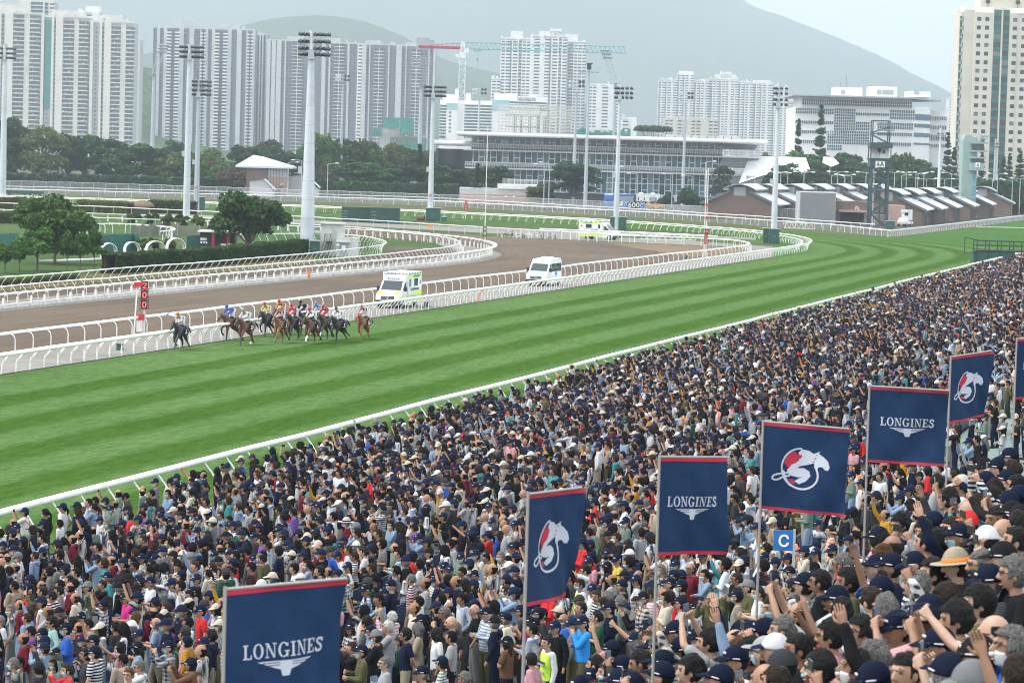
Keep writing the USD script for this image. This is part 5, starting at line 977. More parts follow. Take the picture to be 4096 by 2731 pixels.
WOODT=[(3150,642,130,830,'d'),(3195,588,135,900,'b'),(3265,598,150,920,'g'),(3330,618,130,930,'d2'),(3400,592,150,960,'g'),(3380,650,150,900,'d'),(3430,680,140,860,'d2'),(3480,636,130,930,'g'),(3590,598,140,960,'b'),(3655,620,150,960,'g'),(3710,652,150,940,'d'),(3610,690,140,880,'g'),(3770,690,130,950,'d2'),(3480,695,150,870,'d'),(3835,730,110,960,'g'),(3110,690,110,800,'d2'),(3330,690,130,840,'y2'),(3280,715,120,830,'d'),(3690,715,140,880,'d2'),(3540,660,120,940,'d'),(3060,600,110,1000,'b'),(4040,740,120,930,'d2'),(3950,740,110,960,'d'),(3560,720,150,850,'d2'),(4095,720,100,950,'d')]
wl_=['dark tree right beside the slim white floodlight pole','bright tree below the left end of the office building','green tree under the large pine of the office','dark tree below the blue glass of the office','green tree left behind the lattice tower cabin','dark tree left of the 4A sign','dark round tree low beside the lattice tower','green tree hidden behind the lattice tower cabin','bright tree right of the lattice tower cabin','green tree below the right wing of the office','dark tree left of the thin pale pole','green tree low to the right of the 4A sign','dark tree right of the thin pale pole','dark tree behind the legs of the lattice tower','green tree left of the sage green tower','dark tree at the foot of the white roofed hall','yellow green tree above the grey louvred wall','dark tree above the brown shed roofs left of the louvred wall','dark tree low before the thin pale pole','dark tree just right behind the lattice tower','bright tree peeping over the end of the long roof','dark tree under the beige tower windows','dark tree right behind the sage green tower','dark tree right of the lattice tower legs','dark tree at the right edge beneath the beige tower']
for (x,yt,wp,Z,vr),lab in zip(WOODT,wl_):tree('round',vr,x,yt,wp,Z,lab,None,'tree',WG2)
tree('airy','e',3255,672,170,815,'airy tree with pale bare branches in the wood');
PG='tall narrow pines by the office and the beige tower'
for x,yt,wp,Z,lab in ((3283,408,66,1000,'largest layered pine in front of the white office'),(3193,466,52,980,'thin sparse pine at the left end of the office'),(3790,520,52,960,'layered pine left of the beige tower'),(3814,582,50,940,'shorter layered pine touching the beige tower corner'),(3845,640,48,930,'small layered pine at the left of the sage green tower'),(3925,600,48,980,'layered pine between the sage green tower and the grey pole'),(4012,620,52,970,'layered pine before the green window strip'),(4036,606,44,980,'narrow layered pine second from the right edge'),(4078,596,62,975,'broad layered pine at the right edge')):
 tree('conifer','p',x,yt,wp,Z,lab,LEAFD,'conifer',PG,'pine_tree',s=.55)
tree('round','big',228,772,345,318,'largest infield tree, spreading and bright, at the left',LEAFB,s=.27,n=9000)
IG='small trees behind the left rails'
for x,yt,wp,Z,lab in ((150,925,190,300,'broad bright small tree left of the row by the rail'),(22,985,130,292,'small tree at the left edge by the rail'),(80,975,110,296,'second small tree from the left edge by the rail'),(272,940,90,300,'upright small tree in the middle of the row'),(322,942,85,303,'upright small tree right of the middle of the row'),(378,928,85,305,'darkest small tree at the right end of the row')):tree('lolli','q',x,yt,wp,Z,lab,LEAFB,'tree',IG,n=4200,s=.20)
tree('round','med',1000,778,330,366,'spreading infield tree beside the red columned kiosk',LEAF,s=.30,n=9000)
tree('lolli','s',570,952,78,352,'slim sapling in front of the white arches',LEAFB,n=700,s=.17);tree('lolli','s',408,985,60,330,'thin yellowing sapling at the left end of the hedge',n=700)
def hedge(name,label,line,w,h,leafm,s=.16,dens=150,cat='hedge',core=None):
 o=thing(name,label,cat);P=resample(smooth_line(line,1),80);L=np.linalg.norm(np.diff(P,axis=0),axis=1).sum();r=np.random.default_rng(len(label));t=np.gradient(P,axis=0);t/=np.linalg.norm(t,axis=1,keepdims=True);nn=np.c_[t[:,1],-t[:,0]]
 c=MB();a,b=P-nn*w*.38,P+nn*w*.38;hh=h*.9
 c.strip(flat(a,0),flat(a,hh));c.strip(flat(b,hh),flat(b,0));c.strip(flat(a,hh),flat(b,hh));c.build('inner_twigs',core or BARK,o)
 n=int(L*dens*(h+w));k=r.uniform(0,79,n);i=k.astype(int);base=P[i]+(P[np.minimum(i+1,79)]-P[i])*(k-i)[:,None];u=r.uniform(0,2*h+w,n);side=np.where(u<h,-1,np.where(u<2*h,1,0));lat=np.where(side==0,(u-2*h)-w/2,side*w/2);z=np.where(side==0,h,np.where(u<h,u,u-h))
 lump=(meshkit.noise(np.c_[base*.8,z],3)-.4)*.45;lat=lat*(1+lump*.8);z=z*(1+lump*.5)
 V,F=leaves_at(np.c_[base+nn[i]*lat[:,None],z],np.c_[nn[i]*side[:,None],(side==0)*1.0],s,r);q=MB();q.add(V,F);q.build('foliage',leafm,o);return o
hedge('hedge','long clipped green hedge behind the training track rail',[at(x_,y_)[:2] for x_,y_ in ((436,1094),(700,1073),(1000,1047),(1206,1023))],1.5,1.75,LEAF,.19,190)
hedge('hedge','low clipped hedge along the rail at the left edge',[(-109.5,225),(-109.5,262)],.9,.55,LEAFY,.12,200)
def hpx(a,y):return tuple(at(a,y)[:2])
hedge('hedge','golden hedge in a brick planter left of the soil bin',[hpx(322,849),hpx(520,857)],2.2,2.0,LEAFGOLD,.3,40);hedge('hedge','golden hedge behind the leftmost pole',[hpx(-40,838),hpx(112,842)],2.2,2.2,LEAFGOLD,.3,40)
hedge('hedge','dark green hedge right of the soil bin, behind the white pole',[hpx(606,851),hpx(775,858)],2.0,2.1,LEAF,.3,40)
hedge('hedge','flowering shrubs along the left edge above the green boards',[hpx(-40,893),hpx(110,890)],2.0,1.5,LEAFY,.25,50)
hedge('undergrowth','dark undergrowth behind the far chain link fence on the left',[tuple((_f0*815+_r0*facing(u,760,815)[0])[:2]) for u in (-60,300,600,940)],5,3.6,LEAFD,.6,10,'undergrowth')
hedge('undergrowth','shrubs below the trees right of the tallest pole',[tuple((_f0*815+_r0*facing(u,770,815)[0])[:2]) for u in (1275,1500,1830)],5,3.8,LEAFD,.6,10,'undergrowth')
hedge('undergrowth','dense shrubs between the shed roofs and the wood',[tuple((_f0*835+_r0*facing(u,740,835)[0])[:2]) for u in (3060,3300,3600,3860,4120)],7,8.5,LEAFD,.7,6,'undergrowth')
for k,(x,yb,lab) in enumerate(((533,904,'round bush at the left end of the row above the curved rail'),(607,907,'taller round bush second in the row'),(668,912,'round bush in the middle of the row'),(729,914,'round bush in front of the white pole foot'),(794,918,'round bush at the right end of the row, beside the infield tree'))):
 p=at(x,yb);Z=depth_of(p);X,zt=facing(x,yb-46,Z);kk=('bush','rb')
 if kk not in protos:protos[kk]=(tree_proto('bush',lab,(p[0],p[1],0),zt+.5,64*Z/FPX,LEAFGOLD if False else LEAFY,TRR,'bush',2200,.2,BARK,'round bushes','bush'),zt+.5,64*Z/FPX,'bush')
 else:copy_of(protos[kk][0],'bush',lab,'bush',(p[0],p[1],0),k*1.3,'round bushes')
for x,yb,lab in ((475,1002,'small dark round shrub seen through the arches'),(615,1005,'dark round shrub behind the third arch'),(680,1010,'dark shrub behind the right arch')):
 p=at(x,yb);copy_of(protos[('bush','rb')][0],'bush',lab,'bush',(p[0],p[1],0),x*.1,None,.75)
 # -- things in the infield
TEALB=paint('teal_board',(0.012,0.105,0.085),.6,.12,.6);DARKB=plain('dark_kiosk',(.02,.03,.03),.5);REDC=plain('red_column',(.42,.03,.06),.5);BROWNNET=paint('brown_shade_net',(.15,.155,.11),.95,.15,.8)
def boards(label,pts,h):
 o=thing('board_fence',label,'fence');P=[np.array(at(x,y)[:2]) for x,y in pts]
 for a,c in zip(P[:-1],P[1:]):
  L=np.linalg.norm(c-a);n=max(1,int(L/1.2))
  for k in range(n):m=MB();u,v=a+(c-a)*k/n,a+(c-a)*(k+.985)/n;m.bar((*u,h/2),(*v,h/2),.05+.02*(k%2),h);m.build('board',TEALB,o)
 return o
boards('teal board fence left of the largest infield tree',[(-40,990),(72,983)],1.55);boards('teal board fence behind the white arches',[(398,1008),(532,1002),(556,1004)],2.0);boards('teal board fence left of the kiosk',[(746,1009),(797,1004)],1.95)
for k,(xa,xb,yb,yt,lab) in enumerate(((402,466,1042,972,'leftmost white arch behind the sapling'),(494,560,1033,967,'second white arch from the left'),(578,664,1026,963,'third white arch from the left'),(662,742,1018,952,'rightmost white arch next to the teal boards'))):
 p=at((xa+xb)/2,yb);Z=depth_of(p);w=(xb-xa)*Z/FPX;h=facing(xa,yt,Z)[1];o=thing('white_arch',lab,'arch',(p[0],p[1],0),YAW+.42,'white arches over the walkway')
 a=np.linspace(0,PI,15);R=w/2*.92;prof=np.vstack([[(R,0)],np.c_[R*np.cos(a),h-R+R*np.sin(a)],[(-R,0)]]);m=MB()
 for r_,z_ in ((0,0),(.09,.09)):
  s_=1-r_/R;q=np.c_[prof[:,0]*s_,prof[:,1]-(z_*(prof[:,1]>h-R))]
  m.strip(np.c_[q[:,0],np.full(len(q),-.42),q[:,1]],np.c_[q[:,0],np.full(len(q),.42),q[:,1]])
 m.build('arch_panel',DWHITE,o)
 for y in (-.42,.42):m=MB();m.tube(np.c_[prof[:,0],np.full(len(prof),y),prof[:,1]],.05,5);m.build('arch_rib',WHITE,o)
 for k2 in range(2,15,3):m=MB();m.bar((prof[k2,0],-.42,prof[k2,1]),(prof[k2,0],.42,prof[k2,1]),.05);m.build('strut',WHITE,o)
rail('arch_kerb','low white kerb rail running under the arches',[hpx(150,1052),hpx(410,1043),hpx(560,1030),hpx(760,1015)],.18,.12,6,'straight')
rail('walkway_rail','curved white double rail of the walkway above the green boards',smooth_line([hpx(200,955),hpx(400,930),hpx(520,932),hpx(620,940),hpx(690,946),hpx(702,955),hpx(690,960),hpx(640,963)],2),1.25,.09,2.4,'neck',1,post_r=.05)
o=thing('shade_net','brown shade netting slung along the bushes','netting');A=resample([hpx(520,945),hpx(640,940),hpx(860,948)],24);m=MB();m.strip(flat(A,.05),np.c_[A,1.25+.35*np.abs(np.sin(np.arange(24)*.9))]);m.build('net',BROWNNET,o)
for k in range(0,24,4):m=MB();m.bar((*A[k],0),(*A[k],1.6),.06);m.build('post',STEEL,o)
def placed(name,label,cat,x,yb,**kw):p=at(x,yb);return thing(name,label,cat,(p[0],p[1],0),YAW,**kw),FPX/depth_of(p)
o,k_=placed('kiosk','dark kiosk with two red columns and white notices on its wall','kiosk',868,1004)
m=MB();m.span((-71/k_,.2,0),(72/k_,3,74/k_));m.build('wall',DARKB,o);m=MB();m.span((-76/k_,-.8,74/k_),(76/k_,3.2,80/k_));m.build('roof',PWHITE,o)
for x in (-13,45):m=MB();m.lathe([(7.5/k_,0),(7.5/k_,74/k_)],(x/k_,-.4,0),12);m.build('column',REDC,o,smooth=True)
for x,z,w,h in ((-55,46,26,10),(-64,33,7,9),(-52,34,9,7),(-43,32,6,8),(-20,28,6,7)):m=MB();m.box((x/k_,.17,z/k_),(w/k_,.03,h/k_));m.build('notice',WNUM,o)
for x,w in ((18,22),(46,20)):m=MB();m.span((x/k_,-1.4,.1),((x+w)/k_,-1.35,32/k_));m.build('white_banner',WHITE,o)
m=MB();m.span((-62/k_,-1,0),(-38/k_,-.3,16/k_));m.build('bin',LAMPG,o)
HUTW=paint('stained_white_render',(.50,.51,.48),.8,.10,.7,dirt=(.28,.29,.26))
o,k_=placed('control_hut','stained white concrete hut with a black outside stair and grey door','hut',1330,1026)
m=MB();m.span((-52/k_,.8,0),(40/k_,4.2,128/k_));m.build('tall_block',HUTW,o);m=MB();m.span((14/k_,0,0),(100/k_,4,76/k_));m.build('low_block',HUTW,o);m=MB();m.span((-56/k_,.6,128/k_),(44/k_,4.4,133/k_));m.build('roof_slab',HUTW,o);m=MB();m.span((12/k_,-.35,57/k_),(66/k_,.1,60/k_));m.build('door_hood',SHADEW,o)
m=MB();m.span((28/k_,-.06,0),(60/k_,.05,55/k_));d_=m.build('door',LAMPG,o);m=MB();m.span((36/k_,-.09,25/k_),(52/k_,-.065,46/k_));m.build('notice',WNUM,d_);m=MB();m.span((16/k_,-.3,42/k_),(27/k_,0,54/k_));m.build('air_conditioner',PWHITE,o)
m=MB()
for k in range(12):z=2/k_+k*5.2/k_;x=(-38+k*1.4)/k_;m.box((x+.25,.2,z),(.62,.35,.04))
for s_ in (-.06,.58):m.bar(((-38)/k_+s_,.05,0),((-22)/k_+s_,.05,60/k_),.06);m.bar((-42/k_+s_,.05,20/k_),(-27/k_+s_,.05,92/k_),.05)
for x in (-34,-24,-12,-4):m.bar((x/k_,.1,56/k_),(x/k_,.1,88/k_),.05)
m.bar((-34/k_,.1,88/k_),(-4/k_,.1,88/k_),.05);m.box((-16/k_,.4,57/k_),(24/k_,.8,.08));m.build('outside_stair',DARKB,o)
m=MB();m.cyl((-86/k_,1.5,92/k_),(-52/k_,1.5,92/k_),8/k_,8/k_,10);m.build('duct',DWHITE,o)
m=MB()
for x in (100,112,125,138):m.bar((x/k_,1,20/k_),(x/k_,1,58/k_),.06)
m.bar((98/k_,1,57/k_),(140/k_,1,57/k_),.06);m.bar((98/k_,1,38/k_),(140/k_,1,38/k_),.05);m.build('railing',DARKB,o)
def cabinet(label,x,yb,w,h,d=1.2):
 o,k_=placed('cabinet',label,'cabinet',x,yb,group='green electrical cabinets');W_,H_=w/k_,h/k_
 m=MB();m.span((-W_/2,0,.08),(W_/2,d,H_));m.build('body',GREENB,o);m=MB();m.span((-W_/2-.08,-.1,H_),(W_/2+.08,d+.1,H_+.07));m.build('lid',STEEL,o)
 for s_ in (-1,1):m=MB();m.box((s_*W_/4,-.015,H_*.52),(W_/2-.08,.03,H_*.86));dd=m.build('door',GREENB,o);m=MB();m.box((s_*.08,-.05,H_*.5),(.04,.05,.18));m.build('handle',STEEL,dd)
cabinet('green cabinet beside the tallest pole, left of the hut',1257,1026,38,62);cabinet('green cabinet at the foot of the pole numbered 29',795,843,44,54);cabinet('large green cabinet right of the pole numbered 30',1732,885,58,52);cabinet('small green box right of the pole numbered 30',1776,887,20,18,.6);cabinet('green cabinet behind the far ambulance, left half',2449,922,18,54);cabinet('green cabinet behind the far ambulance, right of the pole',2489,923,32,55);cabinet('left green cabinet at the slim pole foot',3063,974,22,60);cabinet('right green cabinet at the slim pole foot',3097,976,40,60);cabinet('dark green cabinet right of the lattice tower legs',3560,918,36,34)
for xa,xb,yb,yt,lab in ((1366,1492,888,829,'left dark green shipping container by the dirt bend'),(1482,1598,894,831,'right dark green shipping container by the dirt bend')):
 o,k_=placed('shipping_container',lab,'container',(xa+xb)/2,yb,group='shipping containers');w,h=(xb-xa)/k_,(yb-yt)/k_;m=MB();m.span((-w/2,.06,.1),(w/2,2.4,h));m.build('shell',GREENB,o)
 for k in range(26):m=MB();u=-w/2+w*(k+.5)/26;m.box((u,.03,h/2+.05),(w/52,.07,h-.3));m.build('rib',GREENB,o)
 for z in (.1,h-.06):m=MB();m.box((0,.0,z),(w+.05,.14,.14));m.build('frame_rail',GREENB,o)
 for k in range(3):m=MB();m.box((-w/2+w*(.1+.0),-.03,h*(.3+.2*k)),(.9,.03,.05));m.build('marking',STEEL,o)
o,k_=placed('field_roller','rusty iron grass roller with its draw bar, left of the pole numbered 30','roller',1680,883);m=MB();m.cyl((-.5,.3,.5),(.8,-.1,.5),.48,.48,16);m.build('drum',paint('rusty_red',(.16,.06,.05),.8,.2,2),o);m=MB();m.bar((-.4,0,.5),(-1.6,-.2,.55),.08);m.bar((-.3,.3,.5),(-1.6,.3,.55),.08);m.build('draw_bar',DARKB,o)
o,k_=placed('soil_bin','dark sided bin heaped with sandy soil','soil bin',556,856);m=MB();m.span((-33/k_,0,0),(33/k_,.2,28/k_));m.span((-34/k_,0,0),(-31/k_,3,28/k_));m.span((31/k_,0,0),(34/k_,3,28/k_));m.build('bin',DARKB,o);m=MB();s_=trimesh.creation.icosphere(3,1.0);v=s_.vertices.copy();v[:,2]=np.maximum(v[:,2],0);v*=[52/k_,3.0,24/k_];v+=[0,4,25/k_];v[:,2]+=.25*meshkit.noise(v*2);m.add(v,s_.faces);m.build('soil_heap',SAND,o,smooth=True)
o,k_=placed('open_shelter','dark green roofed open shelter left behind the golden hedge','shelter',88,800);m=MB();m.span((-90/k_,0,24/k_),(76/k_,4,37/k_));m.build('roof',GREENB,o)
for x in (-80,-53,10,30,70):m=MB();m.bar((x/k_,.5,0),(x/k_,.5,25/k_),.3);m.build('post',DARKB,o)
for x,yb,lab in ((1714,912,'left traffic cone by the concrete path'),(1724,911,'right traffic cone by the concrete path')):o,k_=placed('traffic_cone',lab,'cone',x,yb,group='traffic cones');m=MB();m.lathe([(.22,0),(.2,.05),(.16,.05),(.03,.72),(0,.73)],sides=10);m.build('cone',ORANGE,o)
for xa,xb,yb,yt,n,lab in ((2562,2785,962,940,9,'white lattice barrier lying behind the sandy patch'),(3137,3253,917,893,6,'white lattice barrier in front of the outer bend rail')):
 o,k_=placed('lattice_barrier',lab,'barrier',(xa+xb)/2,yb);w,h=(xb-xa)/k_,(yb-yt)/k_
 for z in (.15,h):m=MB();m.bar((-w/2,0,z),(w/2,0,z),.09);m.build('bar',WHITE,o)
 for k in range(n):
  u,v=-w/2+w*k/n,-w/2+w*(k+1)/n
  m=MB();m.bar((u,0,.15),((u+v)/2,0,h),.06);m.bar(((u+v)/2,0,h),(v,0,.15),.06);m.build('brace',WHITE,o)
rr5=np.random.default_rng(3);o,k_=placed('pipework','tangle of pipe fittings standing along the concrete path','pipework',2110,955)
for k in range(60):m=MB();x=rr5.uniform(-105,120)/k_;y=rr5.uniform(-.5,2);h=rr5.uniform(.2,1.3);m.bar((x,y,0),(x+rr5.normal(0,.1),y,h),.07);m.bar((x,y,h*.6),(x+rr5.normal(0,.6),y+.2,h*.6),.08);m.build('pipe',DWHITE if k%3 else LAMP,o)
boxl=[('small green box on the edge of the turf right of the lead horse',478,1402),('small green box on the turf edge behind the ambulance',1706,1228),('small green box at the turf edge near the 400 pole',2748,1036)]
for lab,x,yb in boxl:o,k_=placed('ground_box',lab,'box',x,yb,group='green boxes at the turf edge');m=MB();m.span((-.2,0,0),(.2,.35,.38));m.build('body',GREENB,o);m=MB();m.span((-.23,-.03,.38),(.23,.38,.42));m.build('lid',DARKB,o)
# -- people: the body generator (facing +x, 1.7 m tall)
def sph(p,r,n=10):return Manifold.sphere(1.0,n).scale(tuple(np.broadcast_to(r,3).astype(float))).translate(tuple(map(float,p)))
def hull(*m):return Manifold.batch_hull(list(m))
def limb(pts,rs,n=8):return [hull(sph(pts[k],rs[k],n),sph(pts[k+1],rs[k+1],n)) for k in range(len(pts)-1)]
def union(L):return Manifold.batch_boolean(L,m3.OpType.Add)
def arr(m,smooth=2,refine=None,lam=.5):
 if refine:m=m.refine_to_length(refine)
 k=m.to_mesh();v,f=np.array(k.vert_properties[:,:3],float),np.array(k.tri_verts,int)
 if smooth:
  t=trimesh.Trimesh(v,f,process=True);trimesh.smoothing.filter_taubin(t,lamb=lam,nu=.53,iterations=smooth);v,f=np.array(t.vertices),np.array(t.faces)
 return v,f
ARMS={'down':((-.03,.235,1.13),(.05,.245,.88)),'hold':((.02,.24,1.14),(.27,.09,1.16)),'crossed':((.07,.25,1.14),(.21,-.06,1.17)),'phone':((.22,.19,1.29),(.36,.075,1.54)),'high':((.17,.21,1.57),(.27,.09,1.80)),
'up':((.13,.23,1.62),(.22,.19,1.89)),'point':((.22,.20,1.50),(.44,.16,1.66)),'pocket':((-.09,.29,1.13),(.06,.20,.93)),'behind':((-.12,.25,1.13),(-.17,.05,.95)),'face':((.14,.22,1.20),(.17,.07,1.47))}
POSES={'standing with arms down':('down','down'),'holding something at the chest':('hold','hold'),'with crossed arms':('crossed','crossed'),'holding a phone up in both hands':('phone','phone'),'lifting a phone overhead':('high','high'),'raising one arm':('down','up'),'raising a fist':('up','hold'),'pointing at the track':('point','down'),'hands in pockets':('pocket','pocket'),'hands behind the back':('behind','behind'),'one hand at the face':('face','hold')}
_uv=trimesh.creation.uv_sphere(1.0,count=[14,20]);_uv2=trimesh.creation.uv_sphere(1.0,count=[9,12])
def head_shape(fine=True,grow=0.0,female=False):
 m=_uv if fine else _uv2;d=np.array(m.vertices);x,y,z=d.T
 X=np.where(x>0,.100,.104)+grow;Y=.078+grow;Z=.119+grow
 low=np.clip(-z-.15,0,1);vx,vy,vz=x*X,y*Y,z*Z
 vy=vy*(1-(.42 if female else .34)*low);vx=np.where(x>0,vx*(1-.12*low)+.010*low*(x>.2),vx*(1-.55*low));vx=vx-.006*np.clip(z-.5,0,1)
 return Manifold(m3.Mesh(np.stack([vx,vy,vz],1).astype(np.float32),np.array(m.faces,np.uint32)))
HEAD={(a,b):head_shape(a,0,b) for a in (True,False) for b in (True,False)}
NOSE=union([hull(sph((.094,0,.018),.011,6),sph((.117,0,-.024),.015,6),sph((.098,.013,-.032),.011,6),sph((.098,-.013,-.032),.011,6))]+[sph((-.004,s*.079,-.012),(.022,.012,.034),8) for s in (1,-1)]+[hull(sph((.088,.045,.034),.012,6),sph((.097,0,.030),.011,6),sph((.088,-.045,.034),.012,6)),sph((.090,0,-.075),(.016,.026,.011),6)])
def box_m(c,s):return Manifold.cube(tuple(map(float,s)),True).translate(tuple(map(float,c)))
def headgear():
 G={}
 hs= lambda g:head_shape(True,g)
 short=hs(.011).translate((-.004,0,.004))-box_m((.115,0,-.06),(.15,.3,.24))-box_m((.0,0,-.165),(.4,.4,.22))-box_m((.03,0,-.09),(.09,.4,.14))
 ears=union([sph((.004,q*.088,-.022),(.034,.03,.046),8) for q in (1,-1)]);G['short hair']=arr(short-ears,2,.02);full=hs(.020).translate((-.006,0,.010))-box_m((.118,0,-.045),(.13,.3,.22))-box_m((0,0,-.18),(.4,.4,.2))-box_m((.05,0,-.10),(.08,.4,.16));G['thick hair']=arr(full-union([sph((.012,q*.092,-.04),(.034,.03,.05),8) for q in (1,-1)]),2,.02)
 bob=union([hs(.022).translate((-.008,0,.006))-box_m((.10,0,-.06),(.12,.105,.24))-box_m((.145,0,-.05),(.12,.3,.30)),hull(sph((-.05,.07,-.05),.05,8),sph((-.05,-.07,-.05),.05,8),sph((-.055,.06,-.15),.035,8),sph((-.055,-.06,-.15),.035,8))]);G['bobbed hair']=arr(bob,3,.035)
 lng=union([hs(.020).translate((-.008,0,.006))-box_m((.10,0,-.06),(.12,.105,.24))-box_m((.145,0,-.05),(.12,.3,.30)),hull(sph((-.06,.06,-.02),.055,8),sph((-.06,-.06,-.02),.055,8),sph((-.105,.055,-.34),.03,8),sph((-.105,-.055,-.34),.03,8))]);G['long hair']=arr(lng,3,.035)
 tail=union([short,hull(sph((-.10,0,.02),.035,8),sph((-.15,0,-.05),.032,8)),hull(sph((-.15,0,-.05),.032,8),sph((-.145,0,-.20),.014,8))]);G['ponytail']=arr(tail,3,.03)
 fringe=hs(.010).translate((-.004,0,0))-box_m((.075,0,-.02),(.15,.3,.40))-box_m((0,0,.115),(.3,.3,.12))-box_m((0,0,-.19),(.4,.4,.2));G['balding']=arr(fringe-ears,2,.025)
 dome=hs(.017).translate((-.004,0,.012))-box_m((0,0,-.13),(.5,.5,.30));brim=hull(sph((.085,.062,.028),(.02,.012,.007),8),sph((.085,-.062,.028),(.02,.012,.007),8),sph((.168,.040,.010),(.022,.02,.006),8),sph((.168,-.040,.010),(.022,.02,.006),8),sph((.186,0,.010),(.012,.02,.006),8))+hull(sph((.10,.05,.036),(.015,.02,.008),8),sph((.10,-.05,.036),(.015,.02,.008),8),sph((.17,0,.022),(.02,.02,.006),8))
 G['dome']=arr(dome,1,.04);G['brim']=arr(brim,1);nape=hs(.008).translate((-.003,0,0))-box_m((.10,0,0),(.20,.4,.5))-box_m((0,0,.14),(.5,.5,.24))-box_m((0,0,-.20),(.5,.5,.22));G['nape hair']=arr(nape-ears,1,.035)
 G['badge']=arr(hull(sph((.100,.016,.074),(.006,.010,.010),6),sph((.100,-.016,.074),(.006,.010,.010),6)),0);G['side_mark']=arr(hull(sph((.02,.099,.040),(.016,.004,.006),6),sph((.06,.088,.040),(.012,.004,.005),6)),0)
 hat=union([hs(.016).translate((-.002,0,.030))-box_m((0,0,-.10),(.5,.5,.26)),Manifold.cylinder(.012,.205,.20,28).scale((1.05,.92,1)).translate((0,0,.028))]);G['hat']=arr(hat,1,.04);G['band']=arr((hs(.021).translate((-.002,0,.030))^box_m((0,0,.054),(.5,.5,.034))),0)
 G['mask']=arr((hs(.010)^box_m((.09,0,-.062),(.115,.14,.085)))+sph((.108,0,-.045),(.014,.03,.026),8),1)
 gl=MB()
 for s in (1,-1):gl.tube([(.104-.002*abs(math.sin(a)),s*.034+.026*math.cos(a),.012+.018*math.sin(a)) for a in np.linspace(0,2*PI,10)],.0032,4);gl.bar((.10,s*.058,.018),(.0,s*.081,.012),.005)
 gl.bar((.107,.012,.016),(.107,-.012,.016),.005);G['glasses']=gl.arrays()
 ey=MB()
 for s in (1,-1):ey.ball((.0895,s*.034,.012),(.008,.014,.0065),1)
 G['eyes']=ey.arrays();br=MB()
 for s in (1,-1):br.tube([(.096,s*.014,.034),(.098,s*.034,.040),(.088,s*.054,.034)],.0045,4)
 G['brows']=br.arrays();mo=MB();mo.ball((.094,0,-.066),(.006,.022,.005),1);G['mouth']=mo.arrays()
 return G
GEAR=headgear()
def hand(w,dirv,palm_n,side,r=1.0,curl=.5):
 """palm, four unequal bent fingers and a thumb from the side of the palm"""
 d=unit(dirv);n=unit(np.asarray(palm_n,float)-d*(d@np.asarray(palm_n,float)));u=np.cross(d,n)*side;L=[]
 w=np.asarray(w,float);kn=w+d*.085
 L.append(hull(sph(w,(.024,.024,.024),6),sph(kn+u*.030,.014,6),sph(kn-u*.030,.014,6)))
 for k,(o,ln) in enumerate(((.032,.066),(.011,.075),(-.011,.070),(-.032,.055))):
  a=kn+u*o;b=a+(d*math.cos(curl)+n*math.sin(curl))*ln*.55;c=b+(d*math.cos(curl*2.3)+n*math.sin(curl*2.3))*ln*.5;L+=limb([a,b,c],[.0105,.0095,.008],6)
 t0=w+d*.025+u*.026;t1=t0+(u*.75+d*.6+n*.3)*.042;t2=t1+(d*.9+n*.4+u*.1)*.034;return L+limb([t0,t1,t2],[.013,.011,.009],6)
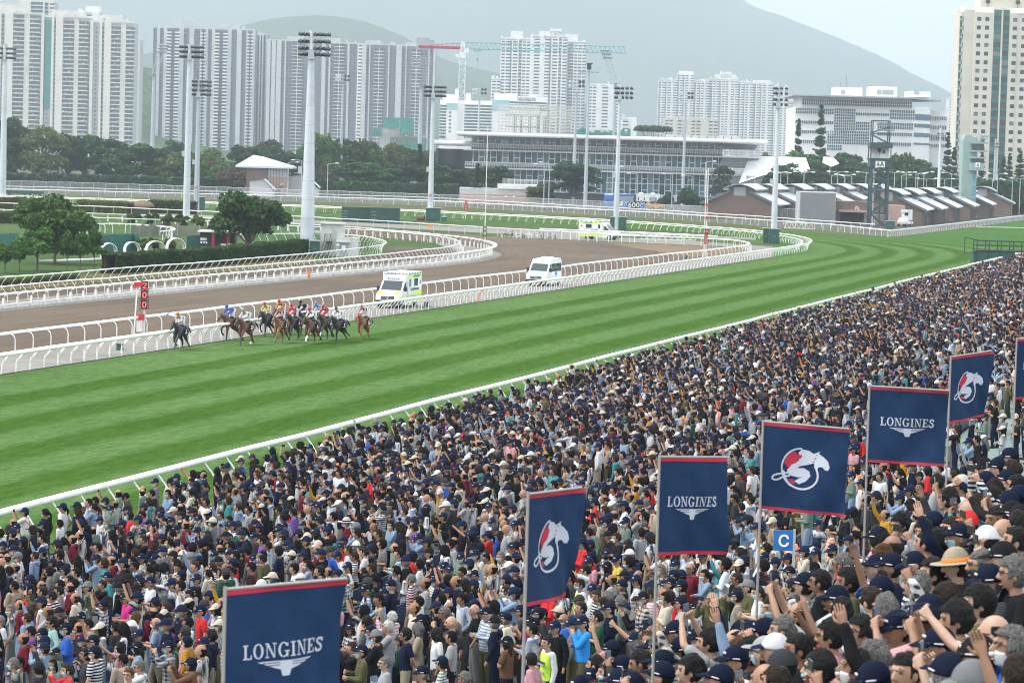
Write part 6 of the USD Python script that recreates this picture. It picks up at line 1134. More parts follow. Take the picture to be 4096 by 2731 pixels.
def figure(pose,r,female=False,sleeve='short',fine=True,yaw=0.0,pitch=0.0,build=1.0,stride=0.0,hands=True,seated=False):
 """arrays of body, top, trousers, shoes, plus the head frame"""
 n=10 if fine else 6;k=build;fs=.9 if female else 1.0
 A={}
 for side,key in ((1,pose[0]),(-1,pose[1])):
  e,w=(np.array(q,float) for q in ARMS[key]);j=r.normal(0,.02,3);e=e*[1,side,1]+j;w=w*[1,side,1]+j*1.4
  if key=='crossed' and side<0:w=w+[.035,0,-.045]
  s=np.array([-.01,side*.185*fs*(.5+.5*k),1.395]);up=(e-s);e=s+unit(up)*.285;fo=unit(w-e)*.25;w=e+fo
  if key in ('up','high','point'):s=s+[0.01,-side*.012,.025]
  A[side]=(s,e,w,fo,key)
 hd=np.array([.02,0,1.585]);R=rotz(yaw)@roty(pitch)*1.11
 nk=[hull(sph((-.012,0,1.40),(.062,.066,.03),n),sph((.008,0,1.49),(.052,.054,.05),n))]
 head=HEAD[(fine,female)]+(NOSE if fine else sph((.105,0,-.01),(.014,.014,.03),6));M=np.eye(4);M[:3,:3]=R;M[:3,3]=hd;head=head.transform(M[:3].tolist())
 leg= lambda s:[np.array([0,s*.088,.90]),np.array([.015+s*stride*.10,s*.095,.49]),np.array([-.03+s*stride*.13,s*.10,.09])]
 core=[hull(sph((0,0,1.28),(.095,.135*fs,.13),n),sph((0,0,1.02),(.09,.12,.10),n)),hull(sph((0,0,1.02),(.09,.12,.10),n),sph((0,0,.92),(.09,.13,.08),n))]
 B=[head]+nk+core
 for s in (1,-1):
  S,E,W,fo,key=A[s];B+=limb([S,(S*.45+E*.55),E,W*.6+E*.4,W],[.046,.042,.037,.036,.026],n)
  if hands:
   inward=np.array([0,-s,0.0]) if key not in ('phone','high','face') else np.array([-.4,-s*.9,.1]);B+=hand(W,fo,inward,s,curl=.35 if key in ('down','behind') else .75 if key!='up' else .15)
  else:B.append(hull(sph(W,.028,6),sph(W+unit(fo)*.10,(.03,.02,.03),6)))
  lp=leg(s);B+=limb(lp,[.075,.05,.036],n);B.append(hull(sph(lp[2]+[-.02,0,-.03],.04,n),sph(lp[2]+[.13,s*.02,-.055],.03,n)))
 out={'body':arr(union(B),1 if fine else 0,.05 if fine else None,.35)}
 wst=(.118 if k>1.06 else .105)*k
 T=[hull(sph((-.005,.11*fs,1.365),(.075,.07,.065),n),sph((-.005,-.11*fs,1.365),(.075,.07,.065),n),sph((.005,0,1.24),(.125*k,.17*fs*k,.12),n)),hull(sph((.005,0,1.24),(.125*k,.17*fs*k,.12),n),sph((.01,0,1.03),(wst*1.08,.152*k,.11),n)),hull(sph((.01,0,1.03),(wst*1.08,.152*k,.11),n),sph((.0,0,.875),(.122*k,.168*k,.03),n)),sph((-.012,0,1.405),(.072,.078,.045),n)]
 if sleeve=='hood':T.append(hull(sph((-.09,.06,1.42),.05,n),sph((-.09,-.06,1.42),.05,n),sph((-.10,0,1.36),.06,n)))
 for s in (1,-1):
  S,E,W,fo,key=A[s]
  if sleeve=='short':T+=limb([S,S*.35+E*.65],[.070,.064],n)
  elif sleeve!='vest':T+=limb([S,E,W-unit(fo)*.015],[.070,.056,.042],n)
  else:T+=limb([S,S*.8+E*.2],[.066,.06],n)
 tm=arr(union(T),2 if fine else 0,.045 if fine else None);v=tm[0]
 if fine:v=v+(meshkit.noise(v*[9,9,7]+r.uniform(0,50),2)[:,None]-.5)*.016*np.sign(v-[0,0,1.2])*[1,1,.2]
 out['top']=(v,tm[1])
 P=[hull(sph((0,.04,.93),(.11*k,.115*k,.06),n),sph((0,-.04,.93),(.11*k,.115*k,.06),n),sph((0,0,.82),(.11*k,.16*k,.05),n))]
 for s in (1,-1):lp=leg(s);P+=limb(lp,[.096*(.5+.5*k),.072,.064],n)
 out['trousers']=arr(union(P),1 if fine else 0,.09 if fine else None);Sx=[]
 for s in (1,-1):lp=leg(s);Sx.append(hull(sph(lp[2]+[-.03,0,-.045],.045,n),sph(lp[2]+[.14,s*.02,-.055],.036,n))^box_m((0,0,.09),(2,2,.18)))
 out['shoes']=arr(union(Sx),0)
 return out,A,R,hd
SKINS=[plain(f'skin_{k}',c,.5,0,.35) for k,c in enumerate(((.30,.165,.105),(.345,.20,.135),(.235,.125,.078),(.38,.235,.165)))]
def hair_mat(name,c):
 return mat(name,{"g":("texture_coordinate",{}),"m":("mapping",{"mapping_type":"point","scale":(1.0,1.0,.35)}),"n":("noise_texture",{"scale":70.0,"detail":4.0,"roughness":.7}),"r":("rgb_ramp",{"ramp":[(.3,tuple(np.array(c)*.35)),(.5,c),(.72,tuple(np.array(c)*2.1))]}),"b":("bump",{"strength":1.0,"distance":.03}),"p":("principled_bsdf",{"roughness":.62,"specular_ior_level":.18})},[("g.object","m.vector"),("m.vector","n.vector"),("n.fac","r.fac"),("r.color","p.base_color"),("n.fac","b.height"),("b.normal","p.normal")])
HAIRC={'black':hair_mat('black_hair',(.008,.007,.007)),'dark brown':hair_mat('dark_brown_hair',(.020,.013,.009)),'grey':hair_mat('grey_hair',(.11,.105,.10)),'white':hair_mat('white_hair',(.40,.39,.37)),'reddish':hair_mat('reddish_hair',(.085,.035,.014))}
COL={'black':(.012,.012,.014),'charcoal':(.035,.036,.040),'navy':(.010,.014,.034),'white':(.50,.50,.51),'grey':(.14,.143,.147),'light grey':(.26,.265,.27),'light blue':(.17,.24,.34),'blue':(.03,.10,.38),'bright blue':(.03,.22,.58),'teal':(.04,.20,.21),'sage green':(.12,.17,.14),'dark green':(.02,.07,.045),'olive':(.075,.075,.035),'red':(.46,.025,.03),'maroon':(.12,.013,.025),'pink':(.42,.22,.235),'magenta':(.48,.03,.20),'purple':(.14,.06,.24),'lilac':(.27,.22,.34),'beige':(.28,.235,.175),'cream':(.42,.38,.31),'brown':(.11,.06,.035),'orange':(.68,.17,.03),'mustard':(.36,.18,.02),'yellow':(.50,.38,.07),'mint':(.22,.36,.34),'lime':(.42,.62,.07),'rust red':(.40,.075,.04)}
def cloth(c):return paint('cloth_'+c.replace(' ','_'),COL[c],.95,.10,7.0,spec=.08)
def pattern(kind,a,c):
 nm=f'{kind}_{a}_{c}'.replace(' ','_')
 if nm in MATS:return MATS[nm]
 A_,C_=COL[a],COL[c]
 if kind=='striped':return mat(nm,{"g":("texture_coordinate",{}),"w":("wave_texture",{"bands_direction":"z","scale":5.5,"distortion":.6,"detail":1.0}),"r":("rgb_ramp",{"ramp":[(.48,A_),(.55,C_)]}),"p":("principled_bsdf",{"roughness":.85,"specular_ior_level":.2})},[("g.object","w.vector"),("w.fac","r.fac"),("r.color","p.base_color")])
 if kind=='camouflage':return mat(nm,{"g":("texture_coordinate",{}),"w":("noise_texture",{"scale":9.0,"detail":2.0}),"r":("rgb_ramp",{"ramp":[(.40,A_),(.46,(.10,.11,.05)),(.55,C_),(.62,(.03,.04,.02))]}),"p":("principled_bsdf",{"roughness":.9,"specular_ior_level":.2})},[("g.object","w.vector"),("w.fac","r.fac"),("r.color","p.base_color")])
 return mat(nm,{"g":("texture_coordinate",{}),"w":("wave_texture",{"bands_direction":"z","scale":4.0,"distortion":.5}),"w2":("wave_texture",{"bands_direction":"y","scale":4.0,"distortion":.5}),"a":("math",{"math_type":"add"}),"d":("math",{"math_type":"multiply","value2":.5}),"r":("rgb_ramp",{"ramp":[(.28,A_),(.4,tuple(np.array(A_)*.5+np.array(C_)*.5)),(.62,tuple(np.array(A_)*.5+np.array(C_)*.5)),(.72,C_)]}),"p":("principled_bsdf",{"roughness":.85,"specular_ior_level":.2})},
 [("g.object","w.vector"),("g.object","w2.vector"),("w.fac","a.value1"),("w2.fac","a.value2"),("a.value","d.value1"),("d.value","r.fac"),("r.color","p.base_color")])
MASKS={'blue':plain('blue_face_mask',(.29,.45,.51),.9),'white':plain('white_face_mask',(.52,.53,.53),.9),'black':plain('black_face_mask',(.02,.02,.022),.8)}
EYEM=plain('eyes_dark',(.015,.011,.009),.3);MOUTHM=plain('mouth_colour',(.24,.085,.075),.5);CAPNAVY=paint('navy_cap',(.0065,.010,.024),.9,.08,12,spec=.08);BADGE=plain('cap_badge',(.55,.5,.52),.6);PHONEM=plain('phone_black',(.012,.012,.014),.25);SCREEN=plain('phone_screen',(.10,.13,.16),.15)
TOPS=[('black',21),('navy',17),('white',15),('charcoal',11),('grey',9),('light grey',8),('light blue',5),('blue',3),('teal',2),('sage green',3),('dark green',2),('olive',2),('red',3),('maroon',3),('pink',2),('magenta',1),('purple',1),('lilac',1),('beige',4),('cream',3),('brown',2),('orange',1),('mustard',1),('yellow',1),('mint',1)]
_tn=[a for a,_ in TOPS];_tp=np.array([w for _,w in TOPS],float);_tp/=_tp.sum()
KINDS_=[('tee','short',.34),('shirt','long',.16),('polo shirt','short',.14),('jacket','long',.18),('hooded top','hood',.10),('sweater','long',.08)]
def pick(r,items,p=None):return items[int(r.choice(len(items),p=p))]
def attributes(r,**k):
 kd=pick(r,KINDS_,[q[2] for q in KINDS_]);a=dict(top=pick(r,_tn,_tp),garment=kd[0],sleeve=kd[1],pattern=None,female=r.random()<.22,cap=None,hair=None,hairc='black',mask=None,glasses=r.random()<.25,pose=pick(r,list(POSES),[.28,.18,.14,.10,.02,.015,.01,.015,.13,.07,.04]),legs=pick(r,['navy','black','charcoal','grey','beige','olive','light blue']),skin=int(r.integers(4)),build=float(r.uniform(.92,1.16)))
 if r.random()<.16:a['pattern']=pick(r,['striped','checked'])
 if r.random()<.56:a['cap']=pick(r,['navy']*16+['black','black','charcoal','cream','white','grey'])
 a['hair']=pick(r,['long hair','ponytail','bobbed hair']) if a['female'] else pick(r,['short hair','thick hair','balding','bald'],[.5,.3,.12,.08]);a['hairc']=pick(r,['black','dark brown','grey','white','reddish'],[.58,.17,.18,.04,.03])
 if r.random()<.30:a['mask']=pick(r,['blue','blue','white','white','black'],[.3,.3,.18,.18,.04])
 a.update(k)
 if 'garment' in k and 'sleeve' not in k:a['sleeve']={'tee':'short','polo shirt':'short','hooded top':'hood','vest':'vest','shirt with rolled sleeves':'short'}.get(k['garment'],'long')
 if a['pattern'] and a['garment'] in ('jacket','hooded top') and a['pattern']!='camouflage':a['garment']='shirt'
 return a
def xf(vf,R,t):return vf[0]@R.T+t,vf[1]
def describe(a,short=False):
 t=f"{a['pattern'] + ' ' if a['pattern'] else ''}{a['top']}{' and ' + a['top2'] if a.get('top2') else ''} {a['garment']}"
 if a['cap']:h=a.get('capname') or f"{a['cap']} cap"
 elif a['hair']=='bald':h='bald head'
 elif a['hair']=='balding':h=f"balding {a['hairc']} hair"
 else:h=(a['hairc']+' '+a['hair'].replace('hair','').strip()+' hair').replace('  ',' ').replace('ponytail hair','ponytail')
 return t,h
def dress_person(o,a,r,fine=True,hands=True):
 fig,A,R,hd=figure(POSES[a['pose']],r,a['female'],a['sleeve'],fine,a.get('yaw',float(r.normal(0,.35))),a.get('pitch',float(r.normal(-.02,.10))),a['build'],float(r.normal(0,.5)),hands)
 put= lambda nm,vf,m,sm=True,par=None:put_mesh(numbered(path_of(par or o),nm),vf[0],vf[1],m,sm).GetPrim()
 put('body',fig['body'],SKINS[a['skin']]);top=put('top',fig['top'],pattern(a['pattern'],a['top'],a.get('top2') or ('white' if a['top'] not in ('white','cream','light grey') else 'navy')) if a['pattern'] else cloth(a['top']))
 put('trousers',fig['trousers'],cloth(a['legs']));put('shoes',fig['shoes'],cloth('charcoal' if r.random()<.6 else 'white'))
 g= lambda k:xf(GEAR[k],R,hd)
 if a['cap']:
  c=CAPNAVY if a['cap']=='navy' else cloth(a['cap'])
  if a.get('capname','').endswith('hat'):cp=put('hat',g('hat'),c);put('band',g('band'),cloth(a.get('band','navy')),True,cp)
  else:
   cp=put('cap',g('dome'),c);put('brim',g('brim'),cloth(a['brim']) if a.get('brim') else c,True,cp)
   if a['cap'] in ('navy','black'):put('badge',g('badge'),BADGE,True,cp);put('side_mark',g('side_mark'),BADGE,True,cp)
  if a['hair'] in ('long hair','ponytail','bobbed hair'):
   vf=g(a['hair']);put('hair',(vf[0]-R@np.array([.004,0,.012]),vf[1]),HAIRC[a['hairc']])
  elif a['hair']!='bald':put('hair',g('nape hair'),HAIRC[a['hairc']])
 elif a['hair']!='bald':
  vf=GEAR[a['hair']];v=vf[0]*(1+(meshkit.noise(vf[0]*[46,46,30]+r.uniform(0,90),1)[:,None]-.42)*.17+(meshkit.noise(vf[0]*15+r.uniform(0,90),1)[:,None]-.5)*.16);put('hair',(v@R.T+hd,vf[1]),HAIRC[a['hairc']])
 if a['mask']:put('face_mask',g('mask'),MASKS[a['mask']])
 if fine:
  put('eyes',g('eyes'),EYEM,False);put('eyebrows',g('brows'),HAIRC['black' if a['hairc'] in ('reddish',) else a['hairc']],False)
  if not a['mask']:put('mouth',g('mouth'),MOUTHM,False)
  if a['glasses']:put('glasses',g('glasses'),PHONEM,False)
 if a.get('hivis'):
  v=fig['top'][0];f=fig['top'][1];c=np.array([0,0,1.18]);m_=Manifold(m3.Mesh(v.astype(np.float32),f.astype(np.uint32)));nv=v.copy();n_=smooth_normals(v,f);nv+=n_*.014;keep=(v[f][:,:,2].max(1)<1.40)&(v[f][:,:,2].min(1)>.90)&(np.abs(v[f][:,:,1]).max(1)<.215)
  vest=put('safety_vest',(nv,f[keep]),cloth('lime'))
  q=MB()
  for z in (1.06,1.20):q.box((.150*a['build'],0,z),(.012,.30,.035))
  q.build('reflective_band',cloth('light grey'),vest)
  for tx_,z in (('HKJC SECURITY',1.245),):
   for s in (1,):lettering(tx_,.045,INK,vest,np.array([[0,0,1.0],[1,0,0],[0,1,0]]),(.152*a['build'],0,z-.02),.006,True,'lettering')
 return A,R,hd
 # -- vehicles
VW=paint('van_white',(.72,.73,.73),.28,.03,.8,dirt=(.6,.6,.59));TYRE=plain('tyre_rubber',(.014,.014,.015),.8);RIM=plain('wheel_rim',(.35,.36,.37),.4,.6);VGLASS=plain('vehicle_glass',(.02,.032,.038),.05,0,.7);BUMP=plain('black_plastic',(.02,.021,.022),.6);HEADL=plain('headlight',(.55,.58,.6),.12);LIMEV=plain('lime_livery',(.50,.74,.04),.4);GREENV=plain('green_livery',(.01,.17,.11),.4);NAVYV=plain('navy_livery',(.02,.05,.16),.4);BLUEV=plain('blue_livery',(.03,.12,.42),.4);ORANGEV=plain('orange_machine',(.62,.26,.02),.5)
def body_prism(prof,w,taper=.0,zt=1.2):
 p=Polygon(prof);m=trimesh.creation.extrude_polygon(p,w,engine='earcut');v=np.array(m.vertices);v=np.c_[v[:,0],v[:,2]-w/2,v[:,1]];v[:,1]*=1-taper*np.maximum(v[:,2]-zt,0);return Manifold(m3.Mesh(v.astype(np.float32),np.array(m.faces[:,::-1],np.uint32)))
def wheels(o,xs,w,r=.36):
 for x in xs:
  for s in (-1,1):
   m=MB();y=s*(w/2-.12);m.cyl((x,y-.12,r),(x,y+.12,r),r,r,18);t=m.build('wheel',TYRE,o);m=MB();m.cyl((x,y+s*.10,r),(x,y+s*.135,r),r*.62,r*.5,12);m.build('rim',RIM,t)
def plate(o,name,mt,quad):m=MB();m.add(quad,[[0,1,2,3]]);return m.build(name,mt,o)
FRONT_TXT=np.array([[0,0,1.0],[1,0,0],[0,1,0]])
def side_txt(s):return np.array([[-s,0,0],[0,0,s],[0,1.0,0]])
def van_cab(o,W=1.98,nose=2.95):
 for s in (-1,1):
  plate(o,'headlight',HEADL,[[nose+.012,s*.62,.86],[nose-.16,s*(W/2-.03),.92],[nose-.30,s*(W/2-.02),1.14],[nose-.02,s*.58,.98]][::s])
  m=MB();m.box((1.72,s*(W/2+.18),1.55),(.14,.22,.36));m.bar((1.72,s*W/2,1.45),(1.72,s*(W/2+.15),1.5),.06);m.build('mirror',BUMP,o)
 m=MB();m.span((nose-.1,-.56,.72),(nose+.025,.56,.99));g_=m.build('grille',BUMP,o)
 for z in (.79,.86,.93):m=MB();m.box((nose+.03,0,z),(.012,1.0,.022));m.build('grille_bar',RIM,g_)
 m=MB();m.tube([(nose+.045,.12*math.cos(a),.86+.12*math.sin(a)) for a in np.linspace(0,2*PI,15)],.014,5)
 for a in (PI/2,PI*7/6,PI*11/6):m.bar((nose+.045,0,.86),(nose+.045,.12*math.cos(a),.86+.12*math.sin(a)),.026)
 m.build('star_emblem',HEADL,g_)
 m=MB();m.span((nose-.45,-W/2-.01,.30),(nose+.05,W/2+.01,.66));m.build('bumper',BUMP,o);m=MB();m.box((nose+.06,0,.5),(.02,.5,.12));m.build('number_plate',WNUM,o)
 plate(o,'windscreen',VGLASS,[[2.03,-.86,1.46],[2.03,.86,1.46],[1.33,.80,2.16],[1.33,-.80,2.16]])
def minibus(name,label,loc,rz):
 o=thing(name,label,'van',loc,rz);W=1.98
 prof=[(2.95,.32),(2.97,.9),(2.86,1.12),(2.02,1.44),(1.32,2.17),(1.0,2.48),(.5,2.60),(-2.75,2.62),(-2.95,2.4),(-3.0,.32)]
 v,f=arr(body_prism(prof,W,.06,1.3),0);put_mesh(numbered(path_of(o),'body'),v,f,VW)
 van_cab(o,W)
 tp= lambda z:W/2*(1-.06*max(z-1.3,0))+.012
 for s in (-1,1):
  plate(o,'side_window',VGLASS,[[x,s*tp(z),z] for x,z in ((1.82,1.46),(.95,1.46),(.95,2.08),(1.30,2.08))][::-s]);
  for x0,x1 in ((.75,-.75),(-.9,-2.7)):plate(o,'side_window',VGLASS,[[x0,s*tp(1.4),1.4],[x1,s*tp(1.4),1.4],[x1,s*tp(2.15),2.15],[x0,s*tp(2.15),2.15]][::-s])
  plate(o,'side_picture',BLUEV,[[-.6,s*tp(1.0),1.0],[-1.1,s*tp(1.0),1.0],[-1.1,s*tp(1.34),1.34],[-.6,s*tp(1.34),1.34]][::-s])
 m=MB();m.prism([(-1.6,-.5),(-.1,-.4),(-.1,.4),(-1.6,.5)],2.6,2.78);m.build('roof_air_unit',VW,o);plate(o,'bonnet_picture',plain('pale_blue_print',(.25,.42,.62),.4),[[2.78,-.55,1.158],[2.78,.55,1.158],[2.25,.62,1.362],[2.25,-.62,1.362]])
 m=MB();m.bar((1.22,0,2.2),(1.14,0,2.5),.05);m.build('aerial',BUMP,o);wheels(o,(1.95,-1.85),W);return o
def ambulance(name,label,loc,rz):
 o=thing(name,label,'ambulance',loc,rz);W,BW,bx0,bx1,bt=1.98,2.16,.75,-3.15,2.86
 prof=[(2.95,.32),(2.97,.9),(2.86,1.12),(2.02,1.44),(1.32,2.17),(.7,2.3),(.7,.32)]
 v,f=arr(body_prism(prof,W,.05,1.3),0);put_mesh(numbered(path_of(o),'cab'),v,f,VW)
 prof=[(bx0,.42),(bx0,2.72),(bx0-.08,bt),(bx1,bt),(bx1,.42)];v,f=arr(body_prism(prof,BW),0);put_mesh(numbered(path_of(o),'box_body'),v,f,VW)
 v,f=arr(hull(box_m((1.30,0,2.2),(.1,1.75,.06)),box_m((bx0+.02,0,2.62),(.06,2.05,.1)),box_m((bx0+.02,0,2.2),(.05,2.0,.1)),box_m((1.22,0,2.42),(.06,1.7,.05))),0);put_mesh(numbered(path_of(o),'roof_fairing'),v,f,VW)
 van_cab(o,W)
 m=MB();m.box((bx0+.03,0,bt-.1),(.08,1.95,.13));lb=m.build('light_bar',BUMP,o)
 for k in range(6):m=MB();m.box((bx0+.075,-.8+.32*k,bt-.1),(.02,.26,.09));m.build('lamp',HEADL,lb)
 m=MB();m.box((1.315,0,2.33),(.05,.98,.17));s_=m.build('front_sign',BLUEV,o);lettering('AMBULANCE',.105,WNUM,s_,FRONT_TXT,(1.345,0,2.28),.008,width=.84)
 for s in (-1,1):plate(o,'bonnet_stripe',LIMEV,[[2.87,s*.95,1.125],[2.3,s*.95,1.345],[2.05,s*.62,1.44],[2.87,s*.45,1.13]][::-s])
 for s in (-1,1):
  y=s*(BW/2+.012);q= lambda x0,x1,z0,z1,d=0.0:[[x0,y+s*d,z0],[x1,y+s*d,z0],[x1,y+s*d,z1],[x0,y+s*d,z1]][::-s]
  plate(o,'side_window',VGLASS,[[x,s*(W/2*(1-.05*(z-1.3))+.012),z] for x,z in ((1.80,1.46),(.95,1.46),(.95,2.06),(1.28,2.06))][::-s])
  plate(o,'top_stripe',LIMEV,q(bx0-.1,bx1+.05,2.44,2.62));lettering('EMERGENCY',.15,GREENV,o,side_txt(s),(bx0-2.35,y+s*.01,2.46),.006,width=1.7)
  for k in range(5):plate(o,'side_lamp',NAVYV if k%2==0 else GREENV,q(bx0-.15-k*.78,bx0-.50-k*.78,2.66,2.80))
  plate(o,'rear_window',VGLASS,q(bx0-1.75,bx0-2.75,1.72,2.32));plate(o,'door_window',VGLASS,q(bx0-.35,bx0-.68,1.70,2.30));lettering('ST. JOHN AMBULANCE',.20,INK,o,side_txt(s),(bx0-1.85,y+s*.01,1.38),.006,width=2.5)
  plate(o,'lime_panel',LIMEV,[[bx0-.1,y,.98],[bx1+.03,y,.98],[bx1+.03,y,1.45],[bx0-1.3,y,1.12]][::-s]);plate(o,'lower_lime_panel',LIMEV,q(bx0-.05,bx1+.03,.50,.78))
  for k in range(18):plate(o,'check',LAMPG if k%2 else GREENV,q(bx0-.02-k*.215,bx0-.02-(k+1)*.215,.84+.055*(k%2),.895+.055*(k%2),.004))
  for a in (0,PI/3,2*PI/3):m=MB();m.bar((bx1+.45-.15*math.cos(a),y+s*.006,1.98-.15*math.sin(a)),(bx1+.45+.15*math.cos(a),y+s*.006,1.98+.15*math.sin(a)),.075,.012,(0,1,0));m.build('star_of_life',BLUEV,o)
  plate(o,'cab_lime_panel',LIMEV,[[2.55,s*(W/2+.012),.70],[1.0,s*(W/2+.012),.70],[1.0,s*(W/2+.012),1.0],[2.45,s*(W/2+.012),.95]][::-s])
  for k in range(3):m=MB();m.bar((bx0-.2-.72*k,y+s*.004,.55),(bx0-.2-.72*k,y+s*.004,2.4),.018);m.build('door_gap',SHADEW,o)
 m=MB();m.prism([(-1.6,-.35),(-1.0,-.3),(-1.0,.3),(-1.6,.35)],bt,bt+.1);m.build('roof_vent',VW,o);wheels(o,(1.95,-1.75),2.05);return o
HEAD_Y=-PI/2
p=at(1492,1228);ambulance('ambulance','white and lime ambulance driving on the service path behind the horses',(-71.6,p[1]+1.6,.02),HEAD_Y)
p=at(2120,1142);minibus('minibus','white minibus with a roof air unit following on the service path',(-71.9,p[1]+1.5,.02),HEAD_Y-.03)
p=at(2400,958);ambulance('ambulance','far white and lime ambulance parked sideways beyond the dirt track bend',(p[0],p[1],.02),YAW-.42)
def coach(label,x,yb,wpx,Z,rz):
 X,_=facing(x,yb,Z);q=frame_at(X,Z);o=thing('coach',label,'coach',q,rz);v,f=arr(hull(box_m((0,0,1.9),(10.5,2.4,2.6)),box_m((-.1,0,1.9),(10.2,2.5,3.2)),box_m((0,0,3.3),(9.6,2.2,.3))),0);put_mesh(numbered(path_of(o),'body'),v,f,BLUEV)
 plate(o,'windscreen',VGLASS,[[5.29,-1.05,1.6],[5.29,1.05,1.6],[5.2,1.0,3.1],[5.2,-1.0,3.1]])
 for s in (-1,1):plate(o,'side_window',LAMPG,[[4.8,s*1.27,1.9],[-4.8,s*1.27,1.9],[-4.8,s*1.27,3.0],[4.8,s*1.27,3.0]][::-s]);plate(o,'white_flash',VW,[[3,s*1.275,.6],[-4.8,s*1.275,.6],[-4.8,s*1.275,1.8],[1,s*1.275,1.8]][::-s])
 m=MB();m.box((0,0,3.52),(8,2.0,.12));m.build('roof',VW,o);wheels(o,(3.4,-2.8),2.5,.5)
coach('blue coach parked behind the white railings beside the 600 board',2475,840,100,760,YAW+PI+1.0)
def trailer(label,x0,x1,yb,yt,Z,extra=()):
 X,zt=facing((x0+x1)/2,yt,Z);w=(x1-x0)*Z/FPX;o=thing('trailer',label,'trailer',frame_at(X,Z),YAW);m=MB();m.span((-w/2,0,.7),(w/2,2.5,zt));m.build('body',VW,o)
 for k in range(max(2,int(w/1.6))):u=-w/2+.5+k*1.6;m=MB();m.span((u,-.03,zt-1.9),(u+.25,0,zt-1.0));m.build('vent_slot',BUMP,o)
 m=MB();m.span((-w/2,-.02,zt-.35),(w/2,-.005,zt-.25));m.build('trim',PWHITE,o);wheels(o,(-w*.3,w*.3),2.3,.45);m=MB();m.span((w*.1,-.04,zt-2.0),(w*.32,0,zt-.9));m.build('door',SHADEW,o)
 for k in range(2):m=MB();m.box((-w*.3+k*w*.5,1.2,zt+.15),(1.2,.9,.3));m.build('roof_vent',VW,o)
trailer('long white trailer with dark slots behind the 600 board',2545,2640,825,775,840);trailer('white trailer right of the slotted one, half behind bushes',2642,2708,822,782,850);trailer('white trailer under the blue billboard at the left',2420,2545,815,768,860);trailer('white trailer behind the dark conifers',2705,2800,835,785,860)
X,zt=facing(2450,775,858);o=thing('billboard','blue printed panel on the side of the left white trailer','sign',frame_at(X,857),YAW);m=MB();m.span((-2.0,-.3,zt-2.0),(2.0,-.2,zt+.2));m.build('panel',BLUEV,o)
X,zt=facing(2625,815,735);o=thing('utility_machine','orange machine parked right of the 600 board','machine',frame_at(X,735),YAW);m=MB();m.span((-1.6,0,.6),(1.6,1.5,1.6));m.span((-2.2,.2,1.2),(-1.5,1.3,2.2));m.build('body',ORANGEV,o);wheels(o,(-1,1),1.5,.5)
p=at(3612,906);o=thing('pickup_truck','white pickup carrying a tall white cabin beside the dark cabinet','truck',(p[0],p[1]+3,0),-PI/2-.2);v,f=arr(body_prism([(2.6,.5),(2.6,1.0),(1.7,1.15),(1.1,1.75),(-.1,1.8),(-.3,1.0),(-2.7,1.0),(-2.7,.5)],1.8),0);put_mesh(numbered(path_of(o),'body'),v,f,VW);m=MB();m.box((-1.2,0,2.35),(2.0,1.7,2.2));m.box((.0,0,3.2),(.8,1.6,.5));m.build('cabin',VW,o);m=MB();m.box((-.19,.2,2.5),(.02,.7,.6));m.build('cabin_window',VGLASS,o);plate(o,'windscreen',VGLASS,[[1.67,-.8,1.17],[1.67,.8,1.17],[1.15,.75,1.7],[1.15,-.75,1.7]]);wheels(o,(1.6,-1.6),1.8,.38)
# -- horses and jockeys (facing +x)
def coat(n,c):return paint(n,c,.38,.12,2.2,spec=.4)
COATS={'black':coat('black_coat',(.014,.012,.012)),'bay':coat('bay_coat',(.085,.034,.018)),'dark bay':coat('dark_bay_coat',(.035,.018,.013)),'chestnut':coat('chestnut_coat',(.19,.075,.03))}
HOOF=plain('hoof',(.05,.045,.04),.6);LEGB=plain('dark_points',(.012,.010,.010),.5);WHITES=plain('white_markings',(.7,.68,.65),.6);TACK=plain('black_tack',(.012,.012,.013),.5)
GAIT=[
(((.86,.72),(1.10,.42),(1.20,.17)),((.70,.62),(.52,.44),(.40,.34)),((-.34,.86),(-.70,.52),(-.98,.34),(-1.10,.22)),((-.30,.84),(-.62,.50),(-.62,.18),(-.55,.04))),
(((.62,.62),(.64,.26),(.70,.04)),((.92,.80),(.86,.50),(.72,.42)),((-.36,.88),(-.80,.62),(-1.12,.50),(-1.25,.42)),((-.42,.86),(-.92,.58),(-1.20,.36),(-1.32,.24))),
(((.80,.66),(.94,.30),(1.02,.05)),((.60,.60),(.38,.44),(.26,.36)),((-.20,.84),(-.48,.50),(-.38,.18),(-.28,.04)),((-.40,.86),(-.84,.56),(-1.02,.30),(-1.12,.18)))]
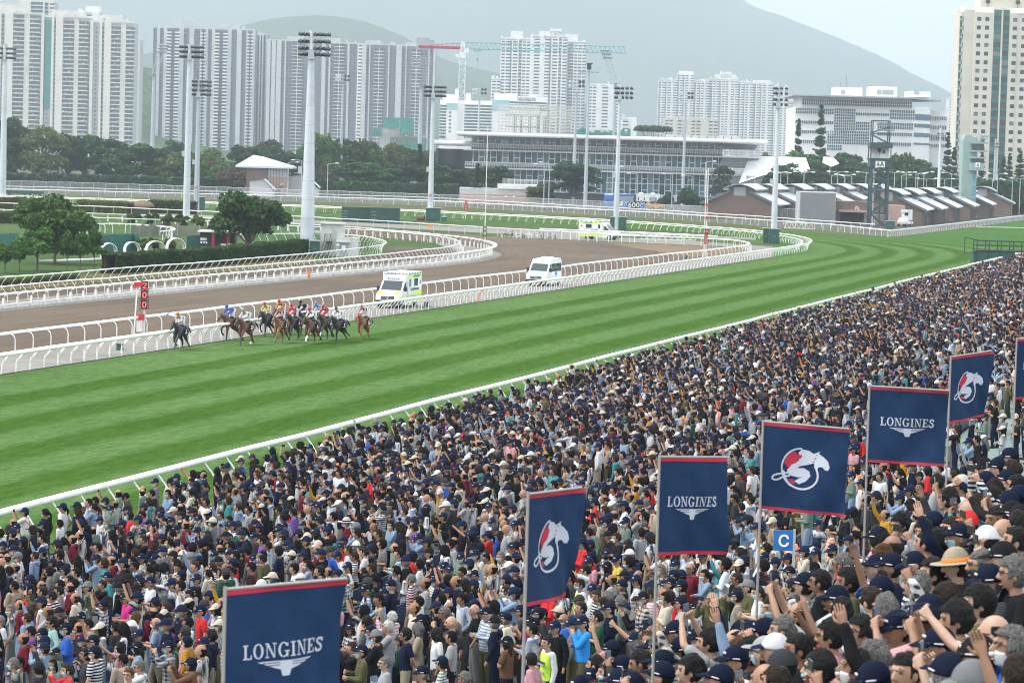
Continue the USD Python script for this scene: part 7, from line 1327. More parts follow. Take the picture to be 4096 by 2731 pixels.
def horse(label,loc,rz,coatn,gait,hood=None,socks=(),blaze=False,num=None):
 o=thing('horse',label,'horse',loc,rz,None);c=COATS[coatn];G_=GAIT[gait];n=10
 B=[hull(sph((.46,0,1.20),(.28,.25,.33),n),sph((-.05,0,1.19),(.30,.29,.30),n)),hull(sph((-.05,0,1.19),(.30,.29,.30),n),sph((-.55,0,1.27),(.32,.27,.29),n)),sph((-.70,0,1.24),(.24,.24,.28),n),sph((.58,0,1.22),(.2,.19,.26),n),sph((.25,0,1.44),(.22,.09,.12),n)]
 B+=[hull(sph((.50,0,1.36),(.24,.16,.26),n),sph((.86,0,1.55),(.15,.11,.19),n)),hull(sph((.86,0,1.55),(.15,.11,.19),n),sph((1.16,0,1.68),(.10,.08,.13),n)),hull(sph((1.17,0,1.68),(.10,.085,.105),n),sph((1.27,0,1.58),(.10,.08,.11),n)),hull(sph((1.27,0,1.58),(.09,.075,.10),n),sph((1.55,0,1.36),(.065,.055,.062),n)),sph((1.59,0,1.33),(.055,.055,.06),n)]
 B+=[hull(sph((1.13,s*.06,1.77),(.03,.022,.02),6),sph((1.15,s*.075,1.90),(.010,.010,.012),6)) for s in (1,-1)]
 P=MB();H_=MB();W_=MB()
 for k,s in enumerate((1,-1)):
  kn,ft,hf=G_[k];a=np.array([(.50,s*.13,1.10),(kn[0],s*.13,kn[1]),(ft[0],s*.12,ft[1]),(hf[0],s*.12,hf[1])]);B+=limb([a[0],a[1]],[.15,.068],n);B+=limb(list(a[1:]),[.068,.045,.045],8);B.append(hull(sph((.48,s*.13,1.18),(.17,.10,.2),n),sph(a[0],.13,n)))
  sl,hk,f2,h2=G_[2+k];b=np.array([(-.58,s*.13,1.18),(sl[0],s*.16,sl[1]),(hk[0],s*.13,hk[1]),(f2[0],s*.12,f2[1]),(h2[0],s*.12,h2[1])]);B+=limb(list(b),[.20,.145,.068,.047,.045],n)
  for q,key in ((a,'f'),(b,'h')):
   d=unit(q[-1]-q[-2]);H_.cyl(q[-1]-d*.005,q[-1]+d*.075,.052,.066,8)
   m_=W_ if (key+str(k)) in socks else P if coatn in ('bay','dark bay') else None
   if m_ is not None:m_.tube([q[-3]*.15+q[-2]*.85+(q[-3]-q[-2])*.3,q[-2],q[-1]],[.052,.054,.052],8)
 v,f=arr(union(B),3,.07);put_mesh(numbered(path_of(o),'body'),v,f,c,True)
 H_.build('hooves',HOOF,o)
 if P.v:tag(P.build('leg_points',LEGB,o,True),kind='stuff')
 if W_.v:tag(W_.build('white_socks',WHITES,o,True),kind='stuff')
 m=MB();m.tube([(-.84,0,1.38),(-1.05,.02,1.40),(-1.28,.05,1.22),(-1.45,.08,.98)],[.045,.07,.075,.02],7);m.build('tail',LEGB if coatn!='chestnut' else c,o,True)
 m=MB();m.add(*[np.array([[1.14,0,1.80],[.85,0,1.735],[.45,0,1.62],[.45,.03,1.50],[.85,.09,1.56],[1.12,.07,1.68],[.45,-.03,1.50],[.85,-.09,1.56],[1.12,-.07,1.68]]),np.array([[0,1,4],[0,4,5],[1,2,3],[1,3,4],[0,4,1],[0,7,8],[0,1,7],[1,6,2],[1,7,6]])]);m.build('mane',LEGB if coatn!='chestnut' else c,o)
 m=MB();ring= lambda cx,cz,ry,rz_,tilt:[(cx+math.cos(a)*rz_*tilt,math.sin(a)*ry,cz+math.cos(a)*rz_) for a in np.linspace(0,2*PI,12)]
 m.tube(ring(1.44,1.45,.075,.088,.75),.012,4);m.tube(ring(1.20,1.66,.10,.125,.6),.012,4)
 for s in (1,-1):m.tube([(1.24,s*.09,1.62),(1.42,s*.08,1.43),(1.56,s*.065,1.33)],.01,4);m.tube([(1.54,s*.07,1.34),(1.1,s*.13,1.52),(.72,s*.10,1.66)],.011,4)
 m.build('bridle',TACK if hood is None else plain('red_tack',(.45,.03,.03),.5),o)
 if hood:v,f=arr(hull(sph((1.18,0,1.69),(.115,.098,.118),10),sph((1.30,0,1.56),(.11,.09,.11),10)),0);put_mesh(numbered(path_of(o),'hood'),v,f,cloth('pink'),True);m=MB();[m.ball((1.27,s*.093,1.60),(.035,.02,.035),1) for s in (1,-1)];m.build('eye_cups',TACK,o)
 else:m=MB();[m.ball((1.27,s*.078,1.615),(.022,.012,.02),1) for s in (1,-1)];m.build('eyes',TACK,o)
 if blaze:m=MB();m.bar((1.24,0,1.70),(1.54,0,1.425),.05,.012);m.build('blaze',WHITES,o)
 for s in (1,-1):
  q=[[.18,s*.10,1.52],[-.34,s*.10,1.52],[-.36,s*.31,1.24],[-.34,s*.315,1.02],[.14,s*.315,1.02],[.18,s*.31,1.24]];m=MB();m.add(q,[[0,1,2],[0,2,5],[5,2,3],[5,3,4]]);sc=m.build('saddle_cloth',CAPNAVY,o)
  if num:lettering(num,.20,WNUM,sc,side_txt(s),(-.12,s*.325,1.06),.006,True,'number')
  plate_=MB();plate_.box((-.10,s*.322,1.045),(.30,.008,.03));plate_.build('cloth_edge',WNUM,sc)
 m=MB();m.ball((-.05,0,1.52),(.26,.15,.06),2);m.build('saddle',TACK,o,True)
 return o
def jockey(label,loc,rz,silk,sleeve,capc,whip=False,lean=0.0):
 o=thing('person',label,'person',loc,rz);n=10;hip,sh,hd=np.array([-.26,0,1.98]),np.array([.26,0,2.06+lean]),np.array([.52,0,2.20+lean])
 R=roty(.35);head=HEAD[(True,False)]+NOSE;M=np.eye(4);M[:3,:3]=R;M[:3,3]=hd;head=head.transform(M[:3].tolist())
 B=[head,hull(sph(hd-[.06,0,.09],.055,n),sph(sh+[.04,0,.02],.07,n)),hull(sph(sh,(.1,.15,.09),n),sph(hip,(.12,.14,.10),n))];T=[hull(sph(sh+[0,.10,0],.085,n),sph(sh+[0,-.10,0],.085,n),sph((.02,0,2.05),(.16,.16,.11),n)),hull(sph((.02,0,2.05),(.16,.16,.11),n),sph(hip+[.03,0,.01],(.13,.15,.11),n))];SL=[];BR=[hull(sph(hip+[-.03,.06,0],.125,n),sph(hip+[-.03,-.06,0],.125,n))];BO=[]
 for s in (1,-1):
  if whip and s==-1:E,W=np.array([.30,-.42,2.12]),np.array([.34,-.74,2.18])
  else:E,W=np.array([.46,s*.25,1.84]),np.array([.76,s*.10,1.76])
  S=sh+[.02,s*.16,0];B+=limb([S,E,W],[.05,.04,.03],n)+hand(W,W-E,(0,-s,-.2),s,curl=.9);SL+=limb([S,E,W-unit(W-E)*.03],[.078,.062,.045],n)
  K,F_=np.array([.20,s*.27,1.66]),np.array([-.20,s*.29,1.34]);B+=limb([hip+[0,s*.08,0],K,F_],[.08,.055,.04],n);BR+=limb([hip+[0,s*.08,0],K,K*.6+F_*.4],[.105,.075,.058],n);BO+=limb([K*.55+F_*.45,F_],[.060,.05],n);BO.append(hull(sph(F_+[-.03,0,-.04],.045,n),sph(F_+[.14,0,-.04],.032,n)))
 for nm,L,mt in (('body',B,SKINS[1]),('silks',T,cloth(silk)),('sleeves',SL,cloth(sleeve)),('breeches',BR,cloth('white')),('boots',BO,TACK)):v,f=arr(union(L),1,.07 if nm=='body' else None);put_mesh(numbered(path_of(o),nm),v,f,mt,True)
 for gk,mt in (('dome',cloth(capc)),('brim',cloth(capc))):
  v=GEAR[gk][0]*([1.14,1.14,1.18] if gk=='dome' else [.72,.9,1]);put_mesh(numbered(path_of(o),'helmet' if gk=='dome' else 'peak'),v@R.T+hd+[0,0,.005],GEAR[gk][1],mt,True)
 m=MB();m.tube([(.10+hd[0]-.012*abs(a),a*.07+0,hd[2]+.0) for a in (-1,-.5,0,.5,1)],.022,5);m.build('goggles',TACK,o)
 if whip:w_=thing('whip','thin whip held out by the leading jockey','whip',loc,rz);m=MB();m.tube([(.34,-.78,2.20),(.2,-.55,2.42),(.02,-.30,2.56)],[.012,.008,.005],5);m.build('shaft',TACK,w_);m=MB();m.tube([(.33,-.76,2.19),(.29,-.70,2.26)],.016,5);m.build('handle',cloth('maroon'),w_)
HR=[(668,1404,'black',0,'light grey','white','mustard','black horse out in front of the field','jockey in grey and white silks and yellow cap with one arm flung out',dict(num='3',socks=('h1',)),True),(872,1366,'bay',1,'blue','blue','blue','brown horse on the rail second in the race','jockey in all blue silks and blue cap',dict(num='7'),False),(934,1384,'bay',2,'white','white','mint','big bay horse beside the blue jockey, wearing number 10','jockey in white and green silks and white cap',dict(num='10',socks=('h0',)),False),
(1018,1352,'black',1,'yellow','yellow','red','dark horse with a white noseband at the left of the pack','jockey in yellow silks and red cap at the left of the pack',dict(num='1',blaze=True),False),(1072,1376,'chestnut',0,'black','pink','pink','chestnut horse in front of the pack','jockey in pink and black silks and pink cap on the chestnut',dict(num='5',hood=None),False),(1078,1342,'dark bay',2,'red','mustard','red','dark horse hidden behind the chestnut in the pack','jockey in red and yellow silks behind the pink cap',dict(num='2'),False),(1126,1364,'black',2,'white','red','red','black horse in the middle of the pack','jockey in white silks with red sleeves and red cap',dict(num='4'),False),
(1166,1346,'dark bay',1,'navy','navy','navy','dark horse at the back of the middle of the pack','jockey in navy silks and navy cap',dict(num='8'),False),(1198,1378,'bay',0,'white','white','red','bay horse with white socks in front of the pack','jockey in white and green silks and red cap',dict(num='6',socks=('f0','f1')),False),(1222,1348,'black',2,'bright blue','light blue','light blue','black horse on the rail behind the white socked bay','jockey in blue silks and pale blue cap',dict(num='12'),False),(1252,1364,'dark bay',0,'black','red','red','dark bay horse right of the middle of the pack','jockey in black and red silks and red cap',dict(num='11',socks=('f0',)),False),(1306,1374,'black',1,'white','white','dark green','black horse with a white face at the right of the pack','jockey in white silks and green cap',dict(num='9',blaze=True),False),(1406,1362,'chestnut',2,'black','pink','pink','chestnut horse in a pink hood trailing the field','jockey in pink and black silks trailing the field',dict(num='14',hood=True),False)]
hrng=np.random.default_rng(6)
for x,y,ct,gt,sk,sl,cp,hl,jl,kw,wh in HR:
 p=at(x,y-4);rz=-PI/2-.10+float(hrng.normal(0,.06));p=p+[.75,.35,0];horse(hl,(p[0],p[1],.03),rz,ct,gt,**kw);jockey(jl,(p[0],p[1],.03),rz,sk,sl,cp,wh,float(hrng.uniform(-.02,.06)))
 # -- stand, apron, flags
def tier_edge(y):return -7.26+.083*(y-20)
def apron_z(x):k=np.clip(np.ceil((np.asarray(x,float)+31.0)/1.1),0,24);return k*.125
ap=MB();lv=np.r_[-38.2,-31.0+1.1*np.arange(0,25),2.0]
for k in range(len(lv)-1):
 z=float(apron_z((lv[k]+lv[k+1])/2));ap.add([[lv[k],20,z],[lv[k+1],20,z],[lv[k+1],640,z],[lv[k],640,z]],[[0,1,2,3]])
 if k and k<26:z0=float(apron_z((lv[k-1]+lv[k])/2));ap.add([[lv[k],20,z0],[lv[k],20,z],[lv[k],640,z],[lv[k],640,z0]],[[0,3,2,1]])
struct('spectator_apron',ap,APRON,'stepped concrete apron in front of the stand')
for x0,x1,lab in ((-12.3,-8.4,'pale green painted walkway below the upper tier'),(-24.4,-23.2,'pale green painted aisle across the apron')):
 z=float(apron_z((x0+x1)/2))+.26 if x0>-20 else float(apron_z(-23.8))+.02;m=MB();m.span((x0,30,z-.3),(x1,420,z));struct('walkway',m,TEAL_FLOOR,lab)
poly_sheet('rail_verge',[(-38.3,20),(-37.2,20),(-37.0,300),(-36.4,400),(-35.4,520),(-37.6,520),(-38.2,400)],.034,LAWN,'narrow green strip between the crowd and the rail')
TB=[(18.0+3*k) for k in range(36)]
def tier_z(n):return 5.25+.376*n
tr=MB()
for k in range(22):
 z=tier_z(k);A=np.array([(tier_edge(y)+.8*k,y,z) for y in TB]);B_=A+[.8 if k<21 else 9,0,0];tr.strip(A,B_);tr.strip(A-[0,0,.376 if k else 5.5],A)
tr.f=[f[:,::-1] for f in tr.f]
struct('upper_tier',tr,APRON,'stepped upper tier of the stand')
def tier_floor(x,y):return tier_z(max(0,math.floor((x-tier_edge(y))/.8)))
o=thing('balustrade','glass balustrade along the front of the upper tier','balustrade')
PANEG=mat('balustrade_glass',{"t":("transparent_bsdf",{"color":(.85,.9,.9)}),"g":("glossy_bsdf",{"roughness":.05,"color":(.8,.8,.8)}),"f":("fresnel",{"IOR":1.4}),"m":("mix_closure",{})},[("f.fac","m.fac"),("t.BSDF","m.closure1"),("g.BSDF","m.closure2")],surface="m.closure")
for k in range(28):
 y0,y1=18+k*2.0,18+k*2.0+1.92;a,c=np.array([tier_edge(y0)-.12,y0,5.25]),np.array([tier_edge(y1)-.12,y1,5.25]);m=MB();m.bar(a+[0,0,.5],c+[0,0,.5],.015,.85);m.build('glass_panel',PANEG,o);m=MB();m.bar(a,a+[0,0,1.05],.05);m.build('post',STEEL,o)
m=MB();m.bar((tier_edge(18)-.12,18,6.3),(tier_edge(74)-.12,74,6.3),.05);m.build('handrail',STEEL,o)
FLAGB=paint('flag_navy',(.008,.030,.082),.8,.10,9.0,spec=.25);FLAGR=plain('flag_red',(.42,.015,.04),.65);FLAGW=plain('flag_white',(.48,.50,.56),.8);POLES=paint('flag_pole_steel',(.36,.34,.32),.4,.05,2,metal=.5)
def letter_shapes():
 r= lambda x0,y0,x1,y1:sbox(x0,y0,x1,y1);P=Polygon;from_= lambda *a:unary_union(list(a))
 ell= lambda cx,cy,a,b:P([(cx+a*math.cos(t),cy+b*math.sin(t)) for t in np.linspace(0,2*PI,40)[:-1]])
 O=ell(.47,.5,.47,.52).difference(ell(.47,.5,.27,.44));I=from_(r(.13,0,.34,1),r(0,0,.47,.08),r(0,.92,.47,1))
 L=from_(r(.13,0,.34,1),r(0,0,.80,.09),r(0,.92,.47,1),r(.70,0,.80,.30));E=from_(r(.13,0,.34,1),r(0,0,.78,.09),r(0,.91,.78,1),r(.3,.46,.58,.54),r(.52,.38,.58,.62),r(.69,0,.78,.28),r(.69,.74,.78,1))
 N=from_(r(.13,0,.21,1),r(.78,0,.86,1),P([(.08,1),(.30,1),(.86,0),(.72,0)]),r(0,0,.34,.08),r(.65,.92,1,1),r(0,.92,.28,1));G=from_(O.difference(r(.62,.40,1.1,.74)),r(.70,.02,.88,.42),r(.56,.36,1.0,.44),r(.80,.72,.88,.96))
 from shapely.geometry import LineString
 S=LineString([(.62,.80),(.56,.90),(.36,.95),(.16,.88),(.13,.73),(.25,.60),(.48,.48),(.62,.34),(.60,.16),(.44,.06),(.24,.05),(.10,.14),(.06,.24)]).buffer(.085).union(r(.60,.70,.68,.98)).union(r(.02,.02,.10,.30))
 return {'L':(L,.86),'O':(O,1.0),'N':(N,1.05),'G':(G,1.05),'I':(I,.53),'E':(E,.86),'S':(S,.74)}
def flat_mesh(shape,maxe):
 vs,fs,n=[],[],0
 for q in getattr(shape,'geoms',[shape]):
  if q.is_empty or q.area<1e-6:continue
  v,f=trimesh.creation.triangulate_polygon(q,engine='earcut');v3,f3=trimesh.remesh.subdivide_to_size(np.c_[v,np.zeros(len(v))],f,maxe);vs.append(v3[:,:2]);fs.append(np.asarray(f3)+n);n+=len(v3)
 return np.vstack(vs),np.vstack(fs)
def brand_text():
 from shapely import affinity
 G_=letter_shapes();x=0;out=[]
 for ch in 'LONGINES':s_,w=G_[ch];out.append(affinity.translate(s_,x,0));x+=w+.09
 return unary_union([affinity.scale(affinity.translate(q,-x/2,0),1/x,1/x,origin=(0,0)) for q in out]),1.0/x
def horse_emblem():
 cv= lambda pts:[((x-105)/760,1-(y-605)/735) for x,y in pts];P= lambda pts:Polygon(cv(pts)).buffer(0);from shapely.geometry import LineString
 arc=[(455-172*math.cos(t),970-172*math.sin(t)) for t in np.linspace(-1.05,1.55,22)]
 line= lambda pts,w:LineString(smooth_line(np.array(cv(pts)),2)).buffer(w)
 white=unary_union([line(arc,.009),P([(330,985),(345,972),(372,936),(430,905),(440,870),(425,835),(455,803),(520,812),(560,835),(622,810),(578,850),(610,846),(560,880),(604,876),(545,905),(596,902),(510,930),(440,950),(400,984),(350,1010)]),P([(330,990),(400,968),(480,962),(528,985),(540,1025),(500,1072),(440,1100),(400,1078),(440,1050),(480,1040),(420,1042),(350,1030)]),
 P([(570,950),(566,905),(592,850),(600,812),(616,838),(650,855),(690,890),(706,935),(694,964),(664,962),(640,938),(606,940),(590,985),(580,960)]),line([(585,955),(604,1000),(600,1060),(560,1110),(500,1138),(430,1140),(360,1112),(318,1062),(300,1000)],.011),line([(335,1012),(262,1025),(203,1048),(203,1078),(250,1082),(300,1046),(352,1036)],.010)])
 red=unary_union([P([(330,862),(365,836),(402,826),(412,850),(462,852),(450,882),(422,892),(412,922),(372,938),(345,976),(322,950),(303,930),(310,890)]),P([(345,1062),(392,1066),(412,1106),(368,1096)])])
 return white.difference(red),red
TXT,TXT_H=brand_text();EMW,EMR=horse_emblem()
WINGS=unary_union([Polygon([(-.235,0),(.235,0),(.10,-.045),(.045,-.06),(.03,-.105),(-.03,-.105),(-.045,-.06),(-.10,-.045)])]).difference(unary_union([sbox(-.2+.0,-.016,-.05,-.010),sbox(.05,-.016,.2,-.010),sbox(-.15,-.032,-.05,-.026),sbox(.05,-.032,.15,-.026)]))
FLAGS=[(900,2361,576,.82,'t',-.02,'nearest navy flag with white lettering at the bottom left of the stand'),(2112,1980,448,.50,'e',.02,'navy flag with the horse emblem turned half edge on, second from the left'),(2638,1830,394,.74,'t',.05,'navy flag with white lettering, third from the left'),(3052,1688,348,1.0,'e',.06,'navy flag with the large horse emblem above the blue C sign'),(3478,1546,302,1.06,'t',.03,'wide navy flag with white lettering, second from the right in full view'),(3803,1430,266,.72,'e',-.07,'small navy flag with the horse emblem near the right edge'),(4067,1357,240,.9,'t',0,'navy flag cut off by the right edge')]
for k,(px_,py_,hp,asp,kind,tilt,lab) in enumerate(FLAGS):
 Z=FPX/hp;top=deep(px_,py_,Z);yaw=-math.acos(min(asp,1.0));Wd=1.0 if asp<=1 else asp;ax=_r0*math.cos(yaw)-_f0*math.sin(yaw) if yaw else _r0;ax=_r0*min(asp,1.0)+_f0*math.sqrt(max(0,1-min(asp,1.0)**2));nrm=np.cross(ax,[0,0,1.0]);nrm=nrm if nrm@FWD<0 else -nrm
 o=thing('flag',lab,'flag',(top[0],top[1],0),0);fl=tier_z(0) if True else 0
 m=MB();m.tube([(0,0,fl),(0,0,top[2]+.03)],[.017,.014],8);m.build('pole',POLES,o,True);m=MB();m.tube(np.array([(0,0,top[2]+.01),ax*Wd*.99+[0,0,top[2]+.01-tilt*Wd+.02*0]]),.012,6);m.build('top_rod',POLES,o)
 ph=k*1.7
 def cp(u,v,off=0.0):
  u,v=np.asarray(u,float),np.asarray(v,float);d=(.055*np.sin(3.2*u+2.5*v+ph)+.03*np.sin(8*u-5*v+ph*2)+.014*np.sin(15*u+11*v+ph))*(.15+u)*(1.15-.75*v)+off
  sag=-tilt*u*Wd
  return ax[None]*(u*Wd*(1-.03*(1-v)))[:,None]+nrm[None]*d[:,None]+np.c_[np.zeros((len(u),2)),top[2]-(1-v)+sag]
 def sheet_(name,u0,u1,v0,v1,mt,off=0.0,nu=26,nv=26):
  U,V_=np.meshgrid(np.linspace(u0,u1,nu),np.linspace(v0,v1,nv));i,j=np.meshgrid(np.arange(nv-1),np.arange(nu-1),indexing='ij');q=MB();q.add(cp(U.ravel(),V_.ravel(),off),np.stack([i*nu+j,i*nu+j+1,(i+1)*nu+j+1,(i+1)*nu+j],-1).reshape(-1,4));return q.build(name,mt,o,True)
 cl=sheet_('cloth',0,1,.028,.972,FLAGB);sheet_('top_hem',0,1,.965,1.0,FLAGR,.004,26,3);sheet_('bottom_hem',0,1,0.0,.035,FLAGR,.004,26,3)
 if kind=='t':
  v,f=flat_mesh(TXT,.03);s_=.70;q=MB();q.add(cp(.5+v[:,0]*s_,.50+v[:,1]*s_*Wd*1.15,.005),f);q.build('lettering',FLAGW,cl)
  v,f=flat_mesh(WINGS,.03);q=MB();q.add(cp(.5+v[:,0]*1.0,.475+v[:,1]*1.05,.005),f);q.build('winged_emblem',FLAGW,cl)
 else:
  for sh_,mt,nm in ((EMW,FLAGW,'horse_emblem'),(EMR,FLAGR,'red_patch')):v,f=flat_mesh(sh_,.03);q=MB();q.add(cp(v[:,0],v[:,1],.005),f);q.build(nm,mt,cl)
p=deep(3178,2120,64);o=thing('section_sign','blue section sign with a white letter C on a steel post','sign',(p[0],p[1],0),YAW);k_=FPX/64;m=MB();m.bar((0,0,2.4),(0,0,p[2]+.02),.055);m.build('post',STEEL,o);m=MB();m.span((-83/k_,-.03,p[2]-83/k_),(-.03,.0,p[2]));b_=m.build('board',plain('sign_blue',(.02,.14,.42),.45),o);lettering('C',46/k_,WNUM,b_,STAND,(-42/k_,-.035,p[2]-65/k_),.01)
p=at(3905,1062,0);o=thing('platform','dark steel viewing platform with railings at the far end of the crowd','platform',(p[0],p[1],0),YAW)
m=MB()
for x in np.linspace(0,11,8):
 for y in (0,3):m.bar((x,y,0),(x,y,3.2),.12)
for z in (2.0,2.6,3.2):
 for y in (0,3):m.bar((0,y,z),(11,y,z),.09)
m.span((0,0,1.85),(11,3,2.0));m.bar((-1.6,0,1.4),(-1.6,0,3.6),.1);m.bar((-1.6,0,3.6),(0,0,3.3),.1);m.bar((-1.6,0,1.5),(0,0,1.9),.1);m.build('frame',DARKB,o);m=MB();m.span((-.4,.1,0),(5,2.9,1.8));m.build('screen',GREENB,o)
m=MB();m.bar((9.6,.2,2),(9.6,.2,5.4),.16);m.build('orange_post',ORANGE,o)
p=at(3945,1040,0);o=thing('far_turf_rope','thin white rope rail across the turf chute at the right edge','rail');a_=at(3905,907,.5);c_=at(4140,912,.5);m=MB();m.bar(a_,c_,.12);m.build('rope',WHITE,o)
# -- the crowd
BUILT=[]
def hxz(x,y):return 8.05+.47*(x+5.2)
def on_tier(px_,py_):return on_plane(px_,py_,(-5.2,0,8.05),unit(np.array([-.47,0,1.0])))
def on_apron(px_,py_,h):
 z=1.2
 for _ in range(12):q=at(px_,py_,float(z)+h);z=.5*z+.5*(float(apron_z(q[0])) if q[0]<-8.4 else 2.6)
 return q
LABELS=set()
LAND=[(900,2500,'the nearest flag'),(2112,2200,'the second flag pole'),(2638,2300,'the third flag pole'),(3040,2200,'the fourth flag pole'),(3478,2000,'the fifth flag pole'),(3803,1800,'the sixth flag pole'),(3140,2160,'the blue C sign')]
def where(px_,py_):
 d=[(math.hypot((px_-x)*1.0,(py_-y)*.7),x,n) for x,y,n in LAND];d.sort();dd,x,n=d[0]
 if dd<460:return ('left of ' if px_<x else 'right of ')+n
 if py_>2600:return 'along the bottom edge'
 if px_<300:return 'by the left edge'
 if px_>3900:return 'by the right edge'
 return 'in the lower left crowd' if px_<1300 else 'in the middle crowd' if px_<2700 else 'on the upper tier'
SHORTP={'standing with arms down':'','holding something at the chest':'hands at chest','with crossed arms':'arms crossed','holding a phone up in both hands':'photographing','lifting a phone overhead':'lifting a phone overhead','raising one arm':'one arm raised','raising a fist':'fist raised','pointing at the track':'pointing','hands in pockets':'hands in pockets','hands behind the back':'hands behind back','one hand at the face':'hand at face'}
def label_for(a,px_,py_):
 t,h=describe(a);w=where(px_,py_);pz=SHORTP[a['pose']];mk=f", {a['mask']} mask" if a['mask'] else ''
 for s in (f'person in {t} and {h}, {w}',f'person in {t} and {h}{mk}, {w}',f'person in {t} and {h}, {pz}, {w}',f'person in {t} and {h}{mk}, {pz}, {w}',f"person in {t}, {h}{mk}, {a['legs']} trousers, {w}",f"person in {t}, {h}{mk}, {a['legs']} trousers, {pz}, {w}",f"person in {t}, {h}, {'glasses, ' if a['glasses'] else ''}{pz}, {w}"):
  s=' '.join(s.replace(', ,',',').split())
  if s not in LABELS and len(s.split())<=16:LABELS.add(s);return s
 return None
TARGET=np.array([-68.0,168.0])
def heading(x,y,r,turn=0.0):
 v=unit(np.array([-1.0,-.12])+.45*unit(TARGET-[x,y])*(1 if y>150 else .25));return math.atan2(v[1],v[0])+float(r.normal(0,.28))+turn
NPH=[0]
def person_at(pos,a,r,px_,py_,h,zf,turn=0.0,fixed=False):
 lab=label_for(a,px_,py_)
 while lab is None:
  a=attributes(r,**{k:v for k,v in a.items() if k in ('pose','female')});lab=label_for(a,px_,py_)
 rz=heading(pos[0],pos[1],r,turn);raised=a['pose'] not in ('standing with arms down','hands in pockets','hands behind the back')
 o=thing('person',lab,'person',(pos[0],pos[1],zf),rz,None,(h/1.7,)*3);A,R,hd=dress_person(o,a,r,True,raised);BUILT.append((pos[0],pos[1]))
 if a['pose'] in ('holding a phone up in both hands','lifting a phone overhead') and NPH[0]<60:
  c=(A[1][2]+A[-1][2])/2+unit(A[1][3])*.10+[.01,0,.05];NPH[0]+=1;t,hh=describe(a);ph=thing('phone','black phone held up by the '+lab.replace('person in ','one in ').replace(', photographing',''),'phone',(pos[0],pos[1],zf),rz,None,(h/1.7,)*3);m=MB();m.box(c,(.010,.155,.075));m.build('case',PHONEM,ph);m=MB();m.box(c-[.0058,0,0],(.002,.145,.066));m.build('screen',SCREEN,ph)
  words_=ph.GetCustomDataByKey('label').split()
  if len(words_)>16:ph.SetCustomDataByKey('label',' '.join(words_[:3]+['by']+words_[6:])[:200] if len(words_)<=18 else f'black phone held up {where(px_, py_)}, over the {t}')
 return o
prng=np.random.default_rng(77)
def nav(**k):return dict(cap='navy',**k)
def hr(h,c='black',**k):return dict(cap=None,hair=h,hairc=c,**k)
R8= lambda x,y:(3000+x/2.145,2000+y/2.145)
R7= lambda x,y:(2000+x/2.138,2000+y/2.138)
R4= lambda x,y:(3000+x/2.1186,1420+y/2.1186)
R6= lambda x,y:(1000+x/2.138,2000+y/2.138)
R5= lambda x,y:(x/2.138,2000+y/2.138)
PHO,HI,UP='holding a phone up in both hands','lifting a phone overhead','raising one arm'
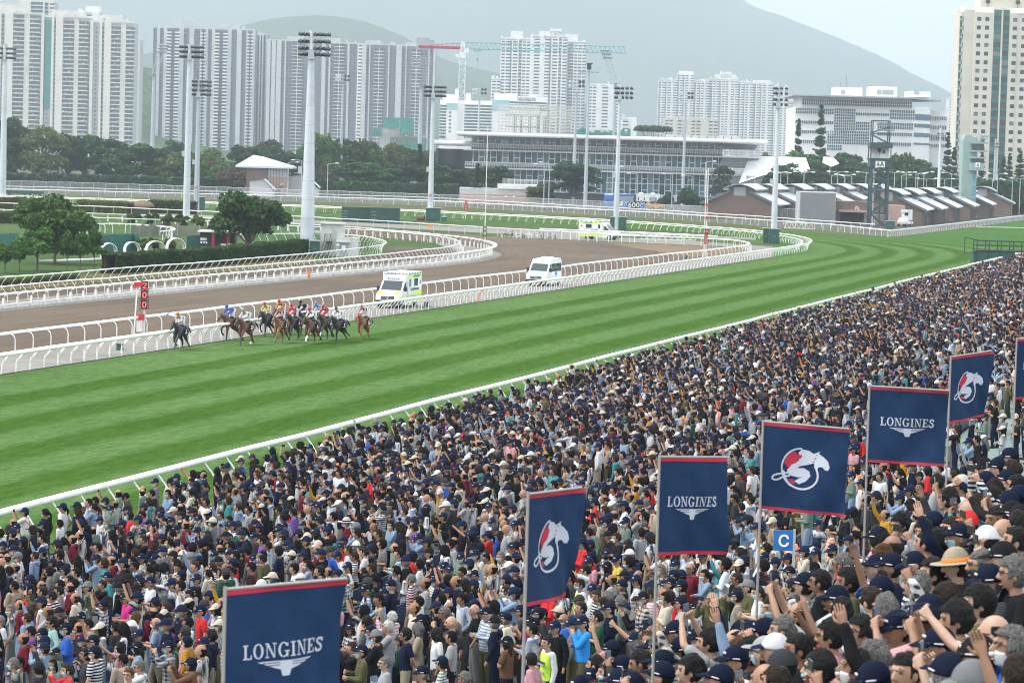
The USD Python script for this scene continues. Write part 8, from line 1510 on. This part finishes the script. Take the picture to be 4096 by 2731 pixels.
TIER=[(R8(480,640),nav(mask=None)),(R8(620,610),hr('short hair')),(R8(860,600),hr('thick hair',top='olive',garment='jacket',mask=None,glasses=False)),(R8(800,840),hr('short hair','dark brown')),(R8(435,880),hr('balding','dark brown',pose=HI)),(R8(215,820),hr('short hair','dark brown',mask='blue')),(R8(300,1005),hr('short hair','grey')),(R8(140,1040),nav()),(R8(720,1045),hr('thick hair')),(R8(960,1020),hr('thick hair',glasses=True,mask=None)),(R8(1185,815),hr('short hair','grey',mask='blue',top='light blue',garment='shirt')),(R8(1065,755),hr('short hair','dark brown',mask='blue')),(R8(1290,975),nav(top='sage green',garment='hooded top',mask=None)),(R8(1490,915),nav(mask='blue',pose=PHO)),(R8(1590,520),hr('thick hair',top='lilac',garment='hooded top',mask='blue')),(R8(1800,890),hr('thick hair',mask=None,glasses=False,top='grey',garment='tee')),(R8(1990,750),hr('thick hair',top='olive',garment='jacket')),(R8(2075,580),nav()),(R8(2130,1000),hr('balding','black',mask=None)),(R8(2290,505),hr('thick hair','grey',glasses=True,top='black',garment='jacket')),(R8(2010,440),hr('short hair','grey',glasses=True)),(R8(1790,450),dict(cap='beige',capname='tan sun hat',band='orange',top='charcoal',garment='jacket',mask=None)),(R8(2050,245),dict(cap='white',brim='navy',mask='blue',capname='white navy-peaked cap')),(R8(1890,112),dict(cap='red',brim='orange',capname='red and orange cap',mask=None)),(R8(1890,10),hr('bald')),(R8(1660,255),hr('thick hair',mask=None,glasses=False)),(R8(1530,275),hr('short hair')),(R8(1500,180),hr('thick hair')),(R8(1590,115),nav()),(R8(1300,125),hr('thick hair',glasses=True,mask=None)),(R8(1240,305),hr('balding','dark brown')),(R8(1120,245),hr('short hair','dark brown')),(R8(1430,465),nav()),(R8(1230,475),nav()),(R8(1100,485),nav(pose=PHO)),(R8(1150,395),hr('thick hair','reddish')),(R8(810,460),hr('short hair','grey',glasses=True)),(R8(1140,675),nav()),(R8(2190,385),dict(cap='black')),(R8(2190,165),hr('balding','black')),(R8(1740,155),hr('short hair','dark brown')),(R8(1800,220),dict(cap='navy',top='navy',garment='hooded top')),(R8(235,1170),dict(cap='white',brim='navy',capname='white navy-peaked cap')),(R8(300,1310),dict(cap='charcoal')),(R8(430,1160),hr('short hair')),(R8(620,1320),hr('thick hair',mask='blue')),(R8(250,1430),hr('short hair','dark brown')),(R8(920,1315),hr('thick hair','dark brown')),(R8(1080,1235),hr('thick hair','grey')),(R8(1090,1420),nav()),(R8(1560,835),nav()),(R8(1640,1120),nav()),(R8(1720,1350),nav()),(R8(1990,1200),dict(cap='black',pose=PHO)),(R8(2260,1110),hr('thick hair','grey',top='blue',garment='jacket',glasses=True)),(R8(1930,1420),dict(cap='grey',capname='grey beanie')),(R8(760,755),nav(pose=PHO)),(R8(30,1060),nav()),(R8(10,1200),hr('thick hair')),(R8(2330,1350),hr('short hair','dark brown')),(R8(2300,240),hr('short hair')),(R8(2260,30),dict(cap='black')),(R8(2320,110),hr('short hair')),(R8(1450,620),hr('short hair','grey',mask=None)),(R8(1700,740),hr('long hair','dark brown',female=True)),(R8(1360,1330),hr('short hair')),
(R7(1520,1045),nav(pose=PHO)),(R7(1720,1100),nav()),(R7(1810,1115),hr('thick hair',pose=HI)),(R7(2090,1050),nav()),(R7(2030,1110),hr('bald')),(R7(2060,1200),hr('thick hair','reddish')),(R7(2030,1265),nav()),(R7(1650,1345),hr('thick hair')),(R7(1400,1300),nav()),(R7(1400,1400),nav()),(R7(1180,1140),nav()),(R7(970,1210),nav(pose='raising a fist')),(R7(1060,1345),nav()),(R7(1220,1290),hr('short hair',pose=PHO)),(R7(1900,1430),nav()),(R7(2280,1030),nav()),(R7(2280,1190),dict(cap='light grey')),(R7(2290,1410),hr('balding')),(R7(1270,1030),nav()),(R7(1340,1180),nav()),(R7(1560,1190),dict(cap='navy',pose=HI)),(R7(940,1390),hr('thick hair')),(R7(1040,1460),nav()),(R7(830,1330),hr('short hair')),(R7(790,1450),nav()),(R7(690,1510),nav()),(R7(1150,1490),nav()),
(R4(2190,985),nav()),(R4(2110,885),nav()),(R4(2000,885),dict(cap='black')),(R4(2010,1000),nav()),(R4(1810,1030),dict(cap='cream',pose=PHO)),(R4(1700,1140),hr('thick hair')),(R4(2210,800),nav()),(R4(2090,1060),hr('short hair')),(R4(1960,1190),hr('thick hair','dark brown',pose=PHO)),(R4(1870,1230),hr('bald')),(R4(1600,1010),hr('short hair')),(R4(2240,895),hr('short hair','dark brown')),(R4(2270,1020),hr('short hair')),(R4(2290,1120),nav(pose=PHO)),(R4(2200,1170),nav()),(R4(2060,1130),hr('thick hair',pose=HI)),(R4(2300,1290),dict(cap='black')),(R4(2110,1290),hr('short hair'))]
n_ind=0
for (px_,py_),k in TIER:
 q=on_tier(px_,py_+4);x,y=q[0],q[1]
 if not (y>16):continue
 zf=tier_floor(x,y) if x>tier_edge(y) else tier_z(0);h=float(np.clip(q[2]-zf,1.54,1.84));a=attributes(prng,**k)
 if a['top'] in ('red','orange','magenta','yellow') and 'top' not in k:a['top']='navy'
 person_at((x,y),a,prng,px_,py_,h,q[2]-h if abs(q[2]-h-zf)>.02 else zf,turn=float(prng.normal(.0,.15)));n_ind+=1
def free(x,y,d):return all((x-u)**2+(y-v)**2>d*d for u,v in BUILT)
tries=0
while n_ind<132 and tries<6000:
 tries+=1;px_,py_=prng.uniform(2450,4110),prng.uniform(1780,2735)
 q=on_tier(px_,py_);x,y=q[0],q[1]
 if x<tier_edge(y)+.1 or y<16 or not free(x,y,.50):continue
 zf=tier_floor(x,y);h=float(np.clip(q[2]-zf,1.56,1.80));person_at((x,y),attributes(prng,cap=pick(prng,['navy','navy','navy',None,None,'black'])),prng,px_,py_,h,zf);n_ind+=1
APR=[(R5(1725,905),nav(top='red',garment='polo shirt',legs='olive',mask=None,pose='standing with arms down')),(R5(1090,800),nav(top='magenta',garment='polo shirt',mask=None,pose='holding something at the chest')),(R5(755,705),dict(cap='grey',top='olive',top2='sage green',garment='jacket',pattern='camouflage')),(R5(575,1060),nav(top='blue',garment='sweater',mask='blue',glasses=False)),(R5(850,1085),hr('thick hair','reddish',top='mustard',garment='sweater',mask=None,pose='holding something at the chest')),(R5(620,1010),hr('thick hair',top='light grey',garment='hooded top')),(R5(700,965),nav(top='dark green',garment='jacket',pose=PHO)),(R5(1115,105),nav(top='red',garment='tee')),(R5(1345,1010),hr('balding','grey',top='light blue',garment='polo shirt',female=False)),(R5(450,1000),hr('thick hair',top='mint',garment='shirt',glasses=True,mask=None)),(R5(370,1105),nav(top='white',garment='tee',mask='white')),(R5(890,865),nav(top='white',garment='tee',mask=None)),(R5(1290,665),nav(top='white',garment='tee',mask=None)),(R5(1210,670),nav(top='white',garment='tee',glasses=True)),(R5(1160,965),hr('bobbed hair','reddish',top='white',garment='tee',female=True,pose='with crossed arms')),(R5(1440,1045),dict(cap='purple',top='purple',garment='hooded top',female=True,hair='ponytail',hairc='dark brown',mask=None)),(R5(1585,1115),hr('short hair',top='pink',garment='shirt',mask=None)),(R5(1450,1210),nav(top='light grey',garment='shirt',mask='blue')),(R5(745,1275),hr('thick hair',top='charcoal',garment='shirt',glasses=True)),(R5(820,1260),nav(top='navy',garment='tee')),(R5(1640,1360),nav(top='brown',garment='sweater',mask=None,pose=PHO)),(R5(340,1390),hr('thick hair',top='charcoal',garment='sweater',mask='blue')),(R5(590,1405),hr('short hair','dark brown',top='red',garment='shirt',mask='blue',pose=PHO)),(R5(1110,1440),hr('short hair','reddish',top='beige',garment='shirt')),(R5(1200,1380),hr('short hair','grey',glasses=True)),(R5(250,920),hr('bobbed hair','dark brown',top='purple',garment='sweater',female=True)),(R5(370,740),hr('short hair','dark brown',top='olive',garment='shirt',mask=None)),(R5(450,785),hr('short hair',top='navy',garment='polo shirt')),(R5(510,740),hr('short hair',top='grey',garment='shirt')),(R5(925,625),nav(top='teal',garment='jacket',mask='blue')),(R5(560,570),nav(top='navy',garment='sweater',pattern='checked')),(R5(1560,610),nav(top='light grey',garment='jacket',mask='white')),(R5(1655,750),nav(top='light grey',garment='sweater',mask='white')),(R5(1820,540),hr('short hair','dark brown',top='navy',garment='tee',glasses=True)),(R5(1060,630),dict(cap='black',top='white',garment='tee',female=True,hair='ponytail',mask='white')),(R5(1410,945),dict(cap='cream',female=True,hair='bobbed hair',hairc='black')),
(R6(1000,735),nav(top='blue',garment='jacket',mask=None,pose='with crossed arms')),(R6(1160,1345),hr('short hair','grey',top='light grey',garment='jacket',glasses=True,mask=None)),(R6(2205,1175),nav(top='brown',garment='shirt with rolled sleeves',mask=None,pose='with crossed arms')),(R6(2030,925),nav(top='light blue',garment='shirt',pattern='striped',legs='olive')),(R6(1385,640),hr('short hair','grey',top='maroon',garment='polo shirt',pattern='striped')),(R6(815,640),hr('short hair','grey',top='dark green',garment='shirt',pattern='checked',mask='blue')),(R6(1080,280),hr('long hair','black',top='orange',garment='hooded top',female=True)),(R6(830,160),dict(cap='cream',capname='cream sun hat',mask='white')),(R6(1140,50),nav(top='navy',garment='sweater',pattern='striped',mask='blue')),(R6(1780,-40),hr('short hair',top='bright blue',garment='tee',mask=None)),(R6(1215,690),nav(top='navy',garment='jacket',mask='blue')),(R6(900,450),hr('short hair',top='white',garment='tee',mask=None)),(R6(985,410),hr('short hair',top='white',garment='tee')),(R6(1340,1105),hr('thick hair',top='navy',garment='tee')),(R6(960,1250),nav(top='olive',garment='jacket')),(R6(1090,1120),dict(cap='grey',capname='grey flat cap',mask='white',top='black',garment='jacket')),(R6(1650,1345),nav(top='sage green',garment='shirt',pattern='striped')),(R6(1850,1470),hr('short hair','grey',top='grey',garment='jacket')),(R6(1600,1100),hr('long hair',female=True,top='white',garment='tee')),(R6(1580,620),nav(top='beige',garment='jacket',female=True,hair='long hair')),(R6(1680,540),nav(top='sage green',garment='jacket',glasses=True)),(R6(1930,610),nav(top='white',garment='tee',mask=None)),(R6(1480,1430),nav(top='charcoal',garment='jacket')),(R6(600,570),hr('thick hair',top='charcoal')),(R6(2250,760),hr('short hair',top='white',garment='hooded top',mask=None)),(R6(2200,735),hr('ponytail','dark brown',female=True,top='white',garment='tee',glasses=True)),
(R7(415,1170),hr('short hair',top='white',garment='shirt',hivis=True,mask=None,glasses=False,pose='standing with arms down',female=False)),(R7(690,680),hr('short hair',top='white',garment='shirt',hivis=True,mask='blue',female=False,pose='hands in pockets')),(R7(715,1000),nav(top='bright blue',garment='sweater',mask=None,pose='one hand at the face')),(R7(840,955),hr('short hair',top='dark green',garment='tee',mask=None,pose='with crossed arms')),(R7(1190,605),hr('balding','dark brown',top='sage green',garment='polo shirt',mask=None)),(R7(1640,545),hr('balding','dark brown',top='maroon',garment='jacket',glasses=True)),(R7(2060,420),hr('thick hair',top='mustard',garment='tee',glasses=True)),(R7(1005,470),nav(top='yellow',garment='polo shirt',mask=None)),(R7(785,455),nav(top='red',garment='vest',mask=None)),(R7(930,790),hr('thick hair','grey',top='charcoal',garment='sweater')),(R7(1050,690),nav(top='black',garment='jacket',mask=None,pose='one hand at the face')),(R7(1170,830),hr('short hair','dark brown',top='grey',garment='jacket',mask='blue',pose='with crossed arms')),(R7(1290,755),hr('short hair','dark brown',top='pink',garment='shirt',glasses=True)),(R7(1430,690),nav(top='navy',garment='tee',glasses=True)),(R7(1500,610),nav(top='white',garment='tee')),(R7(830,780),hr('short hair','dark brown',top='black',garment='tee',pattern='striped')),(R7(700,880),hr('short hair',top='charcoal',garment='jacket')),(R7(280,1310),hr('short hair',top='pink',garment='jacket',mask=None,female=False)),(R7(920,535),nav(top='navy',garment='sweater',mask='blue')),(R7(740,560),hr('short hair',top='white',garment='tee',mask=None)),(R7(1880,560),hr('balding','dark brown',top='teal',garment='hooded top',pose='raising a fist')),(R7(1690,880),nav(top='white',garment='sweater',mask=None,pose=PHO)),(R7(1810,800),hr('short hair','grey',top='grey',garment='polo shirt')),(R7(790,220),hr('thick hair','grey',top='sage green',garment='shirt')),(R7(910,165),nav(top='olive',garment='jacket')),(R7(1100,350),hr('thick hair',top='olive',garment='tee',mask='blue')),(R8(220,440),hr('thick hair','white',top='light grey',garment='shirt',mask='blue')),(R8(200,615),dict(cap='light grey',top='orange',garment='polo shirt')),(R8(570,370),nav(top='grey',garment='shirt')),(R8(700,225),hr('short hair',top='orange',garment='vest')),(R8(330,620),hr('short hair','black',top='maroon',garment='polo shirt')),(R8(150,380),hr('short hair','black',top='white',top2='red',garment='tee',pattern='striped'))]
for (px_,py_),k in APR:
 a=attributes(prng,**k);h=float(prng.uniform(1.58,1.66) if a['female'] else prng.uniform(1.66,1.78));q=on_apron(px_,py_,h);zf=float(apron_z(q[0]))+(.26 if -12.3<q[0]<-8.4 else 0)
 person_at((q[0],q[1]),a,prng,px_,py_,h,q[2]-h if abs(q[2]-h-zf)<.3 else zf,turn=.35);n_ind+=1
tries=0
cand=[]
for _ in range(9000):
 x,y=prng.uniform(-36.3,-8.5),prng.uniform(58,122);z=float(apron_z(x))+1.6;d=np.array([x,y,z])-EYE;w=d@FWD;px_,py_=PW/2+FPX*(d@CR)/w,PH/2-FPX*(d@CU)/w
 if -20<px_<4110 and py_<2790:cand.append((w,x,y,px_,py_))
cand.sort()
for w,x,y,px_,py_ in cand:
 if n_ind>=287:break
 if not free(x,y,.52):continue
 a=attributes(prng);h=float(prng.uniform(1.54,1.66) if a['female'] else prng.uniform(1.63,1.80));zf=float(apron_z(x))+(.26 if -12.3<x<-8.4 else 0);person_at((x,y),a,prng,px_,py_,h,zf,turn=.35);n_ind+=1;far_y=w
seats=UsdGeom.PointInstancer.Define(stage,'/World/folding_seats');tag(seats,'rows of folding navy seats among the crowd','seats',None,'stuff')
m=MB();m.box((0,0,.44),(.42,.44,.05));m.box((.21,0,.70),(.05,.44,.42));m.bar((-.15,.2,0),(-.15,.2,.44),.03);m.bar((-.15,-.2,0),(-.15,-.2,.44),.03);m.bar((.2,.2,0),(.2,.2,.5),.03);m.bar((.2,-.2,0),(.2,-.2,.5),.03);UsdGeom.Scope.Define(stage,'/World/folding_seats/kinds');put_mesh('/World/folding_seats/kinds/seat',*m.arrays(),paint('navy_plastic',(.012,.025,.06),.5,.1,3))
gx,gy=np.meshgrid(np.arange(-22.6,-12.6,1.1),np.arange(62,330,.52));gx,gy=gx.ravel(),gy.ravel();k_=meshkit.noise(np.c_[gx*.2,gy*.08,gx*0],8)>.3;gx,gy=gx[k_],gy[k_];seats.CreatePrototypesRel().SetTargets(['/World/folding_seats/kinds/seat']);seats.CreateProtoIndicesAttr(Vt.IntArray.FromNumpy(np.zeros(len(gx),np.int32)));seats.CreatePositionsAttr(Vt.Vec3fArray.FromNumpy(np.c_[gx,gy,apron_z(gx)].astype(np.float32)))
crng=np.random.default_rng(31)
SKINC=[(.30,.165,.105),(.345,.20,.135),(.235,.125,.078)];HC={k:(.010,.009,.010) if k=='black' else (.028,.018,.013) if k=='dark brown' else (.11,.105,.10) if k=='grey' else (.40,.39,.37) if k=='white' else (.12,.045,.018) for k in HAIRC};MC={'blue':(.29,.45,.51),'white':(.52,.53,.53),'black':(.02,.02,.022)}
CROWDM=mat('crowd_clothes',{"a":("attribute",{"attribute":"tint"}),"p":("principled_bsdf",{"roughness":.95,"specular_ior_level":.08})},[("a.color","p.base_color")])
crowd=UsdGeom.PointInstancer.Define(stage,'/World/crowd');tag(crowd,'dense standing crowd filling the apron towards the far end','crowd',None,'stuff');protos_=UsdGeom.Scope.Define(stage,'/World/crowd/figures');paths=[]
NP=84
for k in range(NP):
 a=attributes(crng);fig,A,R,hd=figure(POSES[a['pose']],crng,a['female'],a['sleeve'],False,float(crng.normal(0,.4)),float(crng.normal(0,.1)),a['build'],float(crng.normal(0,.5)),False);V,F_,Cc,n=[],[],[],0
 tc=np.array(COL[a['top']])
 for nm,c in (('body',SKINC[a['skin']%3]),('top',None),('trousers',COL[a['legs']]),('shoes',(.03,.03,.03))):
  v,f=fig[nm];col=np.tile(tc if c is None else c,(len(v),1)).astype(float)
  if nm=='top' and a['pattern']:col[np.sin(v[:,2]*62+(v[:,1]*62 if a['pattern']=='checked' else 0))>.2]=(.45,.45,.45) if tc.mean()<.3 else (.02,.03,.07)
  V.append(v);F_.append(f+n);Cc.append(col);n+=len(v)
 def addg(key,c,s=1.0,off=(0,0,0)):
  global n
  v,f=GEAR[key]
  V.append((v*s+off)@R.T+hd);F_.append(f+n);Cc.append(np.tile(c,(len(v),1)));n+=len(v)
 if a['cap']:
  cc=(.010,.016,.042) if a['cap']=='navy' else COL[a['cap']];addg('dome',cc);addg('brim',cc)
  addg(a['hair'] if a['hair'] in ('long hair','ponytail','bobbed hair') else 'nape hair',HC[a['hairc']],1,(-.004,0,-.012))
  if a['cap']=='navy':addg('badge',(.5,.45,.47))
 elif a['hair']!='bald':addg(a['hair'],HC[a['hairc']])
 if a['mask']:addg('mask',MC[a['mask']])
 if a['pose'] in (PHO,HI):m=MB();c_=(A[1][2]+A[-1][2])/2+unit(A[1][3])*.1+[0,0,.05];m.box(c_,(.02,.16,.08));v,f=m.arrays();V.append(v);F_.append(f+n);Cc.append(np.tile((.012,.012,.014),(len(v),1)));n+=len(v)
 put_mesh(f'/World/crowd/figures/figure_{k:03d}',np.vstack(V),np.vstack(F_),CROWDM,True,colors=np.vstack(Cc));paths.append(f'/World/crowd/figures/figure_{k:03d}')
xs,ys=np.meshgrid(np.arange(-36.2,-8.5,.78),np.arange(55,560,.72));xs=xs.ravel()+crng.uniform(-.24,.24,xs.size);ys=ys.ravel()+crng.uniform(-.24,.24,ys.size)
dens=np.interp(xs,[-37,-33,-27,-22,-16,-12.4,-12.2,-8.5],[.99,.96,.90,.80,.62,.60,.30,.36])*np.where(ys>150,np.interp(xs,[-24,-16],[1,.88]),1);dens*=np.clip(.72+1.1*(meshkit.noise(np.c_[xs*.22,ys*.13,np.zeros(len(xs))],4)-.25),.45,1.1)
d=np.c_[xs,ys,apron_z(xs)+1.0]-EYE;w=d@FWD;px_=PW/2+FPX*(d@CR)/w;py_=PH/2-FPX*(d@CU)/w
keep=(crng.random(len(xs))<dens)&(px_>-120)&(px_<4220)&(py_<2850)&(xs<np.interp(ys,[0,700],[-8.5,-8.5]))&(xs>np.interp(ys,[0,300,420,560],[-36.5,-36.4,-35.0,-33.0]))
B_=np.array(BUILT);idx=np.nonzero(keep)[0]
from scipy.spatial import cKDTree
dist,_=cKDTree(B_).query(np.c_[xs[idx],ys[idx]]);idx=idx[(dist>.50)&(w[idx]>far_y-4)]
n=len(idx);v=np.array([-1.0,-.12])+.45*(TARGET-np.c_[xs[idx],ys[idx]])/np.linalg.norm(TARGET-np.c_[xs[idx],ys[idx]],axis=1,keepdims=True)*np.where(ys[idx]>150,1,.25)[:,None]
ang=np.arctan2(v[:,1],v[:,0])+crng.normal(0,.38,n)+np.where(ys[idx]<140,.25,0);sc=crng.uniform(.90,1.06,n)
crowd.CreatePrototypesRel().SetTargets(paths);crowd.CreateProtoIndicesAttr(Vt.IntArray.FromNumpy(crng.integers(0,NP,n).astype(np.int32)))
zz0=apron_z(xs[idx])+np.where((xs[idx]>-12.3)&(xs[idx]<-8.4),.26,0)+np.where(crng.random(n)<.05,.22,0)-np.where(crng.random(n)<np.where(xs[idx]>-24,.16,0),.38,0)
crowd.CreatePositionsAttr(Vt.Vec3fArray.FromNumpy(np.c_[xs[idx],ys[idx],zz0].astype(np.float32)))
crowd.CreateOrientationsAttr(Vt.QuathArray([Gf.Quath(float(math.cos(t/2)),0,0,float(math.sin(t/2))) for t in ang]));crowd.CreateScalesAttr(Vt.Vec3fArray.FromNumpy(np.repeat(sc[:,None],3,1).astype(np.float32)))
print('individuals',n_ind,'crowd',n,'phones',NPH[0])
